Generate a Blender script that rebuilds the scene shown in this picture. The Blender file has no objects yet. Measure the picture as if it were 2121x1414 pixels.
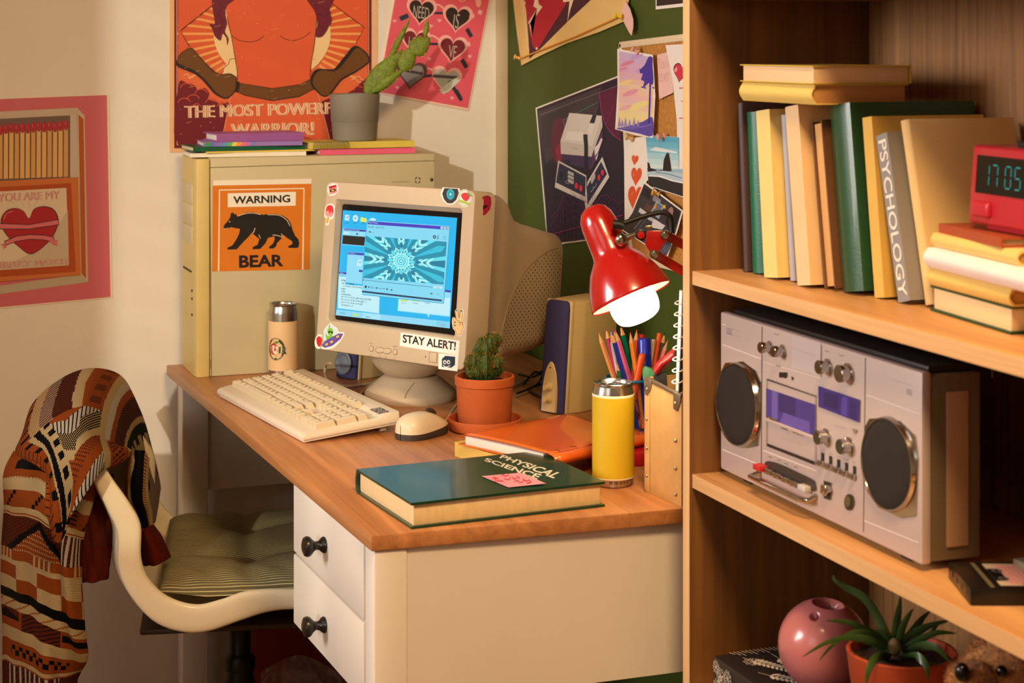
import bpy, bmesh, math, random
from mathutils import Vector as V, Matrix as M
random.seed(7)
SC = bpy.context.scene
COL = SC.collection
PI = math.pi
# ---- the camera of the photograph (level, shifted down) ----
FPX, YAW, CX, HY, CZ = 3800.0, 0.35, 1060.5, 95.0, 1.364
_c, _s = math.cos(YAW), math.sin(YAW)
CR, CF = V((_c, -_s, 0)), V((_s, _c, 0))
CO = V((0, 0, CZ))
def ray(px, py): return CR * ((px - CX) / FPX) + CF + V((0, 0, -(py - HY) / FPX))
def atd(px, py, d): return CO + ray(px, py) * d
def onZ(px, py, z=.75):
    r = ray(px, py); return CO + r * ((z - CZ) / r.z)
def onX(px, py, x):
    r = ray(px, py); return CO + r * (x / r.x)
def onY(px, py, y):
    r = ray(px, py); return CO + r * (y / r.y)
def onP(px, py, p, n):
    r = ray(px, py); return CO + r * ((p - CO).dot(n) / r.dot(n))

# ---- materials ----
MC = {}
def lin(c):
    def f(v):
        v = max(0, min(255, v)) / 255
        return v / 12.92 if v <= .04045 else ((v + .055) / 1.055) ** 2.4
    return (f(c[0]), f(c[1]), f(c[2]), 1)
def hexc(h): h = h.lstrip('#'); return tuple(int(h[i:i + 2], 16) for i in (0, 2, 4))
def mat(key, rgb=(200, 200, 200), rough=.5, metal=0, noise=0, nscale=20, bump=0, bscale=200, coat=0, emit=0, trans=0, ior=1.45, stretch=(1, 1, 1), sub=0, sheen=0, alpha=1):
    if key in MC: return MC[key]
    m = bpy.data.materials.new(key); m.use_nodes = True
    nt = m.node_tree; N = nt.nodes; L = nt.links
    b = N['Principled BSDF']
    c = lin(rgb)
    b.inputs['Base Color'].default_value = c
    b.inputs['Roughness'].default_value = rough
    b.inputs['Metallic'].default_value = metal
    b.inputs['IOR'].default_value = ior
    if coat: b.inputs['Coat Weight'].default_value = coat; b.inputs['Coat Roughness'].default_value = .08
    if trans: b.inputs['Transmission Weight'].default_value = trans
    if sub: b.inputs['Subsurface Weight'].default_value = sub; b.inputs['Subsurface Radius'].default_value = (.01, .006, .003)
    if sheen: b.inputs['Sheen Weight'].default_value = sheen
    if alpha < 1: b.inputs['Alpha'].default_value = alpha
    if emit:
        b.inputs['Emission Color'].default_value = c; b.inputs['Emission Strength'].default_value = emit
        b.inputs['Base Color'].default_value = (.02, .02, .02, 1)
    if noise or bump:
        tc = N.new('ShaderNodeTexCoord'); mp = N.new('ShaderNodeMapping'); mp.inputs['Scale'].default_value = stretch
        L.new(tc.outputs['Object'], mp.inputs['Vector'])
    if noise:
        n = N.new('ShaderNodeTexNoise'); n.inputs['Scale'].default_value = nscale; n.inputs['Detail'].default_value = 4
        L.new(mp.outputs['Vector'], n.inputs['Vector'])
        r = N.new('ShaderNodeValToRGB')
        r.color_ramp.elements[0].position = .3; r.color_ramp.elements[1].position = .7
        r.color_ramp.elements[0].color = tuple(c[i] * (1 - noise) for i in range(3)) + (1,)
        r.color_ramp.elements[1].color = tuple(min(1, c[i] * (1 + noise)) for i in range(3)) + (1,)
        L.new(n.outputs['Fac'], r.inputs['Fac']); L.new(r.outputs['Color'], b.inputs['Base Color'])
    if bump:
        n2 = N.new('ShaderNodeTexNoise'); n2.inputs['Scale'].default_value = bscale; n2.inputs['Detail'].default_value = 3
        L.new(mp.outputs['Vector'], n2.inputs['Vector'])
        bp = N.new('ShaderNodeBump'); bp.inputs['Strength'].default_value = bump; bp.inputs['Distance'].default_value = .002
        L.new(n2.outputs['Fac'], bp.inputs['Height']); L.new(bp.outputs['Normal'], b.inputs['Normal'])
    MC[key] = m
    return m
def wood(key, light, dark, axis='Y', rough=.45, scale=1.0, coat=0, planks=0):
    """procedural timber: long fibres along one axis"""
    if key in MC: return MC[key]
    m = bpy.data.materials.new(key); m.use_nodes = True
    nt = m.node_tree; N = nt.nodes; L = nt.links; b = N['Principled BSDF']
    tc = N.new('ShaderNodeTexCoord'); mp = N.new('ShaderNodeMapping')
    s = [34 * scale] * 3; s['XYZ'.index(axis)] = 1.1 * scale
    mp.inputs['Scale'].default_value = s
    L.new(tc.outputs['Object'], mp.inputs['Vector'])
    n = N.new('ShaderNodeTexNoise'); n.inputs['Scale'].default_value = 1.6; n.inputs['Detail'].default_value = 6; n.inputs['Roughness'].default_value = .62; n.inputs['Distortion'].default_value = .6
    L.new(mp.outputs['Vector'], n.inputs['Vector'])
    r = N.new('ShaderNodeValToRGB'); e = r.color_ramp.elements
    e[0].position = .32; e[0].color = lin(dark); e[1].position = .68; e[1].color = lin(light)
    L.new(n.outputs['Fac'], r.inputs['Fac'])
    out = r.outputs['Color']
    if planks:
        mp2 = N.new('ShaderNodeMapping'); s2 = [0.0] * 3; s2['XYZ'.index(planks[0])] = planks[1]; mp2.inputs['Scale'].default_value = s2
        L.new(tc.outputs['Object'], mp2.inputs['Vector'])
        vo = N.new('ShaderNodeTexWhiteNoise'); fl = N.new('ShaderNodeVectorMath'); fl.operation = 'FLOOR'
        L.new(mp2.outputs['Vector'], fl.inputs[0]); L.new(fl.outputs['Vector'], vo.inputs['Vector'])
        hs = N.new('ShaderNodeHueSaturation'); mr = N.new('ShaderNodeMapRange'); mr.inputs['To Min'].default_value = .86; mr.inputs['To Max'].default_value = 1.12
        L.new(vo.outputs['Value'], mr.inputs['Value']); L.new(mr.outputs['Result'], hs.inputs['Value']); L.new(out, hs.inputs['Color']); out = hs.outputs['Color']
    L.new(out, b.inputs['Base Color'])
    b.inputs['Roughness'].default_value = rough
    if coat: b.inputs['Coat Weight'].default_value = coat; b.inputs['Coat Roughness'].default_value = .25
    bp = N.new('ShaderNodeBump'); bp.inputs['Strength'].default_value = .12; bp.inputs['Distance'].default_value = .001
    L.new(n.outputs['Fac'], bp.inputs['Height']); L.new(bp.outputs['Normal'], b.inputs['Normal'])
    MC[key] = m
    return m
def pm(h, rough=.5, emit=0):
    k = ('screen_' if emit else 'print_') + h.lstrip('#')
    return mat(k, hexc(h), rough if not emit else .12, emit=emit)

# ---- meshes ----
W = {}
def xf(o=(0, 0, 0), x=(1, 0, 0), y=(0, 1, 0), z=(0, 0, 1)):
    m = M.Identity(4)
    for i, a in enumerate((x, y, z)):
        for j in range(3): m[j][i] = a[j]
    for j in range(3): m[j][3] = o[j]
    return m
def frame(o, zdir, up=(0, 0, 1)):
    z = V(zdir).normalized(); u = V(up)
    if abs(z.dot(u.normalized())) > .98: u = V((1, 0, 0))
    x = u.cross(z).normalized(); y = z.cross(x)
    return xf(o, x, y, z)
def rz(o, a): return M.Translation(V(o)) @ M.Rotation(a, 4, 'Z')
class MB:
    def __init__(s, T=None, mt=None):
        s.v = []; s.f = []; s.mi = []; s.mats = []; s.T = T; s.uv = None
        s.cur = 0
        if mt: s.use(mt)
    def use(s, m):
        if m not in s.mats: s.mats.append(m)
        s.cur = s.mats.index(m); return s
    def add(s, vs, fs, mt=None, T=None):
        if mt: s.use(mt)
        n = len(s.v)
        A = (s.T @ T) if (s.T and T) else (T or s.T)
        s.v += [A @ V(p) if A else V(p) for p in vs]
        for f in fs: s.f.append([i + n for i in f]); s.mi.append(s.cur)
        return s
    def bm(s, bm, mt=None, T=None):
        bm.verts.index_update()
        s.add([v.co.copy() for v in bm.verts], [[v.index for v in f.verts] for f in bm.faces], mt, T); bm.free(); return s
    def box(s, lo, hi, mt=None, bev=0, T=None, seg=2):
        bm = bmesh.new(); bmesh.ops.create_cube(bm, size=1)
        lo = V(lo); hi = V(hi)
        for v in bm.verts: v.co = V([(lo[i] + hi[i]) / 2 + v.co[i] * (hi[i] - lo[i]) for i in range(3)])
        if bev: bmesh.ops.bevel(bm, geom=bm.edges[:], offset=min(bev, .49 * min(abs(hi[i] - lo[i]) for i in range(3))), segments=seg, affect='EDGES', profile=.5)
        return s.bm(bm, mt, T)
    def prism(s, pts, ext, mt=None, bev=0, T=None, seg=2):
        bm = bmesh.new(); e = V(ext)
        a = [bm.verts.new(V(p)) for p in pts]; b = [bm.verts.new(V(p) + e) for p in pts]
        n = len(pts); bm.faces.new(a); bm.faces.new(b[::-1])
        for i in range(n): bm.faces.new((a[i], b[i], b[(i + 1) % n], a[(i + 1) % n]))
        bmesh.ops.recalc_face_normals(bm, faces=bm.faces)
        if bev: bmesh.ops.bevel(bm, geom=bm.edges[:], offset=bev, segments=seg, affect='EDGES', profile=.5, clamp_overlap=True)
        return s.bm(bm, mt, T)
    def grid(s, rows, mt=None, cu=False, cv=False, T=None):
        R = len(rows); C = len(rows[0]); vs = [p for r in rows for p in r]; fs = []
        for i in range(R if cv else R - 1):
            for j in range(C if cu else C - 1):
                fs.append([i * C + j, i * C + (j + 1) % C, ((i + 1) % R) * C + (j + 1) % C, ((i + 1) % R) * C + j])
        return s.add(vs, fs, mt, T)
    def lathe(s, prof, mt=None, T=None, seg=32, a0=0, a1=2 * PI):
        full = abs(a1 - a0 - 2 * PI) < 1e-6; n = seg if full else seg + 1
        rows = [[(r * math.cos(a0 + (a1 - a0) * j / seg), r * math.sin(a0 + (a1 - a0) * j / seg), z) for j in range(n)] for r, z in prof]
        return s.grid(rows, mt, cu=full, T=T)
    def cyl(s, r, z0, z1, mt=None, T=None, seg=24, bev=0):
        b = bev
        p = [(0, z0), (r - b, z0), (r, z0 + b), (r, z1 - b), (r - b, z1), (0, z1)] if b else [(1e-5, z0), (r, z0), (r, z0), (r, z1), (r, z1), (1e-5, z1)]
        p = [(max(x, 1e-5), z) for x, z in p]
        return s.lathe(p, mt, T, seg)
    def sph(s, c, r, mt=None, T=None, seg=24, rings=14):
        r = V((r, r, r)) if isinstance(r, (int, float)) else V(r); c = V(c)
        rows = [[(c.x + r.x * math.sin(PI * i / rings + 1e-4 * (i == 0)) * math.cos(2 * PI * j / seg), c.y + r.y * math.sin(PI * i / rings + 1e-4 * (i == 0)) * math.sin(2 * PI * j / seg), c.z - r.z * math.cos(PI * i / rings)) for j in range(seg)] for i in range(rings + 1)]
        return s.grid(rows, mt, cu=True, T=T)
    def tube(s, path, r, mt=None, seg=10, closed=False, T=None, caps=True, flat=None, up=None):
        P = [V(p) for p in path]; n = len(P); rows = []
        rr = r if isinstance(r, (list, tuple)) else [r] * n
        t0 = (P[1] - P[0]).normalized()
        u = V(up) if up else (V((0, 0, 1)) if abs(t0.z) < .9 else V((1, 0, 0)))
        u = (u - t0 * u.dot(t0)).normalized()
        for i in range(n):
            if closed: t = P[(i + 1) % n] - P[i - 1]
            else: t = P[min(i + 1, n - 1)] - P[max(i - 1, 0)]
            t.normalize(); u = (u - t * u.dot(t)).normalized(); w = t.cross(u)
            fl = flat or 1
            rows.append([P[i] + (u * math.cos(2 * PI * j / seg) + w * math.sin(2 * PI * j / seg) * fl) * rr[i] for j in range(seg)])
        s.grid(rows, mt, cu=True, cv=closed, T=T)
        if caps and not closed:
            s.add(rows[0], [list(range(seg))[::-1]], mt, T); s.add(rows[-1], [list(range(seg))], mt, T)
        return s
    def build(s, name, parent=None, smooth=40, sub=0, solid=0, kind=None, label=None, origin=None):
        me = bpy.data.meshes.new(name)
        vs = s.v
        if parent is not None:
            inv = W[parent].inverted(); vs = [inv @ p for p in vs]; wm = W[parent]
        else:
            if origin is None:
                xs = [p.x for p in vs]; ys = [p.y for p in vs]; zs = [p.z for p in vs]
                origin = V(((min(xs) + max(xs)) / 2, (min(ys) + max(ys)) / 2, min(zs)))
            wm = M.Translation(V(origin)); vs = [p - V(origin) for p in vs]
        me.from_pydata([tuple(p) for p in vs], [], s.f)
        for m in s.mats: me.materials.append(m)
        me.polygons.foreach_set('material_index', s.mi)
        if s.uv:
            ul = me.uv_layers.new(name='UV')
            for p in me.polygons:
                for li in p.loop_indices: ul.data[li].uv = s.uv[me.loops[li].vertex_index]
        if smooth:
            me.polygons.foreach_set('use_smooth', [True] * len(me.polygons)); me.set_sharp_from_angle(angle=math.radians(smooth))
        me.update()
        o = bpy.data.objects.new(name, me); COL.objects.link(o)
        if parent is not None: o.parent = parent
        else: o.location = wm.translation
        W[o] = wm
        if solid:
            md = o.modifiers.new('thickness', 'SOLIDIFY'); md.thickness = abs(solid); md.offset = 1 if solid > 0 else -1
        if sub:
            md = o.modifiers.new('subdiv', 'SUBSURF'); md.levels = sub; md.render_levels = sub
        if kind: o['kind'] = kind
        if label: o['label'] = label
        return o
def thing(name, label, cat, loc, a=0, group=None):
    o = bpy.data.objects.new(name, None); COL.objects.link(o); o.empty_display_size = .02
    o.location = V(loc); o.rotation_euler = (0, 0, a)
    W[o] = rz(loc, a)
    return tag(o, label, cat, group)
def tag(o, label, cat, group=None):
    o['label'] = label; o['category'] = cat
    if group: o['group'] = group
    return o
def ellipse(cx, cy, rx, ry, n=28, rot=0, a0=0, a1=2 * PI):
    full = abs(a1 - a0 - 2 * PI) < 1e-6; k = n if full else n + 1
    P = []
    for i in range(k):
        t = a0 + (a1 - a0) * i / n; x, y = rx * math.cos(t), ry * math.sin(t)
        P.append((cx + x * math.cos(rot) - y * math.sin(rot), cy + x * math.sin(rot) + y * math.cos(rot)))
    return P
def spline(pts, n=6, closed=False):
    P = [V(p) for p in pts]; k = len(P); out = []
    for i in range(k if closed else k - 1):
        g = (lambda j: P[j % k]) if closed else (lambda j: P[max(0, min(k - 1, j))])
        a, b, c, d = g(i - 1), g(i), g(i + 1), g(i + 2)
        for q in range(n):
            t = q / n
            out.append(.5 * ((2 * b) + (c - a) * t + (2 * a - 5 * b + 4 * c - d) * t * t + (3 * b - a - 3 * c + d) * t ** 3))
    if not closed: out.append(P[-1])
    return out
def heart_pts(cx, cy, w, h, rot=0, n=36):
    P = []
    for i in range(n):
        t = 2 * PI * i / n
        x = 16 * math.sin(t) ** 3 / 32 * w; y = -(13 * math.cos(t) - 5 * math.cos(2 * t) - 2 * math.cos(3 * t) - math.cos(4 * t) + 2.5) / 29 * h
        P.append((cx + x * math.cos(rot) - y * math.sin(rot), cy + x * math.sin(rot) + y * math.cos(rot)))
    return P
TXT = {}
def text_geo(s, bold):
    k = (s, bold)
    if k in TXT: return TXT[k]
    cu = bpy.data.curves.new('txt', 'FONT'); cu.body = s; cu.size = 1; cu.offset = bold; cu.resolution_u = 4; cu.fill_mode = 'FRONT'
    o = bpy.data.objects.new('txt', cu); COL.objects.link(o)
    dg = bpy.context.evaluated_depsgraph_get(); ev = o.evaluated_get(dg); me = ev.to_mesh()
    vs = [(v.co.x, v.co.y) for v in me.vertices]; fs = []
    for p in me.polygons:
        q = list(p.vertices); ar = sum(vs[q[i - 1]][0] * vs[q[i]][1] - vs[q[i]][0] * vs[q[i - 1]][1] for i in range(len(q)))
        if ar * p.normal.z > 1e-9 and p.normal.z > 0: fs.append(q)
    ev.to_mesh_clear(); bpy.data.objects.remove(o); bpy.data.curves.remove(cu)
    TXT[k] = (vs, fs); return TXT[k]
class Art(MB):
    """flat printed artwork: coloured shapes laid on a surface, pf(x, y, lift) -> point"""
    def __init__(s, pf, lift=.0003, step=.00003, emit=0, rough=.5):
        MB.__init__(s); s.pf = pf; s.l = lift; s.step = step; s.emit = emit; s.rough = rough
    def m(s, c): return c if not isinstance(c, str) else pm(c, s.rough, s.emit)
    def poly(s, pts, c, up=True):
        if up: s.l += s.step
        return s.add([s.pf(p[0], p[1], s.l) for p in pts], [list(range(len(pts)))], s.m(c))
    def blob(s, pts, c, n=5): return s.poly([(p.x, p.y) for p in spline([(a, b, 0) for a, b in pts], n, True)], c)
    def rect(s, x0, y0, x1, y1, c): return s.poly([(x0, y0), (x1, y0), (x1, y1), (x0, y1)], c)
    def ell(s, cx, cy, rx, ry, c, rot=0, n=28): return s.poly(ellipse(cx, cy, rx, ry, n, rot), c)
    def heart(s, cx, cy, w, h, c, rot=0): return s.poly(heart_pts(cx, cy, w, h, rot), c)
    def line(s, pts, w, c, closed=False, up=True):
        P = [V((p[0], p[1], 0)) for p in pts]; n = len(P)
        if up: s.l += s.step
        L, R = [], []
        for i in range(n):
            a = P[i - 1] if (i > 0 or closed) else P[i]; b = P[(i + 1) % n] if (i < n - 1 or closed) else P[i]
            t = (b - a); t = t.normalized() if t.length > 1e-9 else V((1, 0, 0)); nn = V((-t.y, t.x, 0)) * (w / 2)
            L.append(P[i] + nn); R.append(P[i] - nn)
        rows = [[s.pf(p.x, p.y, s.l) for p in L], [s.pf(p.x, p.y, s.l) for p in R]]
        if closed: rows = [r + r[:1] for r in rows]
        return s.grid(rows, s.m(c))
    def curve(s, pts, w, c, n=6, closed=False):
        return s.line([(p.x, p.y) for p in spline([(a, b, 0) for a, b in pts], n, closed)], w, c, closed)
    def frame(s, pts, w, c): return s.line(pts, w, c, True)
    def text(s, t, q, c, bold=.0):
        """q: TL, TR, BR, BL corners of the lettering's box"""
        s.l += s.step
        vs, fs = text_geo(t, bold)
        x0 = min(v[0] for v in vs); x1 = max(v[0] for v in vs); y0 = min(v[1] for v in vs); y1 = max(v[1] for v in vs)
        out = []
        for x, y in vs:
            u = (x - x0) / max(1e-6, x1 - x0); w = 1 - (y - y0) / max(1e-6, y1 - y0)
            a = [(q[0][k] * (1 - u) + q[1][k] * u) * (1 - w) + (q[3][k] * (1 - u) + q[2][k] * u) * w for k in (0, 1)]
            out.append(s.pf(a[0], a[1], s.l))
        return s.add(out, fs, s.m(c))
    def trect(s, t, x0, y0, x1, y1, c, bold=0): return s.text(t, [(x0, y0), (x1, y0), (x1, y1), (x0, y1)], c, bold)
def pix(p, n, ox=0, oy=0, sc=1.0):
    """surface mapping: picture coordinates of a crop onto the plane (p, n)"""
    p = V(p); n = V(n).normalized()
    def f(x, y, l): return onP(ox + x / sc, oy + y / sc, p, n) + n * l
    return f
def sheet(name, pf, pts, mt, thick=.0006, parent=None):
    mb = MB(); a = [pf(x, y, 0.0) for x, y in pts]; b = [pf(x, y, thick) for x, y in pts]
    n = len(pts); mb.add(a + b, [list(range(n))[::-1], [i + n for i in range(n)]] + [[i, (i + 1) % n, (i + 1) % n + n, i + n] for i in range(n)], mt)
    return mb
# ================= the room =================
XW, YW, XL, YF, ZC = 1.292, 3.572, -1.4, -1.5, 2.5
paint = mat('wall_paint', (230, 221, 210), .85, noise=.03, nscale=3, bump=.25, bscale=160)
green = mat('green_paint', (66, 84, 22), .6, noise=.05, nscale=4, bump=.1, bscale=120)
whitewood = mat('white_lacquer', (232, 222, 208), .38, noise=.02, nscale=8)
MB(mt=wood('floor_boards', (150, 110, 75), (110, 75, 48), 'X', planks=('Y', 9))).box((XL - .1, YF - .1, -.05), (XW + .1, YW + .1, 0)).build('floor', kind='structure')
MB(mt=mat('ceiling_paint', (235, 228, 215), .9)).box((XL - .1, YF - .1, ZC), (XW + .1, YW + .1, ZC + .05)).build('ceiling', kind='structure')
MB(mt=paint).box((XL - .1, YW, 0), (XW + .1, YW + .1, ZC)).build('wall_back', kind='structure')
MB(mt=green).box((XW, YF, 0), (XW + .1, YW, ZC)).build('wall_right', kind='structure')
MB(mt=paint).box((XL - .1, YF - .1, 0), (XW + .1, YF, ZC)).build('wall_front', kind='structure')
# left wall with the window the daylight comes through
WY0, WY1, WZ0, WZ1 = -.25, 1.18, 1.20, 2.42
mb = MB(mt=paint)
mb.box((XL - .1, YF, 0), (XL, WY0, ZC)).box((XL - .1, WY1, 0), (XL, YW, ZC)).box((XL - .1, WY0, 0), (XL, WY1, WZ0)).box((XL - .1, WY0, WZ1), (XL, WY1, ZC))
mb.build('wall_left', kind='structure')
mb = MB(mt=whitewood)
for a, b in (((WY0, WZ0), (WY0 + .03, WZ1)), ((WY1 - .03, WZ0), (WY1, WZ1)), ((WY0, WZ0), (WY1, WZ0 + .03)), ((WY0, WZ1 - .03), (WY1, WZ1))):
    mb.box((XL - .08, a[0], a[1]), (XL - .03, b[0], b[1]))
win = mb.build('window_1', kind='structure')
mb = MB(mt=mat('blind_slat', (235, 225, 205), .5))
k = 0
z = WZ0 + .04
while z < WZ1 - .03:
    mb.box((-.011, WY0 + .03, -.0008), (.011, WY1 - .03, .0008), T=M.Translation((XL + .02, 0, z)) @ M.Rotation(math.radians(25), 4, 'Y')); z += .082
mb.build('blind', parent=win)
# narrow trim in the corner between the two walls
mb = MB(mt=mat('trim_paint', (196, 176, 146), .6))
x0, x1 = onY(1026.5, 200, YW).x, XW
mb.box((x0, YW - .010, 0), (x1, YW, ZC), bev=.002)
mb.build('trim_1', kind='structure')

# ================= lights, camera =================
def light(name, typ, loc, energy, color, rot=None, **kw):
    l = bpy.data.lights.new(name, typ); l.energy = energy; l.color = color
    for k, v in kw.items(): setattr(l, k, v)
    o = bpy.data.objects.new(name, l); COL.objects.link(o); o.location = loc
    if rot is not None: o.rotation_euler = V(rot).to_track_quat('-Z', 'Y').to_euler()
    return o
SUN_DIR = V((.1376, .175, -.049))
light('sun_light', 'SUN', (-3, -1, 3), 1.3, (1, .92, .74), SUN_DIR, angle=math.radians(1.0))
light('window_light', 'AREA', (XL - .06, .45, 1.80), 9, (1, .93, .84), (1, .12, -.18), shape='RECTANGLE', size=1.2, size_y=1.2)
light('side_fill_light', 'AREA', (XL + .03, 2.35, 1.50), 17, (1, .92, .88), (1, -.14, -.20), shape='RECTANGLE', size=.8, size_y=1.1, spread=math.radians(84))  # added soft fill from the left; the wall behind it has no window
light('ceiling_lamp', 'AREA', (.55, .80, 2.42), 46, (1, .66, .33), (.12, .35, -1), shape='DISK', size=.5)
w = bpy.data.worlds.new('World'); SC.world = w; w.use_nodes = True
w.node_tree.nodes['Background'].inputs['Color'].default_value = (1, .86, .66, 1)
w.node_tree.nodes['Background'].inputs['Strength'].default_value = .3
cam = bpy.data.cameras.new('camera'); co = bpy.data.objects.new('camera', cam); COL.objects.link(co)
co.location = CO; co.rotation_euler = (PI / 2, 0, -YAW)
cam.sensor_width = 36; cam.sensor_fit = 'HORIZONTAL'; cam.lens = FPX / 2121 * 36; cam.shift_y = -(707 - HY) / 2121; cam.clip_start = .05
cam.dof.use_dof = True; cam.dof.focus_distance = 2.8; cam.dof.aperture_fstop = 9
SC.camera = co
vs_ = SC.view_settings; SC.display_settings.display_device = 'sRGB'
vs_.view_transform = 'Standard'; vs_.look = 'None'; vs_.exposure = 0.0; vs_.gamma = 1.0; vs_.use_curve_mapping = False

# ================= desk =================
DT = .75
FL, NL, NR = V((.586, 3.546, 0)), V((.623, 2.222, 0)), V((1.284, 2.208, 0)); FR = V((1.284, 3.556, 0))
def frontx(y): return .627 - .028 * (y - 2.222)
desk = thing('desk', 'white desk with a brown wooden top against the green wall', 'desk', (.93, 2.9, 0))
top_wood = wood('desk_top_wood', (202, 138, 84), (168, 106, 58), 'Y', .42, 1.0, .15, planks=('X', 11))
MB(mt=top_wood).prism([FL + V((0, 0, DT - .0205)), NL + V((0, 0, DT - .0205)), NR + V((0, 0, DT - .0205)), FR + V((0, 0, DT - .0205))], (0, 0, .0205), bev=.0025).build('desktop', desk)
ZT = DT - .0207
def leg(x0, x1, y0, y1): MB(mt=whitewood).box((x0, y0, 0), (x1, y1, ZT), bev=.003).build('leg', desk)
leg(.607, .657, 3.49, 3.54); leg(1.22, 1.27, 3.49, 3.54)
leg(.628, .672, 2.226, 2.27); leg(1.22, 1.264, 2.226, 2.27)
MB(mt=whitewood).box((.657, 3.505, .513), (1.22, 3.525, ZT)).build('end_panel', desk)
MB(mt=whitewood).box((.672, 2.2285, .527), (1.22, 2.246, ZT)).build('end_panel', desk)
mb = MB(mt=whitewood)
mb.box((.65, 2.27, .53), (1.24, 2.28, ZT)).box((.645, 2.60, .527), (1.24, 2.617, ZT)).box((.65, 2.28, .53), (1.24, 2.60, .54)).box((1.2, 2.28, .54), (1.22, 2.60, ZT))
mb.build('drawer_cabinet', desk)
for z0, z1 in ((.6290, ZT - .001), (.5245, .6255)):
    def fx(y, d): return frontx(y) + d
    ya, yb = 2.2715, 2.6185
    d = MB(mt=whitewood).prism([(fx(ya, .001), ya, z0), (fx(yb, .001), yb, z0), (fx(yb, .019), yb, z0), (fx(ya, .019), ya, z0)], (0, 0, z1 - z0), bev=.0025).build('drawer', desk)
    zc = .6806 if z0 > .6 else .571
    T = frame((frontx(2.45) + .001, 2.45, zc), (-1, -.028, 0))
    MB(mt=mat('knob_black', (28, 22, 20), .28)).lathe([(1e-5, 0), (.0105, 0), (.0115, .002), (.010, .005), (.0062, .009), (.0058, .0135), (.0085, .0175), (.0130, .0215), (.0142, .0255), (.0125, .0295), (.007, .0318), (1e-5, .0322)], T=T).build('knob', d)

# ================= bookcase =================
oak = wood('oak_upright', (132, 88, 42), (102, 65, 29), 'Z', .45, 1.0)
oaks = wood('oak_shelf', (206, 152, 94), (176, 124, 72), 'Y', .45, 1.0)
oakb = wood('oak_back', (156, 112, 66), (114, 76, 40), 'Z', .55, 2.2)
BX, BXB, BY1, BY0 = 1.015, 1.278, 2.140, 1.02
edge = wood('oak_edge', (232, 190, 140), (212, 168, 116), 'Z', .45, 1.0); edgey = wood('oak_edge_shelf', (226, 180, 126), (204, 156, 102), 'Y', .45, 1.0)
bc = thing('bookcase', 'oak bookcase with open shelves standing beside the desk', 'bookcase', (1.15, 1.6, 0))
MB(mt=oak).box((BX + .0006, 2.121, 0), (BXB, BY1, 1.95), bev=.0005).build('side_panel', bc); MB(mt=edge).box((BX, 2.1212, 0), (BX + .0006, BY1 - .0002, 1.95)).build('edge_strip', bc)
MB(mt=oak).box((BX, BY0, 0), (BXB, BY0 + .019, 1.95), bev=.001).build('side_panel', bc)
MB(mt=oakb).box((BXB, BY0, 0), (BXB + .008, BY1, 1.95)).build('back_panel', bc)
SHA, SHB, SHL, SHC = 1.077, .818, .540, 1.441
for zt in (SHL, SHB, SHA, SHC, 1.95, .08):
    MB(mt=oaks).box((BX + .005, BY0 + .019, zt - .018), (BXB, 2.121, zt), bev=.001).build('shelf', bc); MB(mt=edgey).box((BX + .0042, BY0 + .019, zt - .0176), (BX + .0051, 2.121, zt - .0004)).build('edge_strip', bc)
p_ = onX(2050, 770, 1.20)
MB(mt=mat('peg_metal', (170, 150, 110), .35, 1)).box((1.199, p_.y - .004, p_.z - .006), (1.202, p_.y + .001, SHA - .0178)).build('shelf_peg', bc)
# ================= computer tower =================
TY, TYB, TX0, TX1, TZ1 = 3.391, 3.545, .616, 1.079, 1.156
beige = mat('tower_beige', (194, 182, 144), .5, noise=.03, nscale=6)
beigey = mat('tower_bezel', (212, 188, 118), .45, noise=.03, nscale=8)
dark = mat('dark_slot', (30, 26, 20), .7)
seam = mat('seam_brown', (112, 92, 52), .7)
tw = thing('computer_tower', 'yellowed beige computer tower with an orange warning sign on its side', 'computer', ((TX0 + TX1) / 2, (TY + TYB) / 2, DT))
MB(mt=beige).box((.641, TY, DT), (TX1, TYB, TZ1), bev=.003).build('case', tw)
mb = MB(mt=beigey)
mb.prism([(.640, TY - .0005, 0), (.640, TYB, 0), (.622, TYB, 0), (.614, TYB - .012, 0), (.614, TY + .014, 0), (.6165, TY - .0005, 0)], (0, 0, TZ1 - DT - .002), bev=.0015, T=M.Translation((0, 0, DT)))
bz = mb.build('front_bezel', tw)
# drive bays on the front
for z0, z1 in ((1.070, 1.105), (1.030, 1.067), (.992, 1.027)):
    MB(mt=mat('bay_beige', (205, 190, 150), .5)).box((.612, TY + .028, z0), (.615, TYB - .02, z1), bev=.0008).build('drive_bay', tw)
mb = MB(mt=dark)
mb.box((.6125, TY + .04, .94), (.6145, TYB - .03, .943)); mb.build('floppy_slot', tw)
for z in (.905, .89, .86): MB(mt=dark).box((.6125, TY + .03, z), (.6145, TY + .036, z + .004)).build('front_button', tw)
# side panel seams, lock ring, screw hole, corner tab
a = Art(pix((.7, TY, 1), (0, -1, 0)), lift=.0002)
a.line([(434, 333), (438, 781)], 1.6, seam); a.line([(434.5, 347), (900.5, 332.5)], 1.5, seam)
a.frame([(417, 746), (436, 745), (436, 762.5), (417, 763.5)], 1.0, seam)
for k in range(4): a.line(ellipse(865, 373, 5.3, 6, 7, 0, k * PI / 2 + .3, k * PI / 2 + 1.35), 1.8, dark)
a.ell(894, 372, 3.4, 3.8, dark); a.ell(893.2, 371.2, 1.5, 1.7, mat('screw_steel', (150, 145, 120), .4, .8))
a.line([(810, 377), (848, 376)], .8, seam)
a.build('side_panel_lines', tw, smooth=0)
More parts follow.
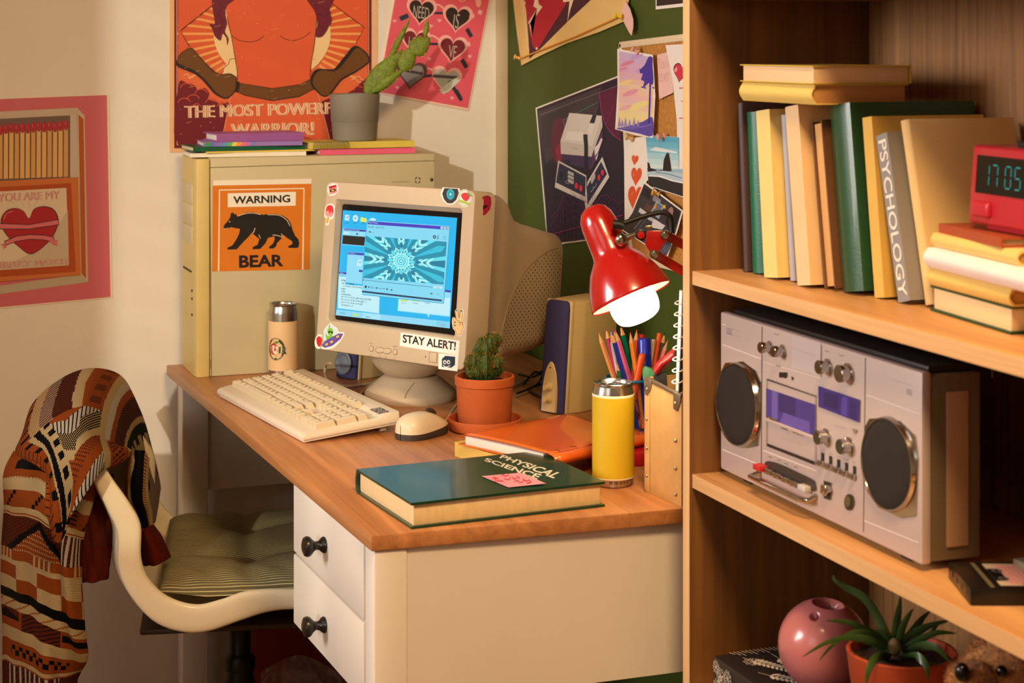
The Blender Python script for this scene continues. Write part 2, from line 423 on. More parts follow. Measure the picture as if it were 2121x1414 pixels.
# warning sign
f = pix((.7, TY, 1), (0, -1, 0), 360, 250, 2.571)
a = Art(f, lift=.0004)
a.poly([(210, 318), (733, 308), (722, 792), (203, 802)], '#efe6d2'); a.poly([(207, 345), (732, 335), (722, 792), (203, 802)], '#d97a1c')
a.line([(238, 800), (243, 369), (693, 360), (686, 792)], 8, '#f4e3c4')
a.poly([(287, 386), (650, 378), (648, 452), (287, 460)], '#f2ead9')
a.text('WARNING', [(316, 402), (619, 394), (620, 434), (316, 443)], '#1c1715', .03)
bear = [(262, 568), (272, 550), (290, 530), (300, 512), (304, 491), (316, 488), (322, 498), (330, 494), (337, 510), (360, 500), (385, 489), (420, 486), (450, 494), (475, 500), (510, 496), (545, 496), (578, 503), (605, 520), (622, 545), (632, 580), (645, 610), (664, 632), (668, 655), (662, 676), (640, 677), (610, 676), (608, 668), (632, 655), (628, 640), (600, 622), (582, 606), (572, 628), (548, 652), (545, 668), (530, 680), (506, 680), (508, 670), (526, 655), (536, 635), (535, 615), (500, 624), (488, 652), (460, 682), (420, 684), (420, 672), (445, 660), (455, 630), (440, 618), (415, 596), (400, 615), (370, 645), (335, 684), (288, 686), (284, 676), (310, 664), (332, 632), (348, 600), (352, 575), (330, 572), (305, 566), (288, 574), (268, 576)]
a.poly(bear, '#191413')
a.curve([(345, 506), (385, 493), (430, 492), (462, 500)], 3, '#e8d8bc'); a.curve([(500, 500), (560, 503), (600, 528), (618, 560)], 3, '#e8d8bc')
a.curve([(432, 570), (426, 590), (419, 597)], 3.5, '#e8d8bc'); a.curve([(452, 606), (456, 616), (462, 626)], 3, '#e8d8bc'); a.curve([(525, 608), (550, 610), (576, 618), (572, 600)], 3, '#e8d8bc')
a.ell(297, 537, 3, 3, '#e8d8bc'); a.line([(262, 572), (275, 575), (290, 570)], 2, '#e8d8bc')
a.text('BEAR', [(347, 716), (583, 711), (584, 774), (347, 783)], '#1c1715', .035)
a.build('warning_sign', tw, smooth=0, label='orange warning sign showing a black walking bear')

# ================= CRT monitor =================
MCN = V((.868, 2.962, .984)); _y, _t = 1.038, .094
MN = V((-math.sin(_y) * math.cos(_t), -math.cos(_y) * math.cos(_t), math.sin(_t))); MR = V((math.cos(_y), -math.sin(_y), 0)); MU = MR.cross(-MN)
TM = xf(MCN, MR, -MN, MU)
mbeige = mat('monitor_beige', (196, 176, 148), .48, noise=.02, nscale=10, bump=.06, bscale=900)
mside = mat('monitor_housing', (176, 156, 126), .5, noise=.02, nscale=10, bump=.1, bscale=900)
mon = thing('crt_monitor', 'beige tube monitor covered in stickers with a blue desktop on screen', 'monitor', onZ(848, 818, DT), 0)
def rrect(x0, x1, z0, z1, r, n=5, dome=0):
    P = []
    for cx, cz, a in ((x1 - r, z1 - r, 0), (x0 + r, z1 - r, PI / 2), (x0 + r, z0 + r, PI), (x1 - r, z0 + r, 1.5 * PI)):
        for i in range(n + 1): P.append((cx + r * math.cos(a + PI / 2 * i / n), cz + r * math.sin(a + PI / 2 * i / n)))
    return P
def ring(y, x0, x1, z0, z1, r): return [(p[0], y, p[1]) for p in rrect(x0, x1, z0, z1, r)]
mb = MB(T=TM, mt=mbeige)
rows = [ring(.054, -.1695, .1695, -.144, .144, .014), ring(.004, -.1715, .1715, -.1455, .1455, .012), ring(.0008, -.170, .170, -.144, .144, .011), ring(0, -.167, .167, -.141, .141, .010),
        ring(0, -.1475, .1460, -.0955, .1155, .006), ring(.002, -.1455, .1445, -.0940, .1142, .006), ring(.017, -.1440, .1358, -.0925, .1075, .005), ring(.019, -.142, .134, -.090, .105, .005)]
mb.grid(rows, cu=True)
mb.build('bezel', mon, smooth=35)
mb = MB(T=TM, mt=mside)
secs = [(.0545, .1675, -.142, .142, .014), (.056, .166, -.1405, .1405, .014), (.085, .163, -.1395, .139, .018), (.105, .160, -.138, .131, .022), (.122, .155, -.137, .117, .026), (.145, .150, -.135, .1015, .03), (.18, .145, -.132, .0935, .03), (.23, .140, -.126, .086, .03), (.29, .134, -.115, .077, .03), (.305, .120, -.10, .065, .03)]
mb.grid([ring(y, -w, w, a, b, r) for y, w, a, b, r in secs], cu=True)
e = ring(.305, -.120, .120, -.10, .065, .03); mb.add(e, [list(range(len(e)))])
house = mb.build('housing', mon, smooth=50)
# perforated cooling field on the housing's near side
def hside(y, z):
    for (y0, w0, *_), (y1, w1, *_2) in zip(secs, secs[1:]):
        if y0 <= y <= y1: return w0 + (w1 - w0) * (y - y0) / (y1 - y0)
    return secs[-1][1]
mb = MB(T=TM, mt=mat('vent_dark', (74, 60, 40), .8))
row = 0
y = .085
while y < .285:
    z = -.125 + (row % 2) * .005
    while z < .07:
        if z > -.118 + (y - .085) * .06 and ((y - .30) / .20) ** 2 + ((z + .135) / .185) ** 2 < 1 and z < .06 - (y - .2) * .2:
            w = hside(y, z) + .0003; r = .0013
            P = [(w, y + r * math.cos(2 * PI * k / 8), z + r * 1.25 * math.sin(2 * PI * k / 8)) for k in range(8)]
            mb.add(P, [list(range(8))])
        z += .010
    y += .0066; row += 1
mb.build('vent_holes', house, smooth=0)
mb = MB(T=TM, mt=mat('groove', (150, 128, 98), .6))
P = []
for k in range(25):
    t = PI / 2 + (PI / 2) * k / 24
    yy, zz = .30 + .205 * math.cos(t), -.135 + .19 * math.sin(t)
    if zz < .07 - (yy - .2) * .2: P.append((hside(yy, zz) + .0002, yy, zz))
mb.tube(P, .0011, seg=6); mb.build('groove', house)
# stand: dished neck and round foot
bcx, bcy = onZ(850, 812, .76).x, onZ(850, 812, .76).y
TB = rz((bcx, bcy, DT), 0)
mb = MB(T=TB, mt=mbeige)
mb.lathe([(1e-5, .0), (.079, .0), (.0805, .003), (.0800, .011), (.077, .015), (.062, .028), (.052, .036), (.047, .040), (1e-5, .042)], seg=48)
fo = mb.build('foot', mon)
MB(T=TB, mt=mbeige).lathe([(1e-5, .0405), (.036, .0405), (.046, .044), (.060, .056), (.070, .070), (.070, .086), (1e-5, .088)], seg=48).build('swivel_neck', mon)
ang = math.atan2(MN.y, MN.x)
for s_ in (-1, 1):
    P = [((.078 - .026 * q) * math.cos(ang + s_ * (.62 + .25 * q * q)), (.078 - .026 * q) * math.sin(ang + s_ * (.62 + .25 * q * q)), .0146 + .021 * q) for q in [i / 10 for i in range(11)]]
    MB(T=TB, mt=mside).tube(P, .0012, seg=6).build('foot_groove', mon)
# glass and picture
SD = .016
def mloc(l): return lambda x, y, o: onP(x, y, MCN + (-MN) * SD, MN) + MN * (o + l)
mb = MB(T=TM, mt=mat('screen_glass', (16, 17, 20), .12))
def gl(y, s): return [(px_, y, pz_) for px_, pz_ in rrect(-.1435 * s, .135 * s, -.0995 * s + .008, .0985 * s + .008, .006 * s)]
mb.grid([gl(.0195, 1.03), gl(SD, 1.0)], cu=True); e = gl(SD, 1.0); mb.add(e, [list(range(len(e)))[::-1]])
mb.build('screen', mon, smooth=0)
f = lambda x, y, o: mloc(0)(680 + x / 4.877, 410 + y / 4.877, o)
a = Art(f, lift=.0002, step=.00002, emit=.95)
CY = '#00b8f4'; WN = '#8ee0fb'; NV = '#3a3fb4'; WH = '#c4f3fd'; DK = '#14323c'
a.poly([(150, 122), (1302, 200), (1228, 1312), (75, 1180)], CY)
a.poly([(84, 1125), (1228, 1250), (1228, 1316), (76, 1182)], '#8fdcf8')
a.poly([(350, 1160), (530, 1180), (527, 1228), (346, 1208)], '#a8e9fb'); a.poly([(1092, 1240), (1225, 1254), (1222, 1305), (1090, 1290)], '#7fd4f2')
a.ell(1137, 1287, 9, 11, '#d060d8'); a.ell(1137, 1287, 4, 5, WH); a.ell(1163, 1290, 9, 11, '#10b070'); a.ell(1163, 1290, 4, 5, WH)
a.text('Computer', [(115, 1150), (178, 1157), (177, 1175), (113, 1167)], DK); a.text('Tutorial', [(375, 1187), (425, 1193), (424, 1210), (374, 1203)], DK)
a.rect(250, 1168, 300, 1196, '#b8e890')
# desktop icons
a.poly([(172, 168), (216, 170), (212, 228), (166, 224)], WH); a.line([(180, 190), (192, 205), (208, 180)], 6, '#1f8f9c')
a.ell(276, 205, 27, 34, '#d4f2f0'); a.ell(276, 205, 9, 11, CY); a.poly([(328, 195), (350, 192), (358, 202), (390, 204), (388, 246), (326, 240)], '#d8ec70')
a.poly([(412, 225), (430, 205), (455, 200), (484, 215), (484, 228)], WH)
for x, s_ in ((170, 'Notes'), (258, 'Disk'), (345, 'File')): a.trect(s_, x, 244, x + 32, 258, DK)
# console window
a.poly([(152, 302), (385, 320), (368, 490), (137, 470)], WN); a.poly([(158, 306), (384, 322), (382, 342), (156, 326)], NV); a.poly([(150, 374), (376, 392), (366, 482), (141, 464)], '#0c1016')
a.text('Command Prompt', [(160, 310), (320, 321), (319, 336), (158, 326)], WH); a.poly([(158, 342), (215, 346), (213, 366), (156, 362)], WH); a.ell(294, 362, 10, 10, '#2a5a72'); a.rect(330, 350, 336, 372, WH)
# connecting dialog
a.poly([(200, 540), (366, 552), (342, 872), (180, 852)], WN); a.poly([(202, 544), (366, 556), (364, 580), (200, 568)], NV); a.text('Connecting...', [(206, 548), (282, 554), (281, 570), (204, 564)], WH)
a.poly([(306, 618), (346, 624), (340, 690), (286, 684)], WH); a.line([(312, 640), (322, 660), (336, 636)], 6, '#1f8f9c'); a.poly([(314, 724), (352, 728), (350, 750), (312, 746)], NV)
# program listing
a.poly([(110, 740), (185, 748), (180, 870), (524, 905), (518, 1168), (98, 1114)], WN); a.poly([(112, 742), (186, 750), (184, 772), (110, 764)], NV); a.poly([(108, 792), (182, 800), (178, 872), (345, 890), (343, 975), (520, 995), (514, 1162), (100, 1110)], WH)
a.text('Notes', [(126, 748), (158, 752), (157, 766), (125, 762)], WH); a.text('File Edit Search', [(116, 772), (178, 779), (177, 790), (115, 783)], DK)
for i, s_ in enumerate(('prog;', 'var s, i: integer;', 'a: array[1..10] of integ', 'begin', 's:=0;', 'randomize;', 'for i:=1 to 10 do a[i]:=random(100);', 'for i:=1 to 10 do write (a[i],\' \');', 'for i:=1 to 10 do s:=s+a[i];', "writeln('s=', s)")):
    x = (136, 142, 156, 134, 138, 138, 136, 136, 136, 136)[i]; y_ = 822 + i * 27.5 + (0 if i < 1 else -1); wd = (45, 128, 186, 45, 36, 96, 302, 254, 214, 116)[i]; k_ = .105
    a.text(s_, [(x, y_), (x + wd, y_ + wd * k_), (x + wd - 1, y_ + 21 + wd * k_), (x - 1, y_ + 21)], '#0d2a36', .012)
# folder window
a.poly([(720, 980), (1245, 930), (1232, 1200), (704, 1140)], WN); a.poly([(1180, 926), (1244, 932), (1242, 955), (1178, 948)], NV); a.poly([(714, 1018), (1236, 1008), (1228, 1190), (706, 1134)], WH)
for x, s_ in ((735, 'C:\\'), (852, 'Documents'), (975, 'Files')):
    a.poly([(x, 1022), (x + 76, 1030), (x + 74, 1048), (x - 2, 1040)], '#c8e878'); a.text(s_, [(x + 10, 1050), (x + 62, 1056), (x + 61, 1072), (x + 9, 1066)], '#3c7c8c')
# player window
q = [(400, 226), (1232, 284), (1168, 1060), (344, 970)]
a.poly([(p[0] + 6, p[1] + 8) for p in q], '#3ea8c8'); a.poly(q, '#84dcf8')
a.poly([(404, 232), (1228, 290), (1225, 322), (402, 264)], '#4438c0'); a.text('Music Player', [(410, 238), (508, 245), (507, 264), (409, 257)], WH)
for x, y_ in ((1152, 302), (1182, 304), (1211, 306)): a.poly([(x - 11, y_ - 14), (x + 12, y_ - 12), (x + 11, y_ + 13), (x - 12, y_ + 11)], WH)
a.line([(1146, 308), (1158, 309)], 4, DK); a.frame([(1175, 298), (1189, 299), (1188, 311), (1174, 310)], 3, DK); a.line([(1205, 299), (1217, 313)], 4, DK); a.line([(1217, 300), (1205, 312)], 4, DK)
for x, s_, w_ in ((408, 'File', 26), (444, 'Edit', 26), (488, 'Search', 42), (540, 'Help', 34)): a.text(s_, [(x, 280 + (x - 408) * .07), (x + w_, 282 + (x - 408) * .07), (x + w_, 300 + (x - 408) * .07), (x, 298 + (x - 408) * .07)], DK)
a.line([(418, 341), (440, 343)], 8, DK); a.poly([(414, 341), (426, 332), (425, 351)], DK); a.line([(448, 346), (470, 348)], 3, '#4a90a4')
a.ell(1080, 393, 16, 18, DK); a.ell(1080, 393, 7, 8, '#84dcf8'); a.line([(1115, 390), (1113, 416)], 7, DK); a.ell(1117, 379, 5, 5, DK)
for i in range(3): a.line([(1168, 386 + 14 * i), (1196, 388 + 14 * i)], 3, '#2d7690')
# kaleidoscope picture
V0 = [(388, 382), (1204, 442), (1172, 874), (356, 806)]
a.poly(V0, '#0a92b0')
cx_, cy_ = 745, 636
def clipv(P):
    def ins(p, s0, s1): return (s1[0] - s0[0]) * (p[1] - s0[1]) - (s1[1] - s0[1]) * (p[0] - s0[0]) >= 0
    for i in range(4):
        A, B = V0[i], V0[(i + 1) % 4]; O = []
        for j in range(len(P)):
            p, q_ = P[j], P[(j + 1) % len(P)]; ip, iq = ins(p, A, B), ins(q_, A, B)
            if ip: O.append(p)
            if ip != iq:
                d1 = (B[0] - A[0]) * (p[1] - A[1]) - (B[1] - A[1]) * (p[0] - A[0]); d2 = (B[0] - A[0]) * (q_[1] - A[1]) - (B[1] - A[1]) * (q_[0] - A[0])
                t = d1 / (d1 - d2); O.append((p[0] + (q_[0] - p[0]) * t, p[1] + (q_[1] - p[1]) * t))
        P = O
        if len(P) < 3: return None
    return P
def kp(r, t, ax=1.0): return (cx_ + r * math.cos(t), cy_ + r * math.sin(t) * .96 + r * math.cos(t) * .075)
def kpoly(P, c):
    P = clipv(P)
    if P: a.poly(P, c, up=False)
K1, K2, K3, K4 = '#5fe4f4', '#b4fbfd', '#0b7f9e', '#2cc4de'
for lay in range(6):
    a.l += a.step
    for k in range(8):
        t = PI / 4 * k + .0; h = PI / 8
        if lay == 0: kpoly([kp(90, t), kp(560, t - .20), kp(560, t + .20)], K1)
        if lay == 1: kpoly([kp(150, t), kp(560, t - .10), kp(560, t + .10)], K3); kpoly([kp(110, t + h), kp(430, t + h - .08), kp(480, t + h), kp(430, t + h + .08)], K4)
        if lay == 2:
            for r in (170, 225, 290): kpoly([kp(r - 45, t), kp(r + 25, t - .17), kp(r + 50, t - .16), kp(r - 12, t), kp(r + 50, t + .16), kp(r + 25, t + .17)], K2)
        if lay == 3: kpoly([kp(128, t), kp(165, t - .14), kp(205, t), kp(165, t + .14)], K3); kpoly([kp(60, t + h), kp(118, t + h - .2), kp(150, t + h), kp(118, t + h + .2)], K2)
        if lay == 4: kpoly([kp(75, t), kp(112, t - .2), kp(138, t), kp(112, t + .2)], K1); kpoly([kp(85, t + h), kp(112, t + h - .12), kp(132, t + h), kp(112, t + h + .12)], K4)
        if lay == 5: kpoly([kp(120, t + .12), kp(127, t + .12), kp(127, t + .3), kp(120, t + .3)], K2)
for r, c in ((84, K2), (70, K1), (56, K2), (46, K4), (34, K2), (24, K4), (12, K2)): a.poly([kp(r * (1 + .06 * math.cos(12 * t)), t) for t in [2 * PI * i / 36 for i in range(36)]], c)
for sx, sy in ((430, 420), (1140, 480), (400, 770), (1110, 850), (1050, 515), (1030, 800)): a.line([(sx - 18, sy + 16), (sx, sy - 12), (sx + 6, sy + 10), (sx + 24, sy - 4)], 3, K3)
a.line([(372, 828), (1062, 900)], 5, '#2d7690'); a.ell(362, 827, 5, 6, DK); a.poly([(1074, 888), (1160, 896), (1158, 918), (1072, 910)], WH); a.text('00:00', [(1098, 898), (1138, 902), (1137, 914), (1097, 910)], '#3c7c8c')
a.poly([(378, 883), (398, 885), (397, 908), (377, 906)], DK); a.poly([(416, 887), (430, 900), (414, 910)], DK)
a.line([(447, 890), (445, 913)], 5, '#2d7690'); a.line([(460, 892), (458, 915)], 5, '#2d7690'); a.line([(490, 896), (488, 918)], 4, DK); a.poly([(508, 898), (492, 908), (506, 920)], DK)
a.line([(526, 911), (544, 913)], 6, DK); a.line([(562, 914), (580, 916)], 6, DK); a.poly([(598, 908), (612, 919), (596, 930)], DK); a.line([(614, 908), (612, 932)], 4, DK); a.poly([(650, 915), (660, 936), (640, 934)], DK)
a.poly([(352, 934), (1158, 1026), (1156, 1044), (350, 952)], '#0e3c60'); a.poly([(1040, 963), (1056, 954), (1054, 976)], DK); a.line([(1064, 956), (1062, 974)], 4, DK); a.line([(1100, 970), (1118, 972)], 3, '#3c7c8c'); a.line([(1124, 978), (1132, 962)], 3, '#3c7c8c')
a.poly([(1014, 1166), (1034, 1188), (1022, 1190), (1026, 1200), (1020, 1202), (1016, 1190)], '#e8ffff')
a.build('desktop_picture', mon, smooth=0)
# front controls
def mfr(l=0): return lambda x, y, o: onP(630 + x / 2.72, 360 + y / 2.72, MCN, MN) + MN * (o + l)
mb = MB(mt=mbeige); mf = mfr()
def oval(px, py, rx, ry, h, name='button'):
    mb = MB(mt=mbeige); n = 24; rows = []
    for s_, l in ((1.0, -.001), (1.0, h * .6), (.85, h), (.4, h * 1.1), (.02, h * 1.1)): rows.append([mf(px + rx * s_ * math.cos(2 * PI * i / n), py + ry * s_ * math.sin(2 * PI * i / n), l) for i in range(n)])
    mb.grid(rows, cu=True); mb.build(name, mon)
a = Art(mf, lift=.0001)
for px, py, rx, ry in ((379, 985, 11, 15), (426, 993, 23, 15), (467, 998, 23, 15), (513, 1004, 11, 15)):
    a.ell(px, py, rx + 2.5, ry + 2.5, '#6a583e'); oval(px, py, rx, ry, .0012)
for px, py, s_ in ((379, 954, 'EXIT'), (513, 972, 'MENU')): a.trect(s_, px - 11, py - 4, px + 11, py + 4, '#8a765a')
for px, py in ((376, 1022), (424, 1029), (461, 1034), (510, 1038)): a.frame(ellipse(px, py, 5, 6, 12), 1.6, '#a08a6c')
ap = Art(mf, lift=.0001); ap.frame(ellipse(726, 1034, 5, 7, 12), 1.6, '#8a765a'); ap.frame([(706, 1003), (750, 1007), (748, 1066), (704, 1060)], 3, '#6a583e'); ap.build('power_button_outline', mon, smooth=0)
a.build('control_marks', mon, smooth=0)
mb = MB(mt=mbeige); mb.prism([mf(x, y_, -.0005) for x, y_ in ((708, 1006), (747, 1010), (745, 1062), (707, 1057))], MN * .0016, bev=.0004); mb.build('power_button', mon)
MB(mt=mat('green_led', (60, 150, 40), .3)).sph(mf(684, 1029, 0), .0014).build('power_led', mon)
# stickers
def stk(name, lab, fn): a = Art(fn, lift=.00015, step=.00005, rough=.35); a.nm = (name, lab); return a
def done(a, par=None): a.build(a.nm[0], par or mon, smooth=0, label=a.nm[1])
a = stk('sticker', 'white sticker reading STAY ALERT!', mf); a.poly([(545, 893), (877, 940), (870, 1022), (538, 968)], '#f4efe6'); a.text('STAY ALERT!', [(556, 903), (857, 946), (853, 994), (556, 950)], '#231d1c', .03); done(a)
a = stk('sticker', 'sticker of a pink cassette tape', mf); a.blob([(133, 66), (184, 54), (192, 104), (142, 124)], '#f6eee4', 2); a.poly([(138, 70), (182, 60), (188, 104), (144, 118)], '#e58f92'); a.poly([(140, 72), (180, 62), (181, 74), (142, 84)], '#b3202c'); a.ell(162, 93, 18, 9, '#2a2020', -.2); a.ell(162, 93, 8, 5, '#f2c53c', -.2); done(a)
a = stk('sticker', 'sticker of a pink ice lolly on a yellow stick', mf); a.blob([(128, 176), (158, 168), (174, 190), (166, 248), (146, 258), (138, 288), (120, 284), (126, 250), (114, 240), (118, 196)], '#f6eee4', 3); a.blob([(130, 182), (154, 176), (166, 196), (160, 240), (122, 236), (122, 200)], '#ef9a9c', 3); a.blob([(130, 182), (154, 176), (166, 196), (162, 226), (152, 210), (146, 228), (136, 206), (124, 212)], '#d9333a', 3); a.line([(138, 244), (128, 278)], 12, '#d9a520'); done(a)
a = stk('sticker', 'sticker of a black vinyl record with a blue centre', mf); a.poly([(780, 76), (876, 82), (880, 110), (866, 150), (840, 172), (806, 172), (782, 148), (770, 112)], '#f6eee4'); a.poly([(790, 80), (866, 84), (872, 108), (858, 146), (836, 166), (808, 166), (788, 144), (778, 112)], '#2b2226'); a.ell(825, 115, 22, 30, '#1fa9c8'); a.frame(ellipse(825, 115, 12, 17, 16), 3, '#145a78'); a.ell(825, 115, 4, 5, '#f6eee4'); done(a)
a = stk('sticker', 'round strawberry sticker with a green ribbon', mf); a.ell(905, 137, 38, 50, '#f6eee4'); a.frame(ellipse(905, 137, 32, 43, 28), 2, '#5a4a48'); a.blob([(884, 124), (896, 108), (920, 108), (934, 126), (920, 152), (900, 148)], '#d3262e', 4); 
for i in range(5): a.line([(922, 118), (926 + 6 * i, 98 + 7 * i)], 4, '#5d9a2c')
a.poly([(872, 142), (938, 164), (936, 180), (868, 156)], '#a8c850'); done(a)
a = stk('sticker', 'sticker of a green alien in a purple flying saucer', mf); a.blob([(140, 846), (150, 838), (160, 850), (186, 868), (196, 890), (226, 894), (214, 930), (168, 978), (120, 988), (92, 976), (112, 940), (110, 890), (124, 862)], '#f6eee4', 4); a.blob([(124, 870), (148, 852), (180, 872), (192, 908), (150, 936), (114, 942), (112, 900)], '#cfe2ea', 4)
a.blob([(132, 880), (148, 866), (164, 882), (160, 906), (150, 914), (138, 904)], '#7fc43c', 4); a.ell(142, 890, 5, 8, '#1b2a14', .5); a.ell(156, 892, 5, 8, '#1b2a14', -.5); a.blob([(122, 890), (130, 910), (150, 912), (166, 914), (176, 930), (130, 938)], '#7fc43c', 3); a.poly([(100, 968), (118, 940), (196, 898), (222, 900), (206, 930), (160, 968), (118, 980)], '#6a51a2'); a.line([(142, 866), (145, 848)], 3, '#3c5a20')
for x, y_ in ((128, 960), (156, 946), (190, 916)): a.ell(x, y_, 9, 6, '#f2c53c', -.6)
done(a)
a = stk('sticker', 'small red strawberry sticker at the lower left corner', mf); a.ell(84, 944, 24, 42, '#f6eee4', .15); a.blob([(70, 926), (86, 914), (100, 930), (98, 958), (84, 974), (72, 956)], '#c72730', 4); a.line([(100, 916), (106, 950), (92, 978)], 5, '#5d9a2c'); done(a)
a = stk('sticker', 'sticker of a hand giving the peace sign', mf)
hand = [(852, 776), (862, 762), (868, 780), (872, 812), (876, 812), (880, 770), (890, 764), (894, 784), (890, 826), (898, 850), (896, 872), (886, 892), (880, 908), (862, 908), (854, 884), (842, 868), (838, 836), (840, 812), (850, 808), (858, 822)]
a.poly([(p[0] + (p[0] - 868) * .18, p[1] + (p[1] - 840) * .06) for p in hand], '#f6eee4'); a.blob(hand, '#f0c48c', 3); a.frame(hand, 2, '#2a2018')
for P in ([(860, 822), (876, 834), (880, 856)], [(846, 832), (858, 836)], [(846, 850), (858, 852)], [(872, 836), (892, 838), (890, 852)]): a.curve(P, 2.2, '#2a2018')
for x, y_ in ((858, 770), (886, 772), (850, 836), (850, 854)): a.ell(x, y_, 4, 5, '#3c7c3c')
done(a)
a = stk('sticker', 'sticker of a dark blue smiling cube', mf); a.poly([(760, 1010), (870, 1022), (864, 1112), (756, 1098)], '#f4efe6'); a.poly([(776, 1042), (832, 1048), (830, 1092), (776, 1086)], '#2b4258'); a.poly([(776, 1042), (796, 1024), (852, 1030), (832, 1048)], '#1a2c44'); a.poly([(832, 1048), (852, 1030), (850, 1076), (830, 1092)], '#16263c')
for x in (793, 814): a.ell(x, 1060, 9, 11, '#f2efe8'); a.ell(x + 1, 1061, 4.5, 6, '#10161e')
a.curve([(784, 1076), (800, 1088), (822, 1080)], 4, '#f2efe8'); done(a)
# lips sticker on the bezel's side
ps, ns = MCN + MR * .1705, MR
fs = lambda x, y, o: onP(630 + x / 2.72, 360 + y / 2.72, ps, ns) + ns * o
a = stk('sticker', 'dark red lips sticker on the side of the bezel', fs)
lips = [(968, 222), (970, 190), (984, 160), (1008, 130), (1024, 126), (1034, 124), (1050, 134), (1052, 170), (1044, 200), (1020, 228), (992, 234)]
a.poly([(p[0] + (p[0] - 1010) * .05, p[1] + (p[1] - 180) * .05) for p in lips], '#4a0c1c'); a.blob(lips, '#b01038', 3); a.poly([(972, 200), (996, 184), (1020, 176), (1040, 178), (1024, 192), (1000, 204), (980, 214)], '#3a0810'); a.poly([(984, 196), (1004, 184), (1006, 196), (988, 208)], '#f0e4d8'); a.line([(1000, 150), (1014, 138)], 4, '#e05070'); done(a)
# ================= keyboard =================
KO = V((.616, 3.192, DT)); KXd = V((.051, -.425, 0)).normalized(); KYd = V((.161, .019, 0)).normalized(); KZ = V((0, 0, 1))
KL, KD = .428, .164
TK = xf(KO, KXd, KYd, KZ)
TKt = TK @ M.Translation((0, 0, .001)) @ M.Rotation(math.radians(5.2), 4, 'X')
kbm = mat('keyboard_case', (222, 208, 186), .45, noise=.015, nscale=10)
kcm = mat('keycap', (230, 216, 188), .4); kcd = mat('keycap_side', (214, 196, 162), .45)
kb = thing('keyboard', 'beige full-size keyboard on the desk in front of the monitor', 'keyboard', KO + KXd * KL / 2 + KYd * KD / 2, 0)
mb = MB(T=TKt, mt=kbm)
mb.prism([(0, 0, .004), (0, .0, .011), (0, .006, .0145), (0, .022, .0165), (0, .128, .0165), (0, .136, .0215), (0, KD, .0215), (0, KD, .004)], (KL, 0, 0), bev=.0022)
mb.prism([(.004, .003, 0), (.004, .003, .0045), (.004, KD - .003, .0045), (.004, KD - .003, 0)], (KL - .008, 0, 0), bev=.001)
mb.build('case', kb)
for x in (.03, KL - .06):
    MB(T=TKt, mt=kcd).box((x, KD - .022, -.0135), (x + .03, KD - .012, .001), bev=.0015).build('foot', kb)
U_ = .01835
keys = []
def row(y, items, x=0.0):
    for it in items:
        if isinstance(it, (int, float)): x += it; continue
        w, s_ = it; keys.append((x, y, w, 1, s_)); x += w
row(5.35, [(1, 'Esc'), 1] + [(1, 'F%d' % i) for i in (1, 2, 3, 4)] + [.5] + [(1, 'F%d' % i) for i in (5, 6, 7, 8)] + [.5] + [(1, 'F%d' % i) for i in (9, 10, 11, 12)] + [.3, (1, 'PrtSc'), (1, 'ScrLk'), (1, 'Pause')])
row(4.0, [(1, c) for c in '`1234567890-='] + [(2, 'Back'), .3, (1, 'Ins'), (1, 'Home'), (1, 'PgUp'), .3, (1, 'Num'), (1, '/'), (1, '*'), (1, '-')])
row(3.0, [(1.5, 'Tab')] + [(1, c) for c in 'QWERTYUIOP[]'] + [(1.5, '\\'), .3, (1, 'Del'), (1, 'End'), (1, 'PgDn'), .3, (1, '7'), (1, '8'), (1, '9')])
row(2.0, [(1.75, 'Caps')] + [(1, c) for c in 'ASDFGHJKL;\''] + [(2.25, 'Enter'), .3, 3, .3, (1, '4'), (1, '5'), (1, '6')])
row(1.0, [(2.25, 'Shift')] + [(1, c) for c in 'ZXCVBNM,./'] + [(2.75, 'Shift'), .3, 1, (1, 'Up'), 1, .3, (1, '1'), (1, '2'), (1, '3')])
row(0.0, [(1.25, 'Ctrl'), (1.25, 'Win'), (1.25, 'Alt'), (6, ''), (1.25, 'Alt'), (1.25, 'Win'), (1.25, 'Menu'), (1.5, 'Ctrl'), .3, (1, '<'), (1, 'Dn'), (1, '>'), .3, (2, '0'), (1, '.')])
keys.append((21.6, 2.0, 1, 2, '+')); keys.append((21.6, 0.0, 1, 2, 'Ent'))
x0k = .011; KW = 22.6 * U_
keys.sort(key=lambda k: -k[0] + .2 * k[1])
rest = MB(T=TKt, mt=kcm)
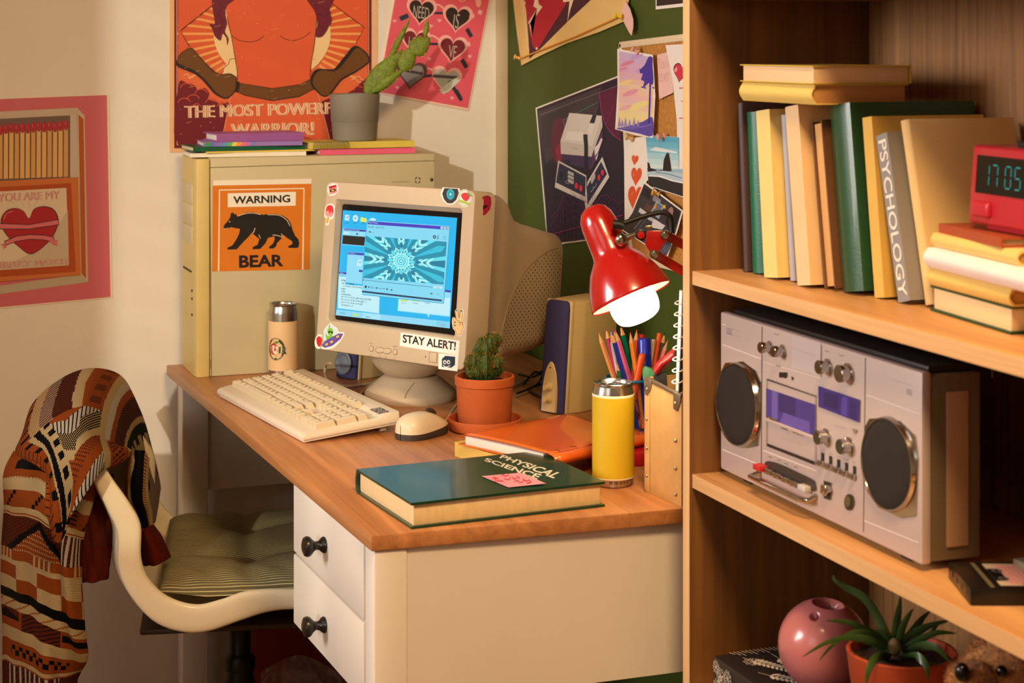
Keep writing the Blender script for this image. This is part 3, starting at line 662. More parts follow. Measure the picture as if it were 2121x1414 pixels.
for n, (x, y, w, h, s_) in enumerate(keys):
    mb = MB(T=TKt, mt=kcd) if n < 98 else rest
    X0, X1 = x0k + x * U_ + .0006, x0k + (x + w) * U_ - .0006; Y0, Y1 = .0235 + y * .0178 + .0006, .0235 + (y + h) * .0178 - .0006
    zb, zt = .0145, .0255 + (.0008 if y == 0 and w == 6 else 0)
    if y > 5: zb += .003; zt += .002
    ix, iy0, iy1 = .0024, .0020, .0034
    b = [(X0, Y0, zb), (X1, Y0, zb), (X1, Y1, zb), (X0, Y1, zb)]
    t = [(X0 + ix, Y0 + iy0, zt - .0008), (X1 - ix, Y0 + iy0, zt - .0008), (X1 - ix, Y1 - iy1, zt), (X0 + ix, Y1 - iy1, zt)]
    e = .0007
    t2 = [(X0 + ix + e, Y0 + iy0 + e, zt - .0003), (X1 - ix - e, Y0 + iy0 + e, zt - .0003), (X1 - ix - e, Y1 - iy1 - e, zt + .0004), (X0 + ix + e, Y1 - iy1 - e, zt + .0004)]
    mb.add(b + t, [[0, 1, 5, 4], [1, 2, 6, 5], [2, 3, 7, 6], [3, 0, 4, 7]], kcd)
    mb.add(t + t2, [[0, 1, 5, 4], [1, 2, 6, 5], [2, 3, 7, 6], [3, 0, 4, 7], [4, 5, 6, 7]], kcm)
    if s_:
        vs, fs = text_geo(s_, .01); sc = .0052 if len(s_) == 1 else .0042
        if len(s_) == 1: sc = .0066
        mb.add([(X0 + ix + .0012 + v[0] * sc, Y1 - iy1 - .0058 + v[1] * sc, zt + .00055 - (.0009 * (1 - (Y1 - iy1 - .006 - Y0) / .014) if h == 1 else 0) * 0) for v in vs], fs, pm('#4a4238'))
    if n < 98: mb.build('key', kb, smooth=0)
if rest.v: rest.build('remaining_keys', kb, smooth=0, kind='stuff')
# little face sticker at the right end
a = Art(lambda x, y, o: TKt @ V((x, y, .0216 + o)), lift=.0001, rough=.3)
a.rect(KL - .045, .132 - .0, KL - .006, .150, '#2c2a30')
for i in range(2):
    cx_ = KL - .035 + .019 * i
    a.frame(ellipse(cx_, .141, .0075, .0065, 20), .0014, '#d8d4cc'); a.ell(cx_ - .0025, .1425, .0012, .0014, '#f0ece4'); a.ell(cx_ + .0025, .1425, .0012, .0014, '#f0ece4'); a.curve([(cx_ - .003, .139), (cx_, .1374), (cx_ + .003, .139)], .0009, '#f0ece4')
a.build('face_sticker', kb, smooth=0, label='black and white sticker with two smiling faces')
a = Art(lambda x, y, o: TKt @ V((x, y, .0166 + o)), lift=.0001)

# ================= mouse =================
mo = onZ(874, 902, DT); mdir = V((.86, .50, 0)).normalized()
Tm = xf(mo, mdir * .88, V((-mdir.y, mdir.x, 0)) * .95, (0, 0, 1))
ms = thing('computer_mouse', 'beige and charcoal computer mouse beside the keyboard', 'mouse', mo)
mtop = mat('mouse_shell', (222, 204, 172), .32); mdk = mat('mouse_base', (62, 54, 46), .45)
def msec(x): # half width, top height, split height
    t = (x + .056) / .112
    w = .031 * (1 - abs(2 * t - 1) ** 3.2) ** .5 * (1.0 - .06 * t); h = .039 * (max(0, 1 - abs(2 * (t ** .85) - .86) ** 2.6 / 1.55)) ** .8
    h = max(h, .014); return w, h
rows_t, rows_b = [], []
N_ = 22
for i in range(N_ + 1):
    x = -.056 + .112 * (.5 - .5 * math.cos(PI * i / N_)); w, h = msec(x); t = i / N_
    w = max(w, .0006); spl = .010 + .010 * max(0, t - .25) ** 1.5 * 1.6
    spl = min(spl, h - .002)
    rt = []
    for j in range(17):
        a_ = PI * j / 16; rt.append((x, w * math.cos(a_), spl + (h - spl) * abs(math.sin(a_)) ** .75))
    rows_t.append(rt)
    rows_b.append([(x, w * .93, 0), (x, w * 1.01, .004), (x, w * 1.0, spl), (x, -w * 1.0, spl), (x, -w * 1.01, .004), (x, -w * .93, 0)])
mb = MB(T=Tm, mt=mtop); mb.grid(rows_t); mb.build('shell', ms, smooth=60)
mb = MB(T=Tm, mt=mdk); mb.grid(rows_b, cu=True); mb.build('base', ms, smooth=60)
MB(T=Tm, mt=mdk).tube([(.012, 0, .0372), (.020, 0, .0374), (.028, 0, .0345), (.034, 0, .030)], .0042, seg=10, flat=.8).build('scroll_wheel', ms)
cab = mat('cable_beige', (196, 176, 140), .5)
P = spline([Tm @ V((.054, 0, .012)), Tm @ V((.066, .004, .010)), onZ(948, 838, .762), onZ(985, 822, .757), onZ(1060, 800, .754), onZ(1090, 785, .754)], 8)
MB().tube(P, .0021, cab, seg=8).build('cable', ms)
# monitor leads lying on the desk
def lead(pts, lab, r=.0026, c=cab): 
    o = MB().tube(spline(pts, 8), r, c, seg=8).build('cable'); tag(o, lab, 'cable'); return o
lead([onZ(684, 752, .80), onZ(674, 757, .775), onZ(678, 786, .7535), onZ(712, 799, .7535), onZ(742, 798, .7535), onZ(770, 793, .7535), onZ(792, 784, .7535)], 'beige cable looping under the front of the monitor')
lead([onZ(800, 776, .760), onZ(780, 788, .760), onZ(757, 806, .7535), onZ(740, 822, .7535), onZ(726, 826, .7532)], 'beige cable running from the monitor to the keyboard', .0024)
for i, (c_, pts) in enumerate((('black cable tangled behind the terracotta pot', [onZ(1085, 795, .754), onZ(1110, 770, .77), onZ(1130, 790, .756), onZ(1095, 806, .754), onZ(1120, 822, .7535)]), ('black cable looping beside the blue fronted speaker', [onZ(1075, 775, .760), onZ(1105, 780, .768), onZ(1125, 768, .779), onZ(1112, 796, .762), onZ(1070, 815, .760)]))):
    lead(pts, c_, .0022, mat('cable_black', (25, 20, 18), .5))

# ================= speakers =================
navy = mat('speaker_navy', (52, 48, 92), .75, noise=.1, nscale=80, bump=.2, bscale=1500); spb = mat('speaker_shell', (206, 180, 124), .5)
def speaker(p1, p2, label, h=.187, lean=.016, dep=.115, controls=True):
    p1, p2 = V(p1), V(p2); xd = (p2 - p1).normalized(); yd = V((-xd.y, xd.x, 0)); w = (p2 - p1).length
    T = xf((p1 + p2) / 2, xd, yd, V((0, 0, 1)) + yd * (lean / h))
    r = thing('speaker', label, 'speaker', (p1 + p2) / 2 + yd * dep / 2)
    mb = MB(T=T, mt=spb)
    mb.prism([(-w / 2 + .003, .010, 0), (w / 2 - .003, .010, 0), (w / 2 + .006, .035, 0), (w / 2 + .008, dep, 0), (-w / 2 - .008, dep, 0), (-w / 2 - .006, .035, 0)], (0, 0, h - .002), bev=.003)
    mb.build('cabinet', r)
    mb = MB(T=T, mt=spb)
    mb.prism([(-w / 2, .006, 0), (w / 2, .006, 0), (w / 2 + .001, .013, 0), (-w / 2 - .001, .013, 0)], (0, 0, h), bev=.002); mb.build('front_frame', r)
    rows = []
    for z, s_ in ((.002, 1), (h * .6, 1), (h - .012, .98), (h - .003, .9), (h - .0005, .7)):
        rows.append([(w / 2 * .93 * s_ * math.sin(t), .008 - .013 * max(0, math.cos(t)) ** .6 * s_, z) for t in [-PI / 2 + PI * k / 16 for k in range(17)]])
    mb = MB(T=T, mt=navy); mb.grid(rows); mb.add(rows[-1], [list(range(17))]); mb.build('grille', r)
    if controls:
        n = 30
        zc = lambda v: .004 + v
        def arch(s_, y):
            P = [(-.0165 * s_, y, .003)]
            for k in range(n + 1):
                t = PI - PI * k / n; P.append((.0165 * s_ * math.cos(t), y, .025 + (.062 * s_) * math.sin(t)))
            P.append((.0165 * s_, y, .003)); return P
        a1, a2 = arch(1, -.004), arch(.94, -.0068)
        mb = MB(T=T, mt=spb); mb.grid([arch(1, .004), a1, a2]); mb.add(a2, [list(range(len(a2)))]); mb.build('control_panel', r)
        for z in (.044, .024):
            MB(T=T, mt=spb).lathe([(.0075, 0), (.0072, .002), (.0052, .003), (.005, .011), (.0042, .012), (1e-5, .012)], T=frame((0, -.0066, z), (0, -1, 0))).build('knob', r)
        MB(T=T, mt=dark).sph((0, -.0068, .076), .0013).build('indicator', r)
    else:
        MB(T=T, mt=mat('speaker_cone', (110, 116, 130), .5)).lathe([(.021, .001), (.021, .003), (.018, .0045), (.012, .001), (.006, .003), (1e-5, .0035)], T=frame((-.001, -.005, .03), (0, -1, 0))).build('cone', r)
    return r
speaker((1.101, 2.888, DT), (1.1255, 2.836, DT), 'tall blue fronted desktop speaker with two knobs beside the red lamp')
speaker((.858, 3.312, DT), (.886, 3.262, DT), 'blue fronted speaker half hidden behind the monitor', controls=False, dep=.07)
# ================= posters on the cream wall =================
def paper(key, h, rough=.55): return mat('paper_' + key, hexc(h), rough, noise=.02, nscale=30, bump=.05, bscale=60)
YP = YW - .0012
def wallB(ox=0, oy=0, s=1.0): return pix((0, YP, 1), (0, -1, 0), ox, oy, s)
def grid_sheet(pf, P, mt, curl=None, n=10, m=10, th=.0004):
    """quad sheet (TL,TR,BR,BL) with gentle curl(u,v) lift"""
    rows = []
    for i in range(n + 1):
        v = i / n; r = []
        for j in range(m + 1):
            u = j / m
            x = (P[0][0] * (1 - u) + P[1][0] * u) * (1 - v) + (P[3][0] * (1 - u) + P[2][0] * u) * v
            y = (P[0][1] * (1 - u) + P[1][1] * u) * (1 - v) + (P[3][1] * (1 - u) + P[2][1] * u) * v
            r.append(pf(x, y, (curl(u, v) if curl else 0)))
        rows.append(r)
    return rows
# -- matchbox poster --
f = wallB(0, 150, 2.668)
a = Art(f, lift=.0001)
a.add([f(x, y, z) for z in (-.0008, .0001) for x, y in ((-290, 155), (600, 122), (620, 1245), (-275, 1330))], [[0, 1, 2, 3], [4, 5, 6, 7], [0, 1, 5, 4], [1, 2, 6, 5], [2, 3, 7, 6], [3, 0, 4, 7]], paper('pinkedge', '#ecd9c4'))
a.poly([(-290, 158), (591, 125), (611, 1240), (-275, 1322)], '#cc6672')
a.poly([(-120, 222), (425, 195), (432, 590), (-120, 620)], '#6e5a56'); a.poly([(-120, 222), (425, 195), (424, 235), (-120, 262)], '#c4b4a4'); a.poly([(388, 236), (424, 234), (432, 578), (388, 580)], '#c8b8ac')
a.poly([(425, 195), (467, 238), (486, 1158), (440, 1112)], '#c6b8a4'); a.poly([(433, 232), (461, 258), (476, 1140), (450, 1110)], '#b4561c')
a.poly([(-120, 1195), (440, 1115), (486, 1158), (-120, 1240)], '#b8a890')
for i in range(15):
    x = 365 - i * 30.2; y_ = 262 + i * 1.6 + (i * 7 % 5) * 2
    a.poly([(x - 11, y_ + 40), (x + 11, y_ + 40), (x + 12, 575 + i), (x - 13, 577 + i)], '#e0b070' if i % 3 else '#d2a060'); a.line([(x + 12, y_ + 50), (x + 12, 575 + i)], 2, '#6a4428'); a.ell(x, y_ + 28, 14, 29, '#b02338'); a.ell(x - 4, y_ + 20, 3, 9, '#d05060')
a.poly([(-120, 605), (430, 578), (445, 1118), (-120, 1165)], '#c87038'); a.poly([(-120, 640), (392, 610), (418, 1100), (-120, 1138)], '#ae4a14')
a.poly([(-120, 664), (366, 637), (380, 1064), (-120, 1100)], '#dcc8b0'); a.poly([(-120, 1000), (40, 1060), (250, 960), (374, 760), (380, 1064), (-120, 1100)], '#c8b49c')
for k in range(9):
    t = -PI * (k + .5) / 9; a.line([(160 + 80 * math.cos(t), 800 + 60 * math.sin(t)), (160 + 150 * math.cos(t), 800 + 110 * math.sin(t))], 1.5, '#a89884')
def outline_text(a, t, q, c1, c2):
    [a.text(t, [(x + k, y) for x, y in q], c1, .0) for k in (-2, 2)]; a.text(t, q, c2, -.018)
outline_text(a, 'YOU ARE MY', [(-12, 668), (332, 652), (331, 697), (-12, 716)], '#b8485a', '#e0ccb8')
outline_text(a, 'PERFECT  MATCH', [(-30, 1046), (370, 1026), (369, 1058), (-30, 1084)], '#b8485a', '#e0ccb8')
H = [(160, 805), (185, 755), (235, 738), (290, 750), (320, 795), (318, 850), (285, 915), (225, 975), (165, 1004), (105, 965), (40, 905), (8, 850), (5, 805), (35, 762), (85, 748), (130, 765)]
a.poly([(p.x, p.y) for p in spline([(x, y, 0) for x, y in H], 4, True)], '#3a1420'); a.poly([(162 + (p.x - 162) * .97, 870 + (p.y - 870) * .97) for p in spline([(x, y, 0) for x, y in H], 4, True)], '#a81828')
a.curve([(20, 812), (35, 780), (70, 764)], 7, '#d05868')
a.poly([(-6, 832), (160, 838), (325, 810), (326, 842), (160, 866), (-4, 866)], '#3a1420'); a.poly([(-4, 836), (160, 842), (322, 814), (323, 838), (160, 862), (-2, 862)], '#d4707c')
a.poly([(22, 930), (90, 902), (165, 893), (240, 896), (298, 908), (300, 940), (240, 926), (165, 922), (90, 934), (34, 954)], '#3a1420'); a.poly([(26, 934), (92, 906), (165, 897), (240, 900), (294, 911), (296, 934), (240, 922), (165, 918), (90, 930), (36, 950)], '#d4707c')
a.poly([(4, 950), (26, 940), (38, 962), (14, 976), (20, 962)], '#d4707c'); a.poly([(268, 932), (294, 928), (324, 924), (312, 938), (322, 954), (296, 952)], '#d4707c')
o = a.build('poster', smooth=0); tag(o, 'pink poster of an open matchbox on the left of the cream wall', 'poster')
# -- warrior poster --
f = wallB(330, 0, 4.285)
a = Art(f, lift=.0001)
TOP = -420
a.add([f(x, y, z) for z in (-.0008, .0001) for x, y in ((92, TOP), (1936, TOP), (1936, 1330), (92, 1352))], [[0, 1, 2, 3], [4, 5, 6, 7], [0, 1, 5, 4], [1, 2, 6, 5], [2, 3, 7, 6], [3, 0, 4, 7]], paper('tan', '#e6b78a'))
a.poly([(132, TOP + 40), (1884, TOP + 40), (1884, 1292), (132, 1316)], '#6e1626'); a.line([(155, TOP + 60), (158, 1288)], 7, '#e6a88a'); a.line([(1858, TOP + 60), (1856, 1270)], 7, '#e6a88a'); a.line([(158, 1284), (1856, 1268)], 7, '#e6a88a')
a.poly([(166, TOP + 60), (1848, TOP + 60), (1848, 1268), (166, 1284)], '#da5c34')
a.poly([(166, 560), (1848, 560), (1848, 900), (166, 900)], '#e06a40')
CXw, CYw = 1000, 300
for k in range(64):
    t = 2 * PI * k / 64
    if abs(math.cos(t)) < .45: continue
    R1 = min(840, 850 / abs(math.cos(t))); R0 = 505
    if math.sin(t) * R1 + CYw > 720: R1 = (700 - CYw) / math.sin(t)
    if R1 > R0: a.poly([(CXw + R0 * math.cos(t - .022), CYw + R0 * math.sin(t - .022)), (CXw + R1 * math.cos(t - .012), CYw + R1 * math.sin(t - .012)), (CXw + R1 * math.cos(t + .012), CYw + R1 * math.sin(t + .012)), (CXw + R0 * math.cos(t + .022), CYw + R0 * math.sin(t + .022))], '#efa45c')
a.ell(CXw, CYw, 520, 430, '#eecb96', n=48)
a.blob([(560, 660), (570, 600), (600, 560), (640, 520), (690, 540), (690, 700), (600, 700)], '#efcf9e', 3); a.curve([(560, 650), (575, 600), (610, 570), (630, 525), (690, 520)], 6, '#8a2a24')
def cloud(P, c): a.blob(P, c, 4)
cloud([(168, 760), (240, 735), (310, 760), (340, 800), (400, 780), (440, 830), (430, 880), (500, 900), (540, 930), (600, 910), (650, 960), (700, 1260), (168, 1284)], '#701426')
for x, y_, r in ((240, 800, 60), (370, 850, 60), (300, 900, 60), (460, 930, 55), (220, 930, 60), (560, 960, 50), (330, 960, 40)): a.curve([(x + r * math.cos(t), y_ + r * math.sin(t)) for t in [-PI + .3 + k * .4 for k in range(7)]], 7, '#d2543c')
cloud([(1848, 730), (1780, 740), (1730, 790), (1600, 850), (1480, 880), (1400, 960), (1400, 1268), (1848, 1268)], '#701426')
a.curve([(1720, 800), (1750, 765), (1800, 775)], 7, '#d2543c')
for x, y_ in ((250, 670), (1740, 710), (1770, 690)): a.curve([(x - 40, y_), (x, y_ - 12), (x + 20, y_ + 12), (x + 50, y_ + 20)], 7, '#efb27c')
# figure
DK2 = '#3c1a18'; SK = '#dc5c36'
a.poly([(640, 820), (1400, 800), (1520, 1270), (545, 1280)], '#dd6038'); a.line([(640, 820), (545, 1280)], 6, '#e8a070'); a.line([(1400, 800), (1520, 1268)], 6, '#e8a070')
a.poly([(166, 90), (166, -120), (500, -140), (520, 10), (460, 60), (190, 270), (260, 410), (166, 520)], SK); a.line([(465, 50), (182, 274), (265, 412)], 7, DK2)
a.poly([(1848, 200), (1848, -160), (1500, -140), (1500, 20), (1815, 240), (1735, 400), (1848, 500)], SK); a.line([(1530, 30), (1818, 244), (1740, 392)], 7, DK2)
a.blob([(580, -200), (590, 60), (610, 230), (640, 330), (665, 480), (690, 620), (690, 720), (820, 780), (1000, 800), (1200, 780), (1335, 700), (1345, 560), (1375, 380), (1390, 250), (1400, 60), (1420, -200)], SK, 4)
a.curve([(600, 150), (640, 330), (668, 500), (690, 640), (688, 710)], 6, DK2); a.curve([(1395, 160), (1375, 380), (1345, 560), (1336, 690)], 6, DK2)
a.curve([(640, 316), (700, 355), (790, 372), (870, 358), (925, 320)], 6, '#5a2018'); a.curve([(1072, 318), (1130, 352), (1200, 358), (1280, 330), (1340, 280)], 6, '#5a2018')
a.blob([(470, -60), (580, -60), (670, -10), (600, 50), (585, 130), (600, 210), (580, 280), (612, 340), (600, 402), (592, 340), (560, 300), (540, 360), (490, 320), (470, 260), (446, 214), (490, 210), (480, 130), (466, 40)], '#6c1630', 4)
a.blob([(1290, -60), (1550, -60), (1540, 20), (1510, 90), (1530, 180), (1500, 240), (1480, 280), (1440, 326), (1390, 328), (1384, 280), (1400, 220), (1390, 150), (1370, 90), (1320, 20)], '#6c1630', 4)
for P in ([(500, 0), (560, 60), (520, 120), (560, 200), (520, 280)], [(1340, 0), (1420, 60), (1500, 70)], [(1400, 120), (1460, 140), (1520, 110)], [(1400, 220), (1450, 250), (1490, 220)]): a.curve(P, 5, '#42101c')
BR_, BD = '#6a421c', '#241a1c'
a.poly([(680, 712), (720, 736), (1000, 782), (1240, 748), (1345, 696), (1370, 790), (1240, 860), (1000, 896), (760, 850), (672, 812)], '#2a1812'); a.poly([(715, 738), (1000, 788), (1240, 754), (1345, 704), (1362, 786), (1238, 852), (1000, 888), (770, 846), (700, 820)], BR_)
a.blob([(158, 520), (200, 460), (280, 424), (320, 460), (400, 550), (500, 640), (560, 655), (620, 650), (660, 668), (684, 700), (672, 812), (590, 876), (500, 840), (440, 780), (380, 710), (300, 650), (158, 590)], BD, 3)
a.blob([(164, 518), (204, 466), (278, 430), (316, 466), (396, 556), (496, 648), (600, 656), (656, 676), (676, 706), (664, 806), (592, 866), (510, 826), (460, 770), (390, 690), (300, 620), (168, 562)], BR_, 3)
a.blob([(1860, 520), (1830, 460), (1730, 404), (1640, 500), (1560, 600), (1520, 615), (1400, 612), (1350, 660), (1338, 740), (1380, 800), (1450, 856), (1510, 840), (1560, 780), (1620, 706), (1740, 640), (1850, 560)], BD, 3)
a.blob([(1850, 520), (1820, 470), (1750, 424), (1660, 530), (1560, 630), (1430, 622), (1370, 680), (1360, 740), (1390, 790), (1450, 846), (1500, 832), (1550, 772), (1610, 696), (1740, 626), (1840, 556)], BR_, 3)
rnd = random.Random(3)
for i in range(170):
    x, y_ = rnd.uniform(180, 1840), rnd.uniform(0, 1260); r = rnd.uniform(1.5, 5)
    if i % 6: a.poly([(x - r, y_), (x, y_ - r * .7), (x + r * rnd.uniform(1, 2), y_), (x, y_ + r)], '#eeb083', up=False)
    else: a.line([(x, y_), (x + rnd.uniform(20, 70), y_ - rnd.uniform(4, 16))], 2, '#eeb083', up=False)
def deco(t, q):
    [a.text(t, [(x + k, y) for x, y in q], '#f0cfa8', .0) for k in (-8, -3, 3, 8)]; a.text(t, q, '#c05a40', -.030)
deco('THE MOST POWERFUL', [(226, 938), (1700, 900), (1704, 1006), (228, 1048)]); deco('WARRIOR!', [(636, 1098), (1366, 1082), (1366, 1196), (640, 1216)])
o = a.build('poster', smooth=0); tag(o, 'orange retro poster of a gloved warrior above the computer tower', 'poster')
# -- sunglasses poster --
f = wallB(760, 0, 4.715)
a = Art(f, lift=.0014)
q = [(312, -260), (1248, -260), (990, 1082), (100, 912)]
a.add([f(x, y, z) for z in (-.0006, .0012) for x, y in q], [[0, 1, 2, 3], [4, 5, 6, 7], [0, 1, 5, 4], [1, 2, 6, 5], [2, 3, 7, 6], [3, 0, 4, 7]], paper('pinkrim', '#f0c8b8'))
a.poly([(318, -255), (1240, -255), (985, 1056), (110, 896)], '#df5a6e')
def hp(cx, cy, w, h, rot=.12): return heart_pts(cx, cy, w, h, rot)
def lens(cx, cy, w, h, c, rim='#f3b3b0', rot=.14):
    a.poly(hp(cx, cy, w * 1.24, h * 1.22, rot), rim); a.poly(hp(cx, cy + 4, w, h, rot), c)
for (x, y_, c, x2, y2, c2) in ((525, 118, '#2e2020', 878, 190, '#2e2020'), (470, 420, '#74202e', 830, 490, '#74202e'), (430, 740, '#8f8a88', 770, 790, '#a8aaa2')):
    a.line([(x + 110, y_ + 8), (x2 - 100, y2 - 60)], 24, '#2c2c48'); a.curve([(x + 120, y_ - 60), (x + 170, y_ - 72), (x2 - 110, y2 - 90)], 16, '#f3b3b0')
    lens(x, y_, 240, 230, c, '#f3b3b0' if c != '#8f8a88' else '#5a3a40'); lens(x2, y2, 240, 230, c2, '#f3b3b0' if c != '#8f8a88' else '#f0b0b0')
    a.line([(x2 + 95, y2 + 90), (x2 + 140, y2 + 170)], 40, '#2c2c40')
a.line([(400, 150), (320, 185)], 44, '#26344c')
for P in ([(1085, 110), (1120, 130)], [(1000, 150), (1045, 160)], [(960, 440), (1005, 425)]): a.line(P, 40, '#f3b3b0')
a.line([(640, 740), (900, 760)], 30, '#4c4048'); a.line([(380, 690), (540, 720)], 26, '#4c4048'); a.line([(800, 790), (920, 980)], 34, '#2c2c40')
a.poly([(700, 880), (800, 800), (900, 740), (890, 800), (790, 900), (735, 912)], '#c8ccc2')
for t, q in (('NEED', [(456, 52), (608, 80), (600, 186), (444, 170)]), ('IS', [(850, 140), (908, 136), (884, 280), (836, 268)]), ('VE', [(800, 440), (880, 452), (856, 574), (798, 560)]), ('LO', [(410, 356), (490, 366), (480, 480), (400, 470)])): a.text(t, q, '#cfc4bc', -.012)
for x, y_ in ((266, 208), (704, 204), (622, 258), (605, 578), (1000, 553), (828, 960), (293, 858), (560, -40)): a.heart(x, y_, 40, 38, '#f0a4a8', .2)
a.blob([(1060, -40), (1110, 0), (1105, 60), (1080, 72), (1060, 40)], '#f0a8a4', 3); a.curve([(890, 0), (920, 14), (960, 4)], 8, '#f0a8a4')
o = a.build('poster', smooth=0); tag(o, 'tilted pink poster of heart shaped sunglasses beside the green wall', 'poster')

# ================= papers on the green wall =================
XP = XW - .0012
def wallG(ox=0, oy=0, s=1.0, x=XP): return pix((x, 2.5, 1), (-1, 0, 0), ox, oy, s)
def card(f, q, mt, lift=.0012, th=.0005):
    a = Art(f, lift=lift + .0001)
    n = len(q); a.add([f(x, y, z) for z in (lift - th, lift) for x, y in q], [list(range(n)), [i + n for i in range(n)]] + [[i, (i + 1) % n, (i + 1) % n + n, i + n] for i in range(n)], mt)
    return a
white = paper('white', '#f2ece2'); cream_p = paper('cream', '#efd9a4'); pinkp = paper('pink', '#efc6bc')
def pin(f, x, y, lift, c, lab, tip=(0, 0)):
    p0 = f(x, y, lift); nrm = (f(x, y, lift + .01) - p0).normalized()
    d = (nrm + V((0, tip[0], tip[1]))).normalized()
    T = frame(p0 - d * .0008, d); m = mat('pin_' + c.lstrip('#'), hexc(c), .3)
    mb = MB(T=T, mt=m); mb.lathe([(1e-5, 0), (.0052, 0), (.0054, .0012), (.0030, .0022), (.0026, .0075), (.0036, .0098), (.0058, .0105), (.0058, .0128), (.0040, .0135), (1e-5, .0136)], seg=18)
    o = mb.build('push_pin', origin=tuple(p0)); tag(o, lab, 'push pin', 'push pins on the green wall and cork board'); return o
# heart and lightning poster at the top
f = wallG(1030, 0, 2.945)
sx = lambda x, y, l: f(x, y, l)
a = card(f, [(100, -420), (860, -420), (815, -10), (780, 132), (630, 195), (430, 265), (270, 340), (155, 400), (148, 350), (125, 180), (105, 0)], mat('poster_tan', (228, 196, 122), .55, noise=.03, nscale=20), .003, .0006)
a.poly([(150, -400), (620, -400), (585, -5), (440, 130), (300, 270), (205, 360), (203, 300), (175, 60)], '#3a1a2c'); a.poly([(120, -200), (165, -200), (200, 250), (202, 350)], '#eec98c')
a.blob([(160, -120), (240, -260), (400, -150), (440, -20), (400, 70), (330, 180), (250, 300), (215, 240), (190, 90)], '#b01a2c', 4)
a.poly([(250, -80), (262, 25), (285, 42), (205, 150), (222, 228), (212, 150), (196, 140), (252, 52), (230, 40)], '#f2dcb8'); a.poly([(410, -5), (478, -12), (452, 70), (437, 138), (444, 70), (450, 8), (412, 14)], '#f2dcb8')
for x, y_ in ((176, 18), (250, 296)): a.ell(x, y_, 6, 8, '#f2dcb8')
o = a.build('poster', smooth=0); tag(o, 'tan poster of a red heart struck by lightning at the top of the green wall', 'poster')
o = MB().tube([f(165, 354, .0062), f(300, 300, .007), f(500, 222, .007), f(768, 100, .0062)], .0016, mat('cord_orange', (226, 150, 40), .5), seg=8).build('cord'); tag(o, 'orange cord stretched between two pins across the lightning poster', 'cord')
pin(f, 150, 356, .004, '#e0a860', 'tan push pin at the lower corner of the lightning poster', (.5, .3)); pin(f, 786, 102, .009, '#e8cc20', 'yellow push pin holding a pink petal of paper', (.6, .1))
P = [(775, 60), (800, 5), (835, 55), (858, 120), (858, 170), (845, 218), (825, 195), (790, 140), (772, 95)]
mb = MB(mt=pinkp); A = [f(x, y, .0045 + .00006 * max(0, x - 790)) for x, y in P]; n = len(P); mb.add(A + [p + V((-.0005, 0, 0)) for p in A], [list(range(n)), [i + n for i in range(n)]] + [[i, (i + 1) % n, (i + 1) % n + n, i + n] for i in range(n)])
o = mb.build('paper_petal', smooth=0); tag(o, 'pale pink petal shaped paper pinned to the corner of the lightning poster', 'paper')
a = card(f, [(968, -400), (1240, -440), (1240, 30), (970, 58)], white); a.poly([(976, -390), (1240, -430), (1240, 8), (976, 38)], '#231f24'); o = a.build('photograph', smooth=0); tag(o, 'dark white edged photograph at the top beside the bookcase', 'photo')
# game console poster
a = card(f, [(237, 658), (900, 400), (905, 1420), (310, 1500)], white)
a.poly([(245, 664), (900, 410), (905, 1412), (316, 1490)], '#1a1730'); a.poly([(252, 680), (640, 528), (600, 760), (420, 900), (300, 1000), (262, 800)], '#3a3640'); a.poly([(262, 720), (500, 620), (400, 760), (330, 900), (280, 900)], '#2c2a38')
a.line([(266, 700), (745, 520)], 3, '#7a7080'); a.line([(266, 700), (318, 1600)], 3, '#4a4260')
a.poly([(628, 570), (745, 522), (760, 860), (700, 810), (650, 720)], '#5a1240'); a.curve([(628, 570), (645, 700), (690, 800), (760, 858)], 3, '#c03890'); a.line([(730, 590), (668, 760)], 2, '#a02c60')
a.blob([(350, 740), (400, 720), (440, 760), (430, 900), (390, 1000), (350, 980), (330, 900)], '#5c1638', 4); a.blob([(360, 900), (395, 880), (400, 960), (370, 980)], '#8c1a40', 3)
a.line([(410, 730), (625, 620), (575, 770)], 3, '#3c9aa0'); a.line([(408, 730), (415, 770)], 3, '#3c9aa0')
a.poly([(398, 935), (580, 955), (645, 790), (650, 860), (580, 1035), (398, 990)], '#3a2c58'); a.poly([(585, 950), (648, 800), (652, 860), (584, 1030)], '#54305c'); a.poly([(416, 972), (450, 976), (450, 1000), (416, 996)], '#241c40')
a.poly([(445, 688), (642, 706), (648, 770), (580, 955), (394, 938), (390, 866)], '#cfcac0'); a.poly([(445, 688), (642, 706), (585, 890), (390, 862)], '#dedad0'); a.poly([(432, 800), (530, 808), (522, 862), (420, 852)], '#ebe8e0'); a.line([(460, 902), (500, 908)], 3, '#8c8880')
a.poly([(588, 700), (612, 702), (598, 752), (568, 750)], '#1c2438'); a.poly([(530, 820), (556, 818), (560, 900), (558, 1040), (534, 1020), (536, 900)], '#12182c'); a.poly([(568, 752), (596, 758), (580, 818), (556, 818)], '#e8e4dc')
a.poly([(600, 900), (620, 880), (640, 840), (648, 850), (620, 930), (600, 950)], '#e8e0e4'); a.poly([(605, 960), (625, 930), (610, 980)], '#e8e0e4')
def padc(q1, q2, depth):
    a.poly([(x, y_) for x, y_ in q1], '#dcd8d0')
a.poly([(378, 978), (550, 1070), (546, 1230), (357, 1142)], '#d6d2ca'); a.poly([(384, 992), (546, 1078), (542, 1200), (364, 1112)], '#232c4c')
a.poly([(648, 955), (690, 1080), (548, 1300), (540, 1240), (556, 1108)], '#d6d2ca'); a.poly([(640, 985), (676, 1060), (556, 1246), (552, 1140)], '#232c4c')
a.line([(388, 1062), (408, 1072)], 10, '#101828'); a.line([(398, 1045), (396, 1088)], 10, '#101828')
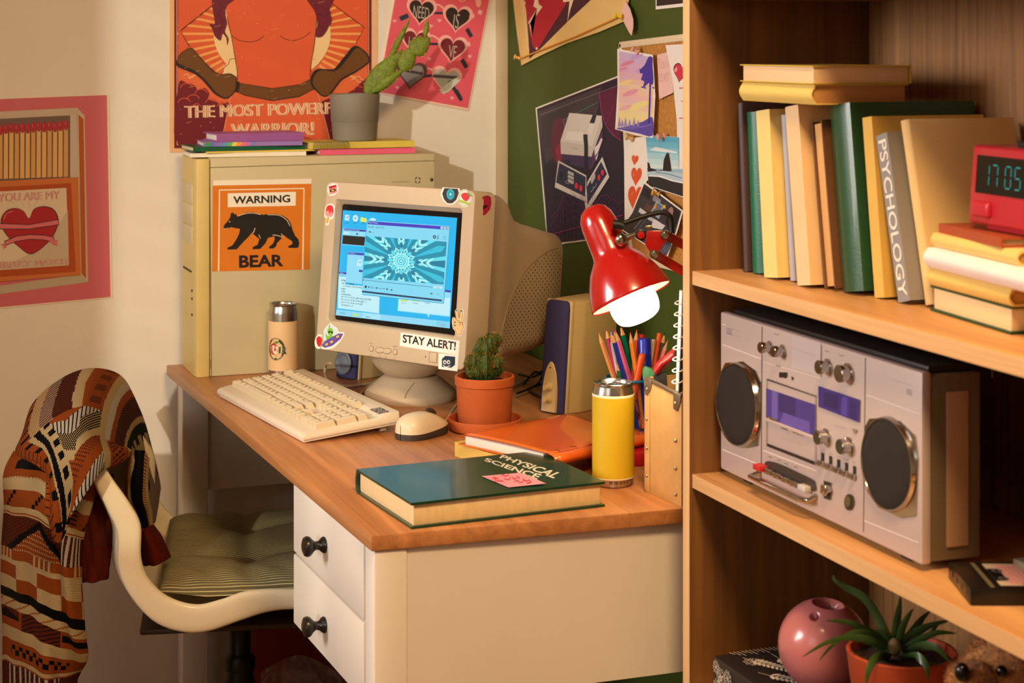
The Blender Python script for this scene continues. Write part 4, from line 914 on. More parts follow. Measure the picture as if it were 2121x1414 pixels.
for i in range(3): a.poly([(438, 1040 + 24 * i), (474, 1056 + 24 * i), (472, 1074 + 24 * i), (436, 1058 + 24 * i)], '#b8b8b4')
for x in (434, 456): a.line([(x - 8, 1100), (x - 8, 1114), (x + 8, 1122), (x + 8, 1108)], 3, '#b8b8b4')
a.ell(490, 1132, 10, 19, '#d8304c'); a.ell(517, 1148, 10, 19, '#d8304c'); a.rect(488, 1070, 500, 1100, '#163a44'); a.rect(510, 1084, 522, 1112, '#163a44')
for i in range(3): a.poly([(578, 1110 - 14 * i), (600, 1066 - 6 * i), (606, 1080 - 6 * i), (586, 1122 - 14 * i)], '#b8b8b4')
for x, y_ in ((586, 1160), (604, 1136)): a.line([(x - 8, y_), (x - 6, y_ + 12), (x + 8, y_ - 8), (x + 6, y_ - 20)], 3, '#b8b8b4')
a.ell(629, 1082, 9, 18, '#d8304c'); a.ell(650, 1052, 9, 18, '#d8304c'); a.rect(622, 1030, 630, 1056, '#163a44')
rnd = random.Random(5); prev = None
ridge = [(330, 1330), (380, 1270), (410, 1190), (430, 1170), (450, 1200), (480, 1180), (520, 1215), (560, 1240), (600, 1250), (640, 1190), (680, 1178), (705, 1232), (715, 1208), (745, 1250), (780, 1220)]
for k in range(5): a.line([(x, y_ + k * 48 + rnd.uniform(-14, 14)) for x, y_ in ridge], 2.0, ('#8a2c78', '#7a2870', '#6a2464', '#5a2058', '#5a2058')[k])
for x in range(340, 780, 11):
    yt = 1330 - abs(math.sin(x * .05)) * 60 - (100 if x > 400 else 0); a.line([(x, yt), (x + rnd.uniform(-6, 6), 1460)], 1.3, '#5a2470')
a.line([(300, 1440), (780, 1310)], 3, '#b02c80'); a.line([(300, 1520), (780, 1390)], 2, '#8a2c78'); a.line([(560, 1370), (600, 1460)], 2, '#8a2c78')
o = a.build('poster', smooth=0); tag(o, 'dark blue poster of a white game console and two controllers behind the monitor', 'poster')
# cork board
XB = XW - .016
fb = pix((XB, 2.5, 1), (-1, 0, 0), 1260, 80, 2.947)
cb = thing('cork_board', 'white framed cork board with pinned pictures beside the bookcase', 'notice board', fb(90, 700, -.016))
C4 = [(62, 40), (700, -38), (900, 1520), (128, 1335)]
cork = mat('cork', (190, 132, 62), .9, noise=.25, nscale=160, bump=.5, bscale=300)
mb = MB(mt=cork); A = [fb(x, y, -.004) for x, y in C4]; B = [fb(x, y, -.010) for x, y in C4]; mb.add(A + B, [[0, 1, 2, 3], [4, 5, 6, 7], [0, 1, 5, 4], [1, 2, 6, 5], [2, 3, 7, 6], [3, 0, 4, 7]]); mb.build('cork_panel', cb, smooth=0)
frm = mat('frame_cream', (232, 214, 178), .4)
ctr = ((62 + 700 + 900 + 128) / 4, 700)
for i in range(4):
    p, q = C4[i], C4[(i + 1) % 4]; A = fb(p[0], p[1], -.008); B = fb(q[0], q[1], -.008); t = (B - A).normalized(); w = t.cross(V((1, 0, 0))).normalized()
    MB(mt=frm).prism([A - t * .004 + w * .006 + V((.003, 0, 0)), A - t * .004 - w * .006 + V((.003, 0, 0)), A - t * .004 - w * .006 + V((-.006, 0, 0)), A - t * .004 + w * .006 + V((-.006, 0, 0))], (B - A) + t * .008, bev=.002).build('frame_side', cb)
XC = XB - .0005
def onC(l=0): return pix((XC, 2.5, 1), (-1, 0, 0), 1260, 80, 2.947)
fc = onC()
def tagp(a, name, lab, cat): return tag(a.build(name, smooth=0), lab, cat)
a = card(fc, [(300, 100), (385, 75), (398, 330), (312, 370)], pinkp, .0006); a.text("You'll", [(306, 120), (372, 100), (374, 170), (308, 190)], '#c89a94', -.02); a.text('never', [(308, 216), (374, 206), (376, 256), (312, 268)], '#c89a94', -.02); tagp(a, 'note', 'pale pink handwritten note pinned beside the watercolour', 'note')
a = card(fc, [(356, 40), (700, 20), (720, 800), (432, 792), (425, 500), (398, 240)], white, .0022); a.heart(450, 212, 100, 120, '#4a1420', .2); a.heart(450, 212, 90, 108, '#d2384a', .2); a.ell(420, 190, 8, 16, '#f0a0a4', .4); a.line([(441, 302), (480, 300)], 6, '#d2384a'); a.line([(441, 486), (480, 484)], 6, '#d2384a'); a.line([(452, 380), (475, 390)], 5, '#d2384a'); tagp(a, 'card', 'white card with a glossy red heart half behind the bookcase', 'card')
a = card(fc, [(100, 612), (236, 596), (248, 860), (238, 872), (150, 1060), (122, 1160), (104, 1120)], white, .0014); a.heart(167, 744, 42, 66, '#e0562c', .1); a.heart(175, 846, 66, 118, '#e0562c', .08); a.heart(168, 985, 92, 170, '#e0562c', .1)
for x, y_ in ((160, 735), (160, 830), (150, 945)): a.ell(x, y_, 5, 12, '#ea7c52', .3)
tagp(a, 'card', 'white card painted with three orange hearts pinned below the watercolour', 'card')
a = card(fc, [(236, 588), (428, 600), (440, 792), (600, 800), (600, 990), (458, 965), (256, 900)], paper('sea', '#e8f0f0'), .0030)
SKY = ['#58aed0', '#6cbcd8', '#88cadc', '#a8d8e2', '#c4e4e8', '#d6ecec']
for i in range(6): a.poly([(238 + 3 * i, 590 + 35 * i), (440, 602 + 35 * i), (440, 640 + 35 * i), (241 + 3 * i, 628 + 35 * i)], SKY[i])
a.poly([(246, 790), (600, 800), (600, 860), (252, 840)], '#9cc4d0'); a.poly([(262, 680), (300, 660), (430, 690), (430, 700), (330, 690)], '#e0eeee')
a.poly([(252, 820), (330, 800), (430, 815), (600, 830), (600, 985), (458, 960), (258, 895)], '#23242c'); a.poly([(252, 808), (345, 806), (400, 812), (458, 818), (600, 830), (600, 880), (458, 880), (380, 862), (300, 838), (252, 830)], '#b8d0dc'); a.line([(256, 836), (330, 840), (400, 866), (470, 880)], 8, '#f2f6f4'); a.line([(300, 815), (380, 826), (460, 850)], 6, '#6f94ac')
a.poly([(250, 752), (262, 760), (270, 790), (300, 798), (312, 806), (252, 812)], '#1c1a20'); a.poly([(344, 806), (350, 740), (364, 705), (372, 692), (376, 704), (380, 690), (384, 715), (392, 760), (398, 808)], '#1c1a20')
tagp(a, 'photograph', 'seaside photograph of a dark rock stack in surf pinned to the cork board', 'photo')
a = card(fc, [(68, 62), (285, 98), (300, 350), (286, 606), (180, 590), (55, 552), (70, 300)], white, .0042)
WC = ['#cbb6dc', '#d0b4da', '#d8b4d2', '#dab0cc', '#dfb4c4', '#e6c0b8', '#eacfb0', '#eec9b4', '#ecc0bc', '#e8c4c4', '#eccfb0', '#efdca8', '#efdf9c', '#ecdca8', '#d8c8d0']
for i, c in enumerate(WC):
    y0, y1 = 76 + i * 31, 76 + (i + 1) * 31; l0 = 80 - max(0, i - 8) * 1.6
    a.poly([(l0, y0), (288, y0 + 38), (288, y1 + 38), (l0 - 1.6, y1)], c, up=False)
a.l += a.step * 2
for x, y_, rx, ry, c in ((130, 150, 46, 12, '#d888a8'), (105, 185, 28, 9, '#dc90b0'), (150, 330, 50, 16, '#e49cb4'), (120, 270, 44, 14, '#efd694'), (110, 240, 26, 9, '#d8b8da'), (200, 410, 70, 22, '#f0e096'), (210, 190, 36, 14, '#c8a8d8'), (120, 420, 40, 14, '#e8b4b8'), (190, 110, 40, 10, '#c4a4d8'), (100, 300, 24, 10, '#e4c4d4')): a.ell(x, y_, rx, ry, c, -.35)
a.blob([(64, 548), (110, 540), (170, 524), (230, 504), (284, 480), (284, 592), (200, 578)], '#5a4cae', 3); a.curve([(76, 552), (160, 544), (230, 536), (282, 520)], 10, '#7468bc')
for i, x in enumerate((82, 100, 120, 145, 172, 197)): a.poly([(x, 476 + (i % 2) * 16), (x + 9, 532), (x - 9, 536)], '#9a8cc4')
a.line([(272, 250), (268, 380), (264, 520)], 9, '#3c2c94'); a.blob([(262, 112), (284, 116), (284, 170), (290, 230), (286, 280), (262, 270), (226, 302), (236, 262), (216, 250), (226, 214), (206, 196), (238, 160)], '#4434a4', 3)
for x, y_ in ((222, 296), (240, 300), (292, 300), (214, 208), (212, 190)): a.ell(x, y_, 7, 4, '#4434a4', .5)
tagp(a, 'painting', 'watercolour of a tall purple tree at sunset pinned to the cork board', 'painting')
a = card(fc, [(238, 870), (318, 930), (478, 1050), (440, 1180), (378, 1340), (300, 1290), (88, 1160), (160, 1060)], white, .0062)
a.poly([(240, 884), (468, 1052), (432, 1180), (374, 1330), (100, 1160), (168, 1062)], '#37343c')
for P, c in (([(238, 900), (290, 935), (270, 980), (222, 950)], '#1c1a20'), ([(300, 950), (345, 985), (330, 1010), (290, 985)], '#8c8a94'), ([(252, 1000), (320, 1040), (300, 1070), (240, 1040)], '#5a4034'), ([(215, 1030), (255, 1060), (240, 1080), (205, 1055)], '#d0ccd0'), ([(318, 985), (362, 1020), (330, 1100), (280, 1060)], '#9aa8b4'), ([(324, 1000), (352, 1022), (328, 1078), (292, 1052)], '#5c7080'), ([(270, 1080), (340, 1120), (330, 1140), (260, 1100)], '#b4b4bc'), ([(300, 1100), (370, 1140), (350, 1165), (280, 1150)], '#d8d4d4'), ([(330, 1250), (418, 1255), (372, 1326), (326, 1300)], '#44485c'), ([(110, 1150), (190, 1070), (230, 1100), (140, 1180)], '#2c2a30'), ([(400, 1010), (460, 1060), (430, 1150), (396, 1180), (370, 1120)], '#141216')): a.poly(P, c)
a.ell(402, 1060, 16, 34, '#a87474', .2); a.rect(358, 1014, 372, 1036, '#e0b020'); a.rect(302, 1014, 314, 1038, '#d88c30'); a.line([(180, 1160), (250, 1070)], 4, '#8c8c94'); a.line([(200, 1170), (262, 1090)], 3, '#6c6c74')
for k in range(4): a.line([(350 + 12 * k, 1300), (370 + 14 * k, 1262)], 1.5, '#b8b8c0')
tagp(a, 'photograph', 'dark photograph of a person at a cluttered computer desk hanging tilted', 'photo')
pin(fc, 196, 82, .0048, '#e8b4a8', 'pink push pin above the watercolour tree', (.35, .6)); pin(fc, 160, 612, .0030, '#cfb078', 'brass coloured push pin above the three hearts', (.7, .35)); pin(fc, 352, 596, .0034, '#e8a8a0', 'pink push pin at the top of the seaside photograph', (.1, -.1)); pin(fc, 332, 948, .0068, '#dba648', 'mustard push pin at the top of the tilted desk photograph', (.45, .3))
# ================= a general book =================
def page_mat(key='page', c=(236, 214, 176)): return mat('paper_edge_' + key, c, .8, noise=.05, nscale=30, stretch=(1, 40, 40))
def book(T, t, h, d, cover, pages, label, cat='book', group=None, ct=.0022, over=.003, rnd=True, name='book', soft=False):
    """local: x from spine (0) to fore edge (d), y thickness 0..t, z height 0..h"""
    base = T @ V((d / 2, t / 2, h / 2)); r = thing(name, label, cat, base, group=group)
    mb = MB(T=T, mt=cover); n = 8
    def sec(z):
        O, I = [], []
        b = min(.006, t * .28) if rnd else 0
        O.append((d, 0, z)); 
        for k in range(n + 1):
            s_ = k / n; O.append(((.0 if rnd else 0) - b * math.sin(PI * s_) + b * .6, t * s_, z))
        O.append((d, t, z)); O.append((d, t - ct, z))
        for k in range(n + 1):
            s_ = 1 - k / n; O.append((ct - b * math.sin(PI * s_) + b * .6, ct + (t - 2 * ct) * s_, z))
        O.append((d, ct, z)); return O
    a, b = sec(0), sec(h); m = len(a)
    mb.grid([a, b], cu=True)
    for S in (a, b):   # end caps as quads between outer and inner line
        o, i = S[:n + 3], S[n + 3:][::-1]
        vs = o + i; mb.add(vs, [[k, k + 1, k + 1 + n + 3, k + n + 3] for k in range(n + 2)])
    mb.build('cover', r, smooth=50)
    MB(T=T, mt=pages).box((ct + .001, ct * .9, over), (d - over, t - ct * .9, h - over), bev=.0006).build('pages', r)
    return r
cover = lambda key, c, rough=.5, **k: mat('cover_' + key, c, rough, noise=.04, nscale=25, bump=.12, bscale=500, **k)
def lying(o, a, L, D, t): # spine along local x; o = corner, a = direction of spine in plan
    xd = V((math.cos(a), math.sin(a), 0)); yd = V((-xd.y, xd.x, 0))
    return xf(o, yd, (0, 0, 1), xd)   # book x -> yd (away from the spine), y -> up, z -> along spine
# ================= things on top of the computer tower =================
z = TZ1
def topbook(pxl, pxr, ys, D, t, cov, pg, lab, a=0.0, ct=.0012, z0=0, name='notebook', over=.002):
    p = onY(pxl, 320, ys); q = onY(pxr, 320, ys); L = (q - p).length
    return book(lying((p.x, p.y, z0), a, L, D, t), t, L, D, cov, pg, lab, 'notebook', 'notebooks on top of the computer tower', ct=ct, over=over, rnd=False, name=name)
z1 = TZ1 + .0005
topbook(394, 632, 3.408, .11, .0075, cover('white', (236, 228, 210)), page_mat('w', (238, 232, 220)), 'white magazine lowest in the left pile on the tower', -.04, z0=z1, ct=.0008)
topbook(428, 655, 3.400, .115, .003, cover('yellow_pad', (226, 200, 90)), page_mat(), 'yellow edged pad under the green notebook on the tower', .05, z0=z1 + .0078, ct=.0008)
topbook(400, 634, 3.404, .11, .0080, cover('green_note', (20, 92, 62), .35), page_mat(), 'dark green notebook in the left pile on the tower', .04, z0=z1 + .0111)
# rainbow notebook
p = onY(421, 305, 3.412)
rb = topbook(421, 624, 3.412, .105, .0080, cover('rainbow', (150, 120, 190), .4), page_mat('w', (238, 232, 220)), 'rainbow striped notebook under the purple diary', -.06, z0=z1 + .0194)
q_ = lying((p.x, p.y, z1 + .0194), -.06, 1, 1, 1)
a = Art(lambda x, y, o: q_ @ V((-.0002 - o, y, x)), lift=.0002)
RC = ['#3c9a4c', '#5a78b4', '#8a6ab8', '#7a7ac8', '#5a9ac0', '#6ab06a', '#e0d060', '#e89a50', '#e06a90', '#c070b0', '#7a80c4']
for i, c in enumerate(RC): a.poly([(.0015 + i * .0085, .0003), (.0015 + (i + 1) * .0085, .0003), (.0045 + (i + 1) * .0085, .0077), (.0045 + i * .0085, .0077)], c, up=False)
a.build('rainbow_stripes', rb, smooth=0)
topbook(449, 632, 3.414, .10, .0150, cover('purple', (156, 92, 160), .45), page_mat('w', (236, 220, 200)), 'purple diary on top of the left pile', .06, z0=z1 + .0277, ct=.0022, over=.004)
topbook(662, 862, 3.402, .105, .0100, cover('hotpink', (226, 96, 130), .45), page_mat('w', (240, 214, 206)), 'pink notebook under the spiral pad beside the cactus pot', .03, z0=z1, ct=.0016)
o = topbook(640, 862, 3.406, .105, .0125, cover('yellow_spiral', (214, 196, 84), .45), page_mat('w', (238, 226, 214)), 'yellow spiral notebook under the grey cactus pot', .05, z0=z1 + .0112, ct=.0010)
p = onY(640, 300, 3.406); T = lying((p.x, p.y, z1 + .0112), .05, 1, 1, 1)
wire = mat('wire_steel', (190, 186, 180), .25, 1)
L = (onY(862, 300, 3.406) - p).length; P = []
for k in range(0, 26 * 8 + 1):
    t = 2 * PI * k / 8; P.append(T @ V((-.001 + .0045 * math.cos(t), .0064 + .0072 * math.sin(t), .006 + .0028 * k / 8)))
MB().tube(P, .0006, wire, seg=5).build('spiral_wire', o)
# grey pot with a prickly pear
POT = V((.936, 3.456, z1 + .0112 + .0128))
pot = thing('potted_cactus', 'prickly pear cactus in a grey pot on top of the computer tower', 'plant', POT)
gp = mat('pot_grey', (128, 122, 108), .6, noise=.05, nscale=30)
T = M.Translation(POT)
mb = MB(T=T, mt=gp); mb.lathe([(1e-5, 0), (.0405, 0), (.0425, .002), (.0450, .036), (.0452, .0365), (.0460, .0375), (.0488, .089), (.0482, .0905), (.0455, .0905), (.0450, .080), (1e-5, .079)], seg=48); mb.build('pot', pot)
MB(T=T, mt=mat('soil', (58, 40, 26), .95, noise=.3, nscale=120, bump=1, bscale=150)).lathe([(1e-5, .0835), (.030, .0825), (.0452, .081)], seg=32).build('soil', pot)
cact = mat('cactus_green', (110, 128, 34), .5, noise=.25, nscale=120, bump=.8, bscale=420)
spine_m = mat('cactus_spine', (196, 160, 80), .6)
dcx = (POT - CO).dot(CF)
def pad(p0, p1, w, th, par, spn=60, seed=1):
    """flattened pad from pixel p0 to pixel p1 with half width w (m)"""
    a_, b_ = atd(p0[0], p0[1], dcx + (p0[2] if len(p0) > 2 else 0)), atd(p1[0], p1[1], dcx + (p1[2] if len(p1) > 2 else 0))
    ax = b_ - a_; Lh = ax.length; ax.normalize(); side = ax.cross(CF).normalized(); nn = side.cross(ax).normalized()
    T = xf(a_, side, nn, ax); mb = MB(T=T, mt=cact); rows = []; n = 14
    def prof(t): return max(.12, math.sin(PI * min(1, .10 + .90 * t) ** .8)) if t < 1 else .05
    for i in range(n + 1):
        t = i / n; r_ = w * prof(t) * (1 if t > .02 else .8)
        rows.append([(r_ * math.cos(2 * PI * j / 20), th * (.45 + .55 * prof(t)) * (1 if t < 1 else .1) * math.sin(2 * PI * j / 20), Lh * t) for j in range(20)])
    mb.grid(rows, cu=True); mb.add(rows[-1], [list(range(20))]); mb.add(rows[0], [list(range(20))]); o = mb.build('pad', par, smooth=60)
    rr = random.Random(seed); sb = MB(T=T, mt=spine_m)
    for k in range(spn):
        t = rr.uniform(.08, .97); an = rr.uniform(0, 2 * PI); r_ = w * prof(t); q = V((r_ * math.cos(an), th * (.45 + .55 * prof(t)) * math.sin(an), Lh * t)); nv = V((math.cos(an) / w, math.sin(an) / th, 0)).normalized()
        for m_ in range(3):
            d_ = (nv + V((rr.uniform(-.6, .6), rr.uniform(-.6, .6), rr.uniform(-.3, .8)))).normalized() * .0042; s_ = V((rr.uniform(-1, 1), rr.uniform(-1, 1), rr.uniform(-1, 1))) * .0007
            sb.add([q + s_, q - s_, q + d_], [[0, 1, 2]])
    so = sb.build('spines', o, smooth=0); so['kind'] = 'stuff'
    return o
pad((760, 194), (834, 102), .0215, .010, pot, 170, 2)
pad((772, 190, -.012), (842, 140, -.012), .0100, .008, pot, 70, 3)
pad((806, 124), (851, 35), .0062, .0055, pot, 50, 4)
pad((834, 146, -.012), (858, 90, -.012), .0165, .009, pot, 80, 5)
pad((853, 108, -.014), (892, 78, -.014), .0190, .009, pot, 110, 6)
pad((880, 76, -.014), (887, 38, -.014), .0050, .0045, pot, 40, 7)
# ================= cans =================
alu = mat('aluminium', (200, 200, 198), .22, 1); alud = mat('aluminium_rim', (170, 168, 164), .3, 1)
def can(c, r, h, label, body):
    T = M.Translation(V(c)); o = thing('drink_can', label, 'can', c)
    mb = MB(T=T, mt=alu)
    mb.lathe([(1e-5, .004), (r * .70, .003), (r * .76, 0), (r * .84, .001), (r * .97, .008), (r, .012), (r, h - .018), (r * .985, h - .014), (r * .925, h - .0065), (r * .915, h - .0045), (r * .955, h - .003), (r * .965, h - .001), (r * .94, h), (r * .91, h - .001), (r * .87, h - .0055), (1e-5, h - .006)], seg=56)
    mb.build('can_body', o, smooth=35)
    mb = MB(T=T @ M.Translation((0, 0, h - .0055)) @ M.Rotation(.5, 4, 'Z'), mt=alud)
    P = [(.011 * math.cos(t), .0075 * math.sin(t), .0012) for t in [2 * PI * k / 20 for k in range(20)]]
    mb.tube([(p[0] + .003, p[1], p[2]) for p in P], .0014, seg=6, closed=True); mb.cyl(.0035, -.0003, .0018)
    mb.build('pull_tab', o)
    body(T, o); return o
def wrap(T, r, z0, z1, m, name, par, label=None):
    mb = MB(T=T, mt=m); mb.lathe([(r + .0002, z0), (r + .0005, z0 + .0003), (r + .0005, z1 - .0003), (r + .0002, z1)], seg=56); return mb.build(name, par, label=label)
yc = onZ(1270, 1003, DT); ry_ = .0290
def ybody(T, o):
    wrap(T, ry_, .0135, .1255, mat('label_yellow', (208, 174, 32), .42, noise=.03, nscale=12, bump=.15, bscale=40), 'label', o, 'yellow paper label')
    wrap(T, ry_, .0120, .0140, pm('#f0e6c8'), 'label_edge', o); wrap(T, ry_, .1250, .1285, pm('#f0e6c8'), 'label_edge', o)
    ang0 = math.atan2(-yc.y, -yc.x)
    s = '0B 331 EXP 05 24 08'
    vs, fs = text_geo(s, .015); w_ = max(v[0] for v in vs)
    MB(T=T).add([((ry_ * .985 + .0008) * math.cos(ang0 - .2 + 1.5 * v[0] / w_), (ry_ * .985 + .0008) * math.sin(ang0 - .2 + 1.5 * v[0] / w_), .0062 + v[1] * .0052) for v in vs], fs, pm('#2a2622')).build('printed_code', o, smooth=0)
can(yc, ry_, .1440, 'tall yellow wrapped drink can beside the physics textbook', ybody)
ac = onZ(587, 780, DT); ac = V((ac.x, min(ac.y, 3.352), DT)); ra_ = .0276
def abody(T, o):
    wrap(T, ra_, .0150, .1055, mat('label_kraft', (226, 190, 142), .6, noise=.02, nscale=20), 'label', o, 'cream paper label')
    ang0 = math.atan2(-ac.y, -ac.x) - .10
    # emblem coordinates from the picture: x 500..610, y 1130..1255
    zc_, s_ = .0555, .138 / 398
    f = lambda x, y, l: T @ V(((ra_ + .0007 + l) * math.cos(ang0 + (x - 582) * s_ / ra_), (ra_ + .0007 + l) * math.sin(ang0 + (x - 582) * s_ / ra_), zc_ - (y - 1192) * s_))
    a = Art(f, lift=.0001, step=.00006)
    a.ell(548, 1192, 50, 60, '#5a3a1c'); a.ell(548, 1192, 46, 56, '#2c4a20'); a.ell(548, 1192, 36, 45, '#e8cf96')
    for k in range(16): a.line([(548 + 24 * math.cos(k * PI / 8), 1192 + 30 * math.sin(k * PI / 8)), (548 + 35 * math.cos(k * PI / 8), 1192 + 44 * math.sin(k * PI / 8))], 2, '#b84a2c', up=False)
    a.ell(536, 1192, 26, 30, '#a81c20'); a.ell(546, 1196, 18, 22, '#f0e2c4'); a.heart(546, 1197, 14, 16, '#c8303a'); a.line([(540, 1166), (546, 1152)], 3, '#5a3a1c'); a.blob([(546, 1156), (560, 1148), (566, 1156), (554, 1162)], '#4a8a2c', 2)
    a.poly([(566, 1178), (604, 1184), (598, 1200), (606, 1218), (566, 1212)], '#24401c'); a.text('Organic Apple', [(570, 1184), (596, 1188), (596, 1196), (570, 1192)], '#d8c890'); a.text('Cider', [(574, 1200), (592, 1203), (592, 1210), (574, 1207)], '#d8c890')
    a.build('emblem', o, smooth=0, label='round green emblem with a red apple')
can(ac, ra_, .1370, 'silver drink can with a cream apple label before the tower', abody)

# ================= textbook, note, binder =================
dkgreen = mat('textbook_cover', (16, 62, 42), .3, noise=.05, nscale=20, bump=.1, bscale=700, coat=.25)
fc_ = onZ(852, 1096, DT); bl_ = onZ(722, 1022, DT); br_ = onZ(1253, 1049, DT)
u_ = (br_ - fc_); LU = u_.length; u_.normalize(); v_ = V((-u_.y, u_.x, 0)); LV = (bl_ - fc_).dot(v_)
# spine lies along the far side; book axes: x from spine to fore edge = -v, y = up, z along u
TBk = xf(fc_ + v_ * LV, -v_, (0, 0, 1), u_); TH = .0335
pgs = mat('paper_edge_text', (236, 206, 152), .8, noise=.07, nscale=40, stretch=(1, 30, 1))
tb = book(TBk, TH, LU, LV, dkgreen, pgs, 'thick dark green physical science textbook at the front of the desk', ct=.0032, over=.005)
pt = TBk @ V((0, TH, 0))
ft = lambda x, y, o: onZ(690 + x / 2.828, 840 + y / 2.828, DT + TH + .0002 + o)
a = Art(ft, lift=.0001)
a.text('PHYSICAL', [(993, 286), (1352, 399), (1288, 426), (972, 304)], '#d8d0b8', .03); a.text('SCIENCE', [(897, 304), (1225, 404), (1192, 432), (884, 322)], '#d8d0b8', .03)
a.build('title', tb, smooth=0, label='cream lettering PHYSICAL SCIENCE')
a = Art(ft, lift=.0009)
q = [(868, 412), (1098, 392), (1248, 455), (1028, 478)]
a.add([ft(x, y, z_ + (.0012 if k in (1, 2) else 0)) for z_ in (.0005, .0009) for k, (x, y) in enumerate(q)], [[0, 1, 2, 3], [4, 5, 6, 7], [0, 1, 5, 4], [1, 2, 6, 5], [2, 3, 7, 6], [3, 0, 4, 7]], paper('stickypink', '#ea9aa4'))
a.l = .0022
for k, P in enumerate(([(930, 425), (950, 416), (945, 430), (970, 418)], [(985, 410), (1000, 402), (1010, 412), (1030, 402)], [(1000, 425), (1030, 430), (1040, 412)], [(1050, 415), (1064, 430), (1080, 412), (1092, 428)], [(1060, 445), (1080, 436), (1094, 450), (1120, 436)], [(1110, 425), (1130, 440), (1150, 432)], [(1130, 452), (1160, 446), (1150, 436)], [(945, 440), (980, 436), (1000, 444)])): a.curve(P, 4, '#d4364c')
o = a.build('sticky_note', smooth=0); tag(o, 'pink sticky note with red scribbles on the physics textbook', 'note')
# yellow book and the orange folder on it
A_, B_, D_ = onZ(960, 907, .785), onZ(1126, 853, .785), onZ(1150, 950, .785)
yb = lying(onZ(942, 944, DT) + V((.0, 0, 0)), math.atan2((onZ(1100, 1000, DT) - onZ(942, 944, DT)).y, (onZ(1100, 1000, DT) - onZ(942, 944, DT)).x), 1, 1, 1)
book(yb, .0215, .150, .17, cover('lemon', (226, 190, 96)), page_mat('w', (236, 222, 190)), 'pale yellow book under the orange folder', ct=.002, rnd=False)
org = mat('folder_orange', (250, 116, 40), .16, coat=.4, alpha=.93)
e1 = (D_ - A_); LD = e1.length; e1.normalize(); e2 = V((-e1.y, e1.x, 0)); LB = (B_ - A_).dot(e2) - .012
A_ = A_ + (e1 + e2).normalized() * 0 + CF * .010; TF = xf(V((A_.x, A_.y, DT + .0228)), e1, e2, (0, 0, 1))
fo = thing('folder', 'glossy orange plastic ring folder lying on the yellow book', 'folder', A_ + e1 * LD / 2 + e2 * LB / 2)
def wob(x, y): return .0012 * math.sin(30 * x + 4) * math.sin(22 * y + 1)
def leaf(z0, x0, x1, y0, y1, lift):
    n = 16; return [[(x0 + (x1 - x0) * j / n, y0 + (y1 - y0) * i / n, z0 + lift(j / n, i / n)) for j in range(n + 1)] for i in range(n + 1)]
TT = .014
mb = MB(T=TF, mt=org)
top = leaf(.0, -.004, LD - .008, -.004, LB + .004, lambda u, v: TT + .002 + .0022 * math.sin(9 * u * v + 3 * u) - .003 * (u < .02) + (.004 * max(0, u - .7) * 3 if v < .3 else 0) * 0)
mb.grid(top); mb.grid(leaf(.0005, -.006, LD, -.006, LB + .006, lambda u, v: 0)); 
sp = [[(LD - .008 + .012 * math.sin(PI * k / 8), -.004 + (LB + .008) * i / 10, (TT + .001) * (.5 + .5 * math.cos(PI * k / 8)) + .0005) for k in range(9)] for i in range(11)]
mb.grid(sp); mb.build('cover', fo, solid=.0007)
MB(T=TF, mt=page_mat('sheet', (240, 228, 214))).box((.004, -.001, .0012), (LD - .022, LB - .004, TT), bev=.0015).build('pages', fo)
brass = mat('ring_brass', (200, 140, 70), .25, 1)
for k in range(6):
    y_ = LB * (.1 + .16 * k); P = [(LD - .016 + .0105 * math.cos(t), y_, .0075 + .0095 * math.sin(t)) for t in [2 * PI * j / 20 for j in range(20)]]
    MB(T=TF, mt=brass).tube(P, .0008, seg=6, closed=True).build('binder_ring', fo)

# ================= terracotta pot with a small cactus =================
tc = mat('terracotta', (196, 98, 46), .75, noise=.08, nscale=25, bump=.12, bscale=200)
pc = onZ(1004, 889, DT)
T = M.Translation(pc)
sa = MB(T=T, mt=tc).lathe([(1e-5, 0), (.052, 0), (.057, .003), (.0605, .018), (.0600, .0195), (.0570, .0195), (.0545, .006), (1e-5, .005)], seg=56).build('saucer'); tag(sa, 'terracotta saucer under the small cactus pot', 'saucer')
T = M.Translation(pc + V((0, 0, .0068)))
pl = thing('potted_cactus', 'small lumpy cactus in a terracotta pot beside the monitor', 'plant', pc + V((0, 0, .0068)))
MB(T=T, mt=tc).lathe([(1e-5, 0), (.036, 0), (.0395, .002), (.0425, .008), (.0455, .063), (.0458, .065), (.0478, .0662), (.0482, .0785), (.0470, .0798), (.0440, .0798), (.0435, .070), (1e-5, .069)], seg=56).build('pot', pl)
MB(T=T, mt=MC['soil']).lathe([(1e-5, .073), (.03, .0715), (.044, .0695)], seg=32).build('soil', pl)
cg = mat('cactus_dark', (62, 86, 26), .6, noise=.3, nscale=150, bump=.8, bscale=300)
dp = (pc - CO).dot(CF)
lumps = [(1000, 752, 24, 36), (978, 752, 15, 18), (1010, 760, 20, 24), (992, 738, 17, 17), (1030, 757, 14, 20), (1002, 722, 18, 22), (1012, 715, 15, 22), (1024, 705, 14, 14), (1018, 726, 13, 18), (1028, 750, 13, 14), (985, 766, 18, 20), (1000, 735, 16, 18)]
rr = random.Random(11)
cb_ = MB(mt=cg); sb = MB(mt=mat('cactus_bristle', (196, 142, 66), .6))
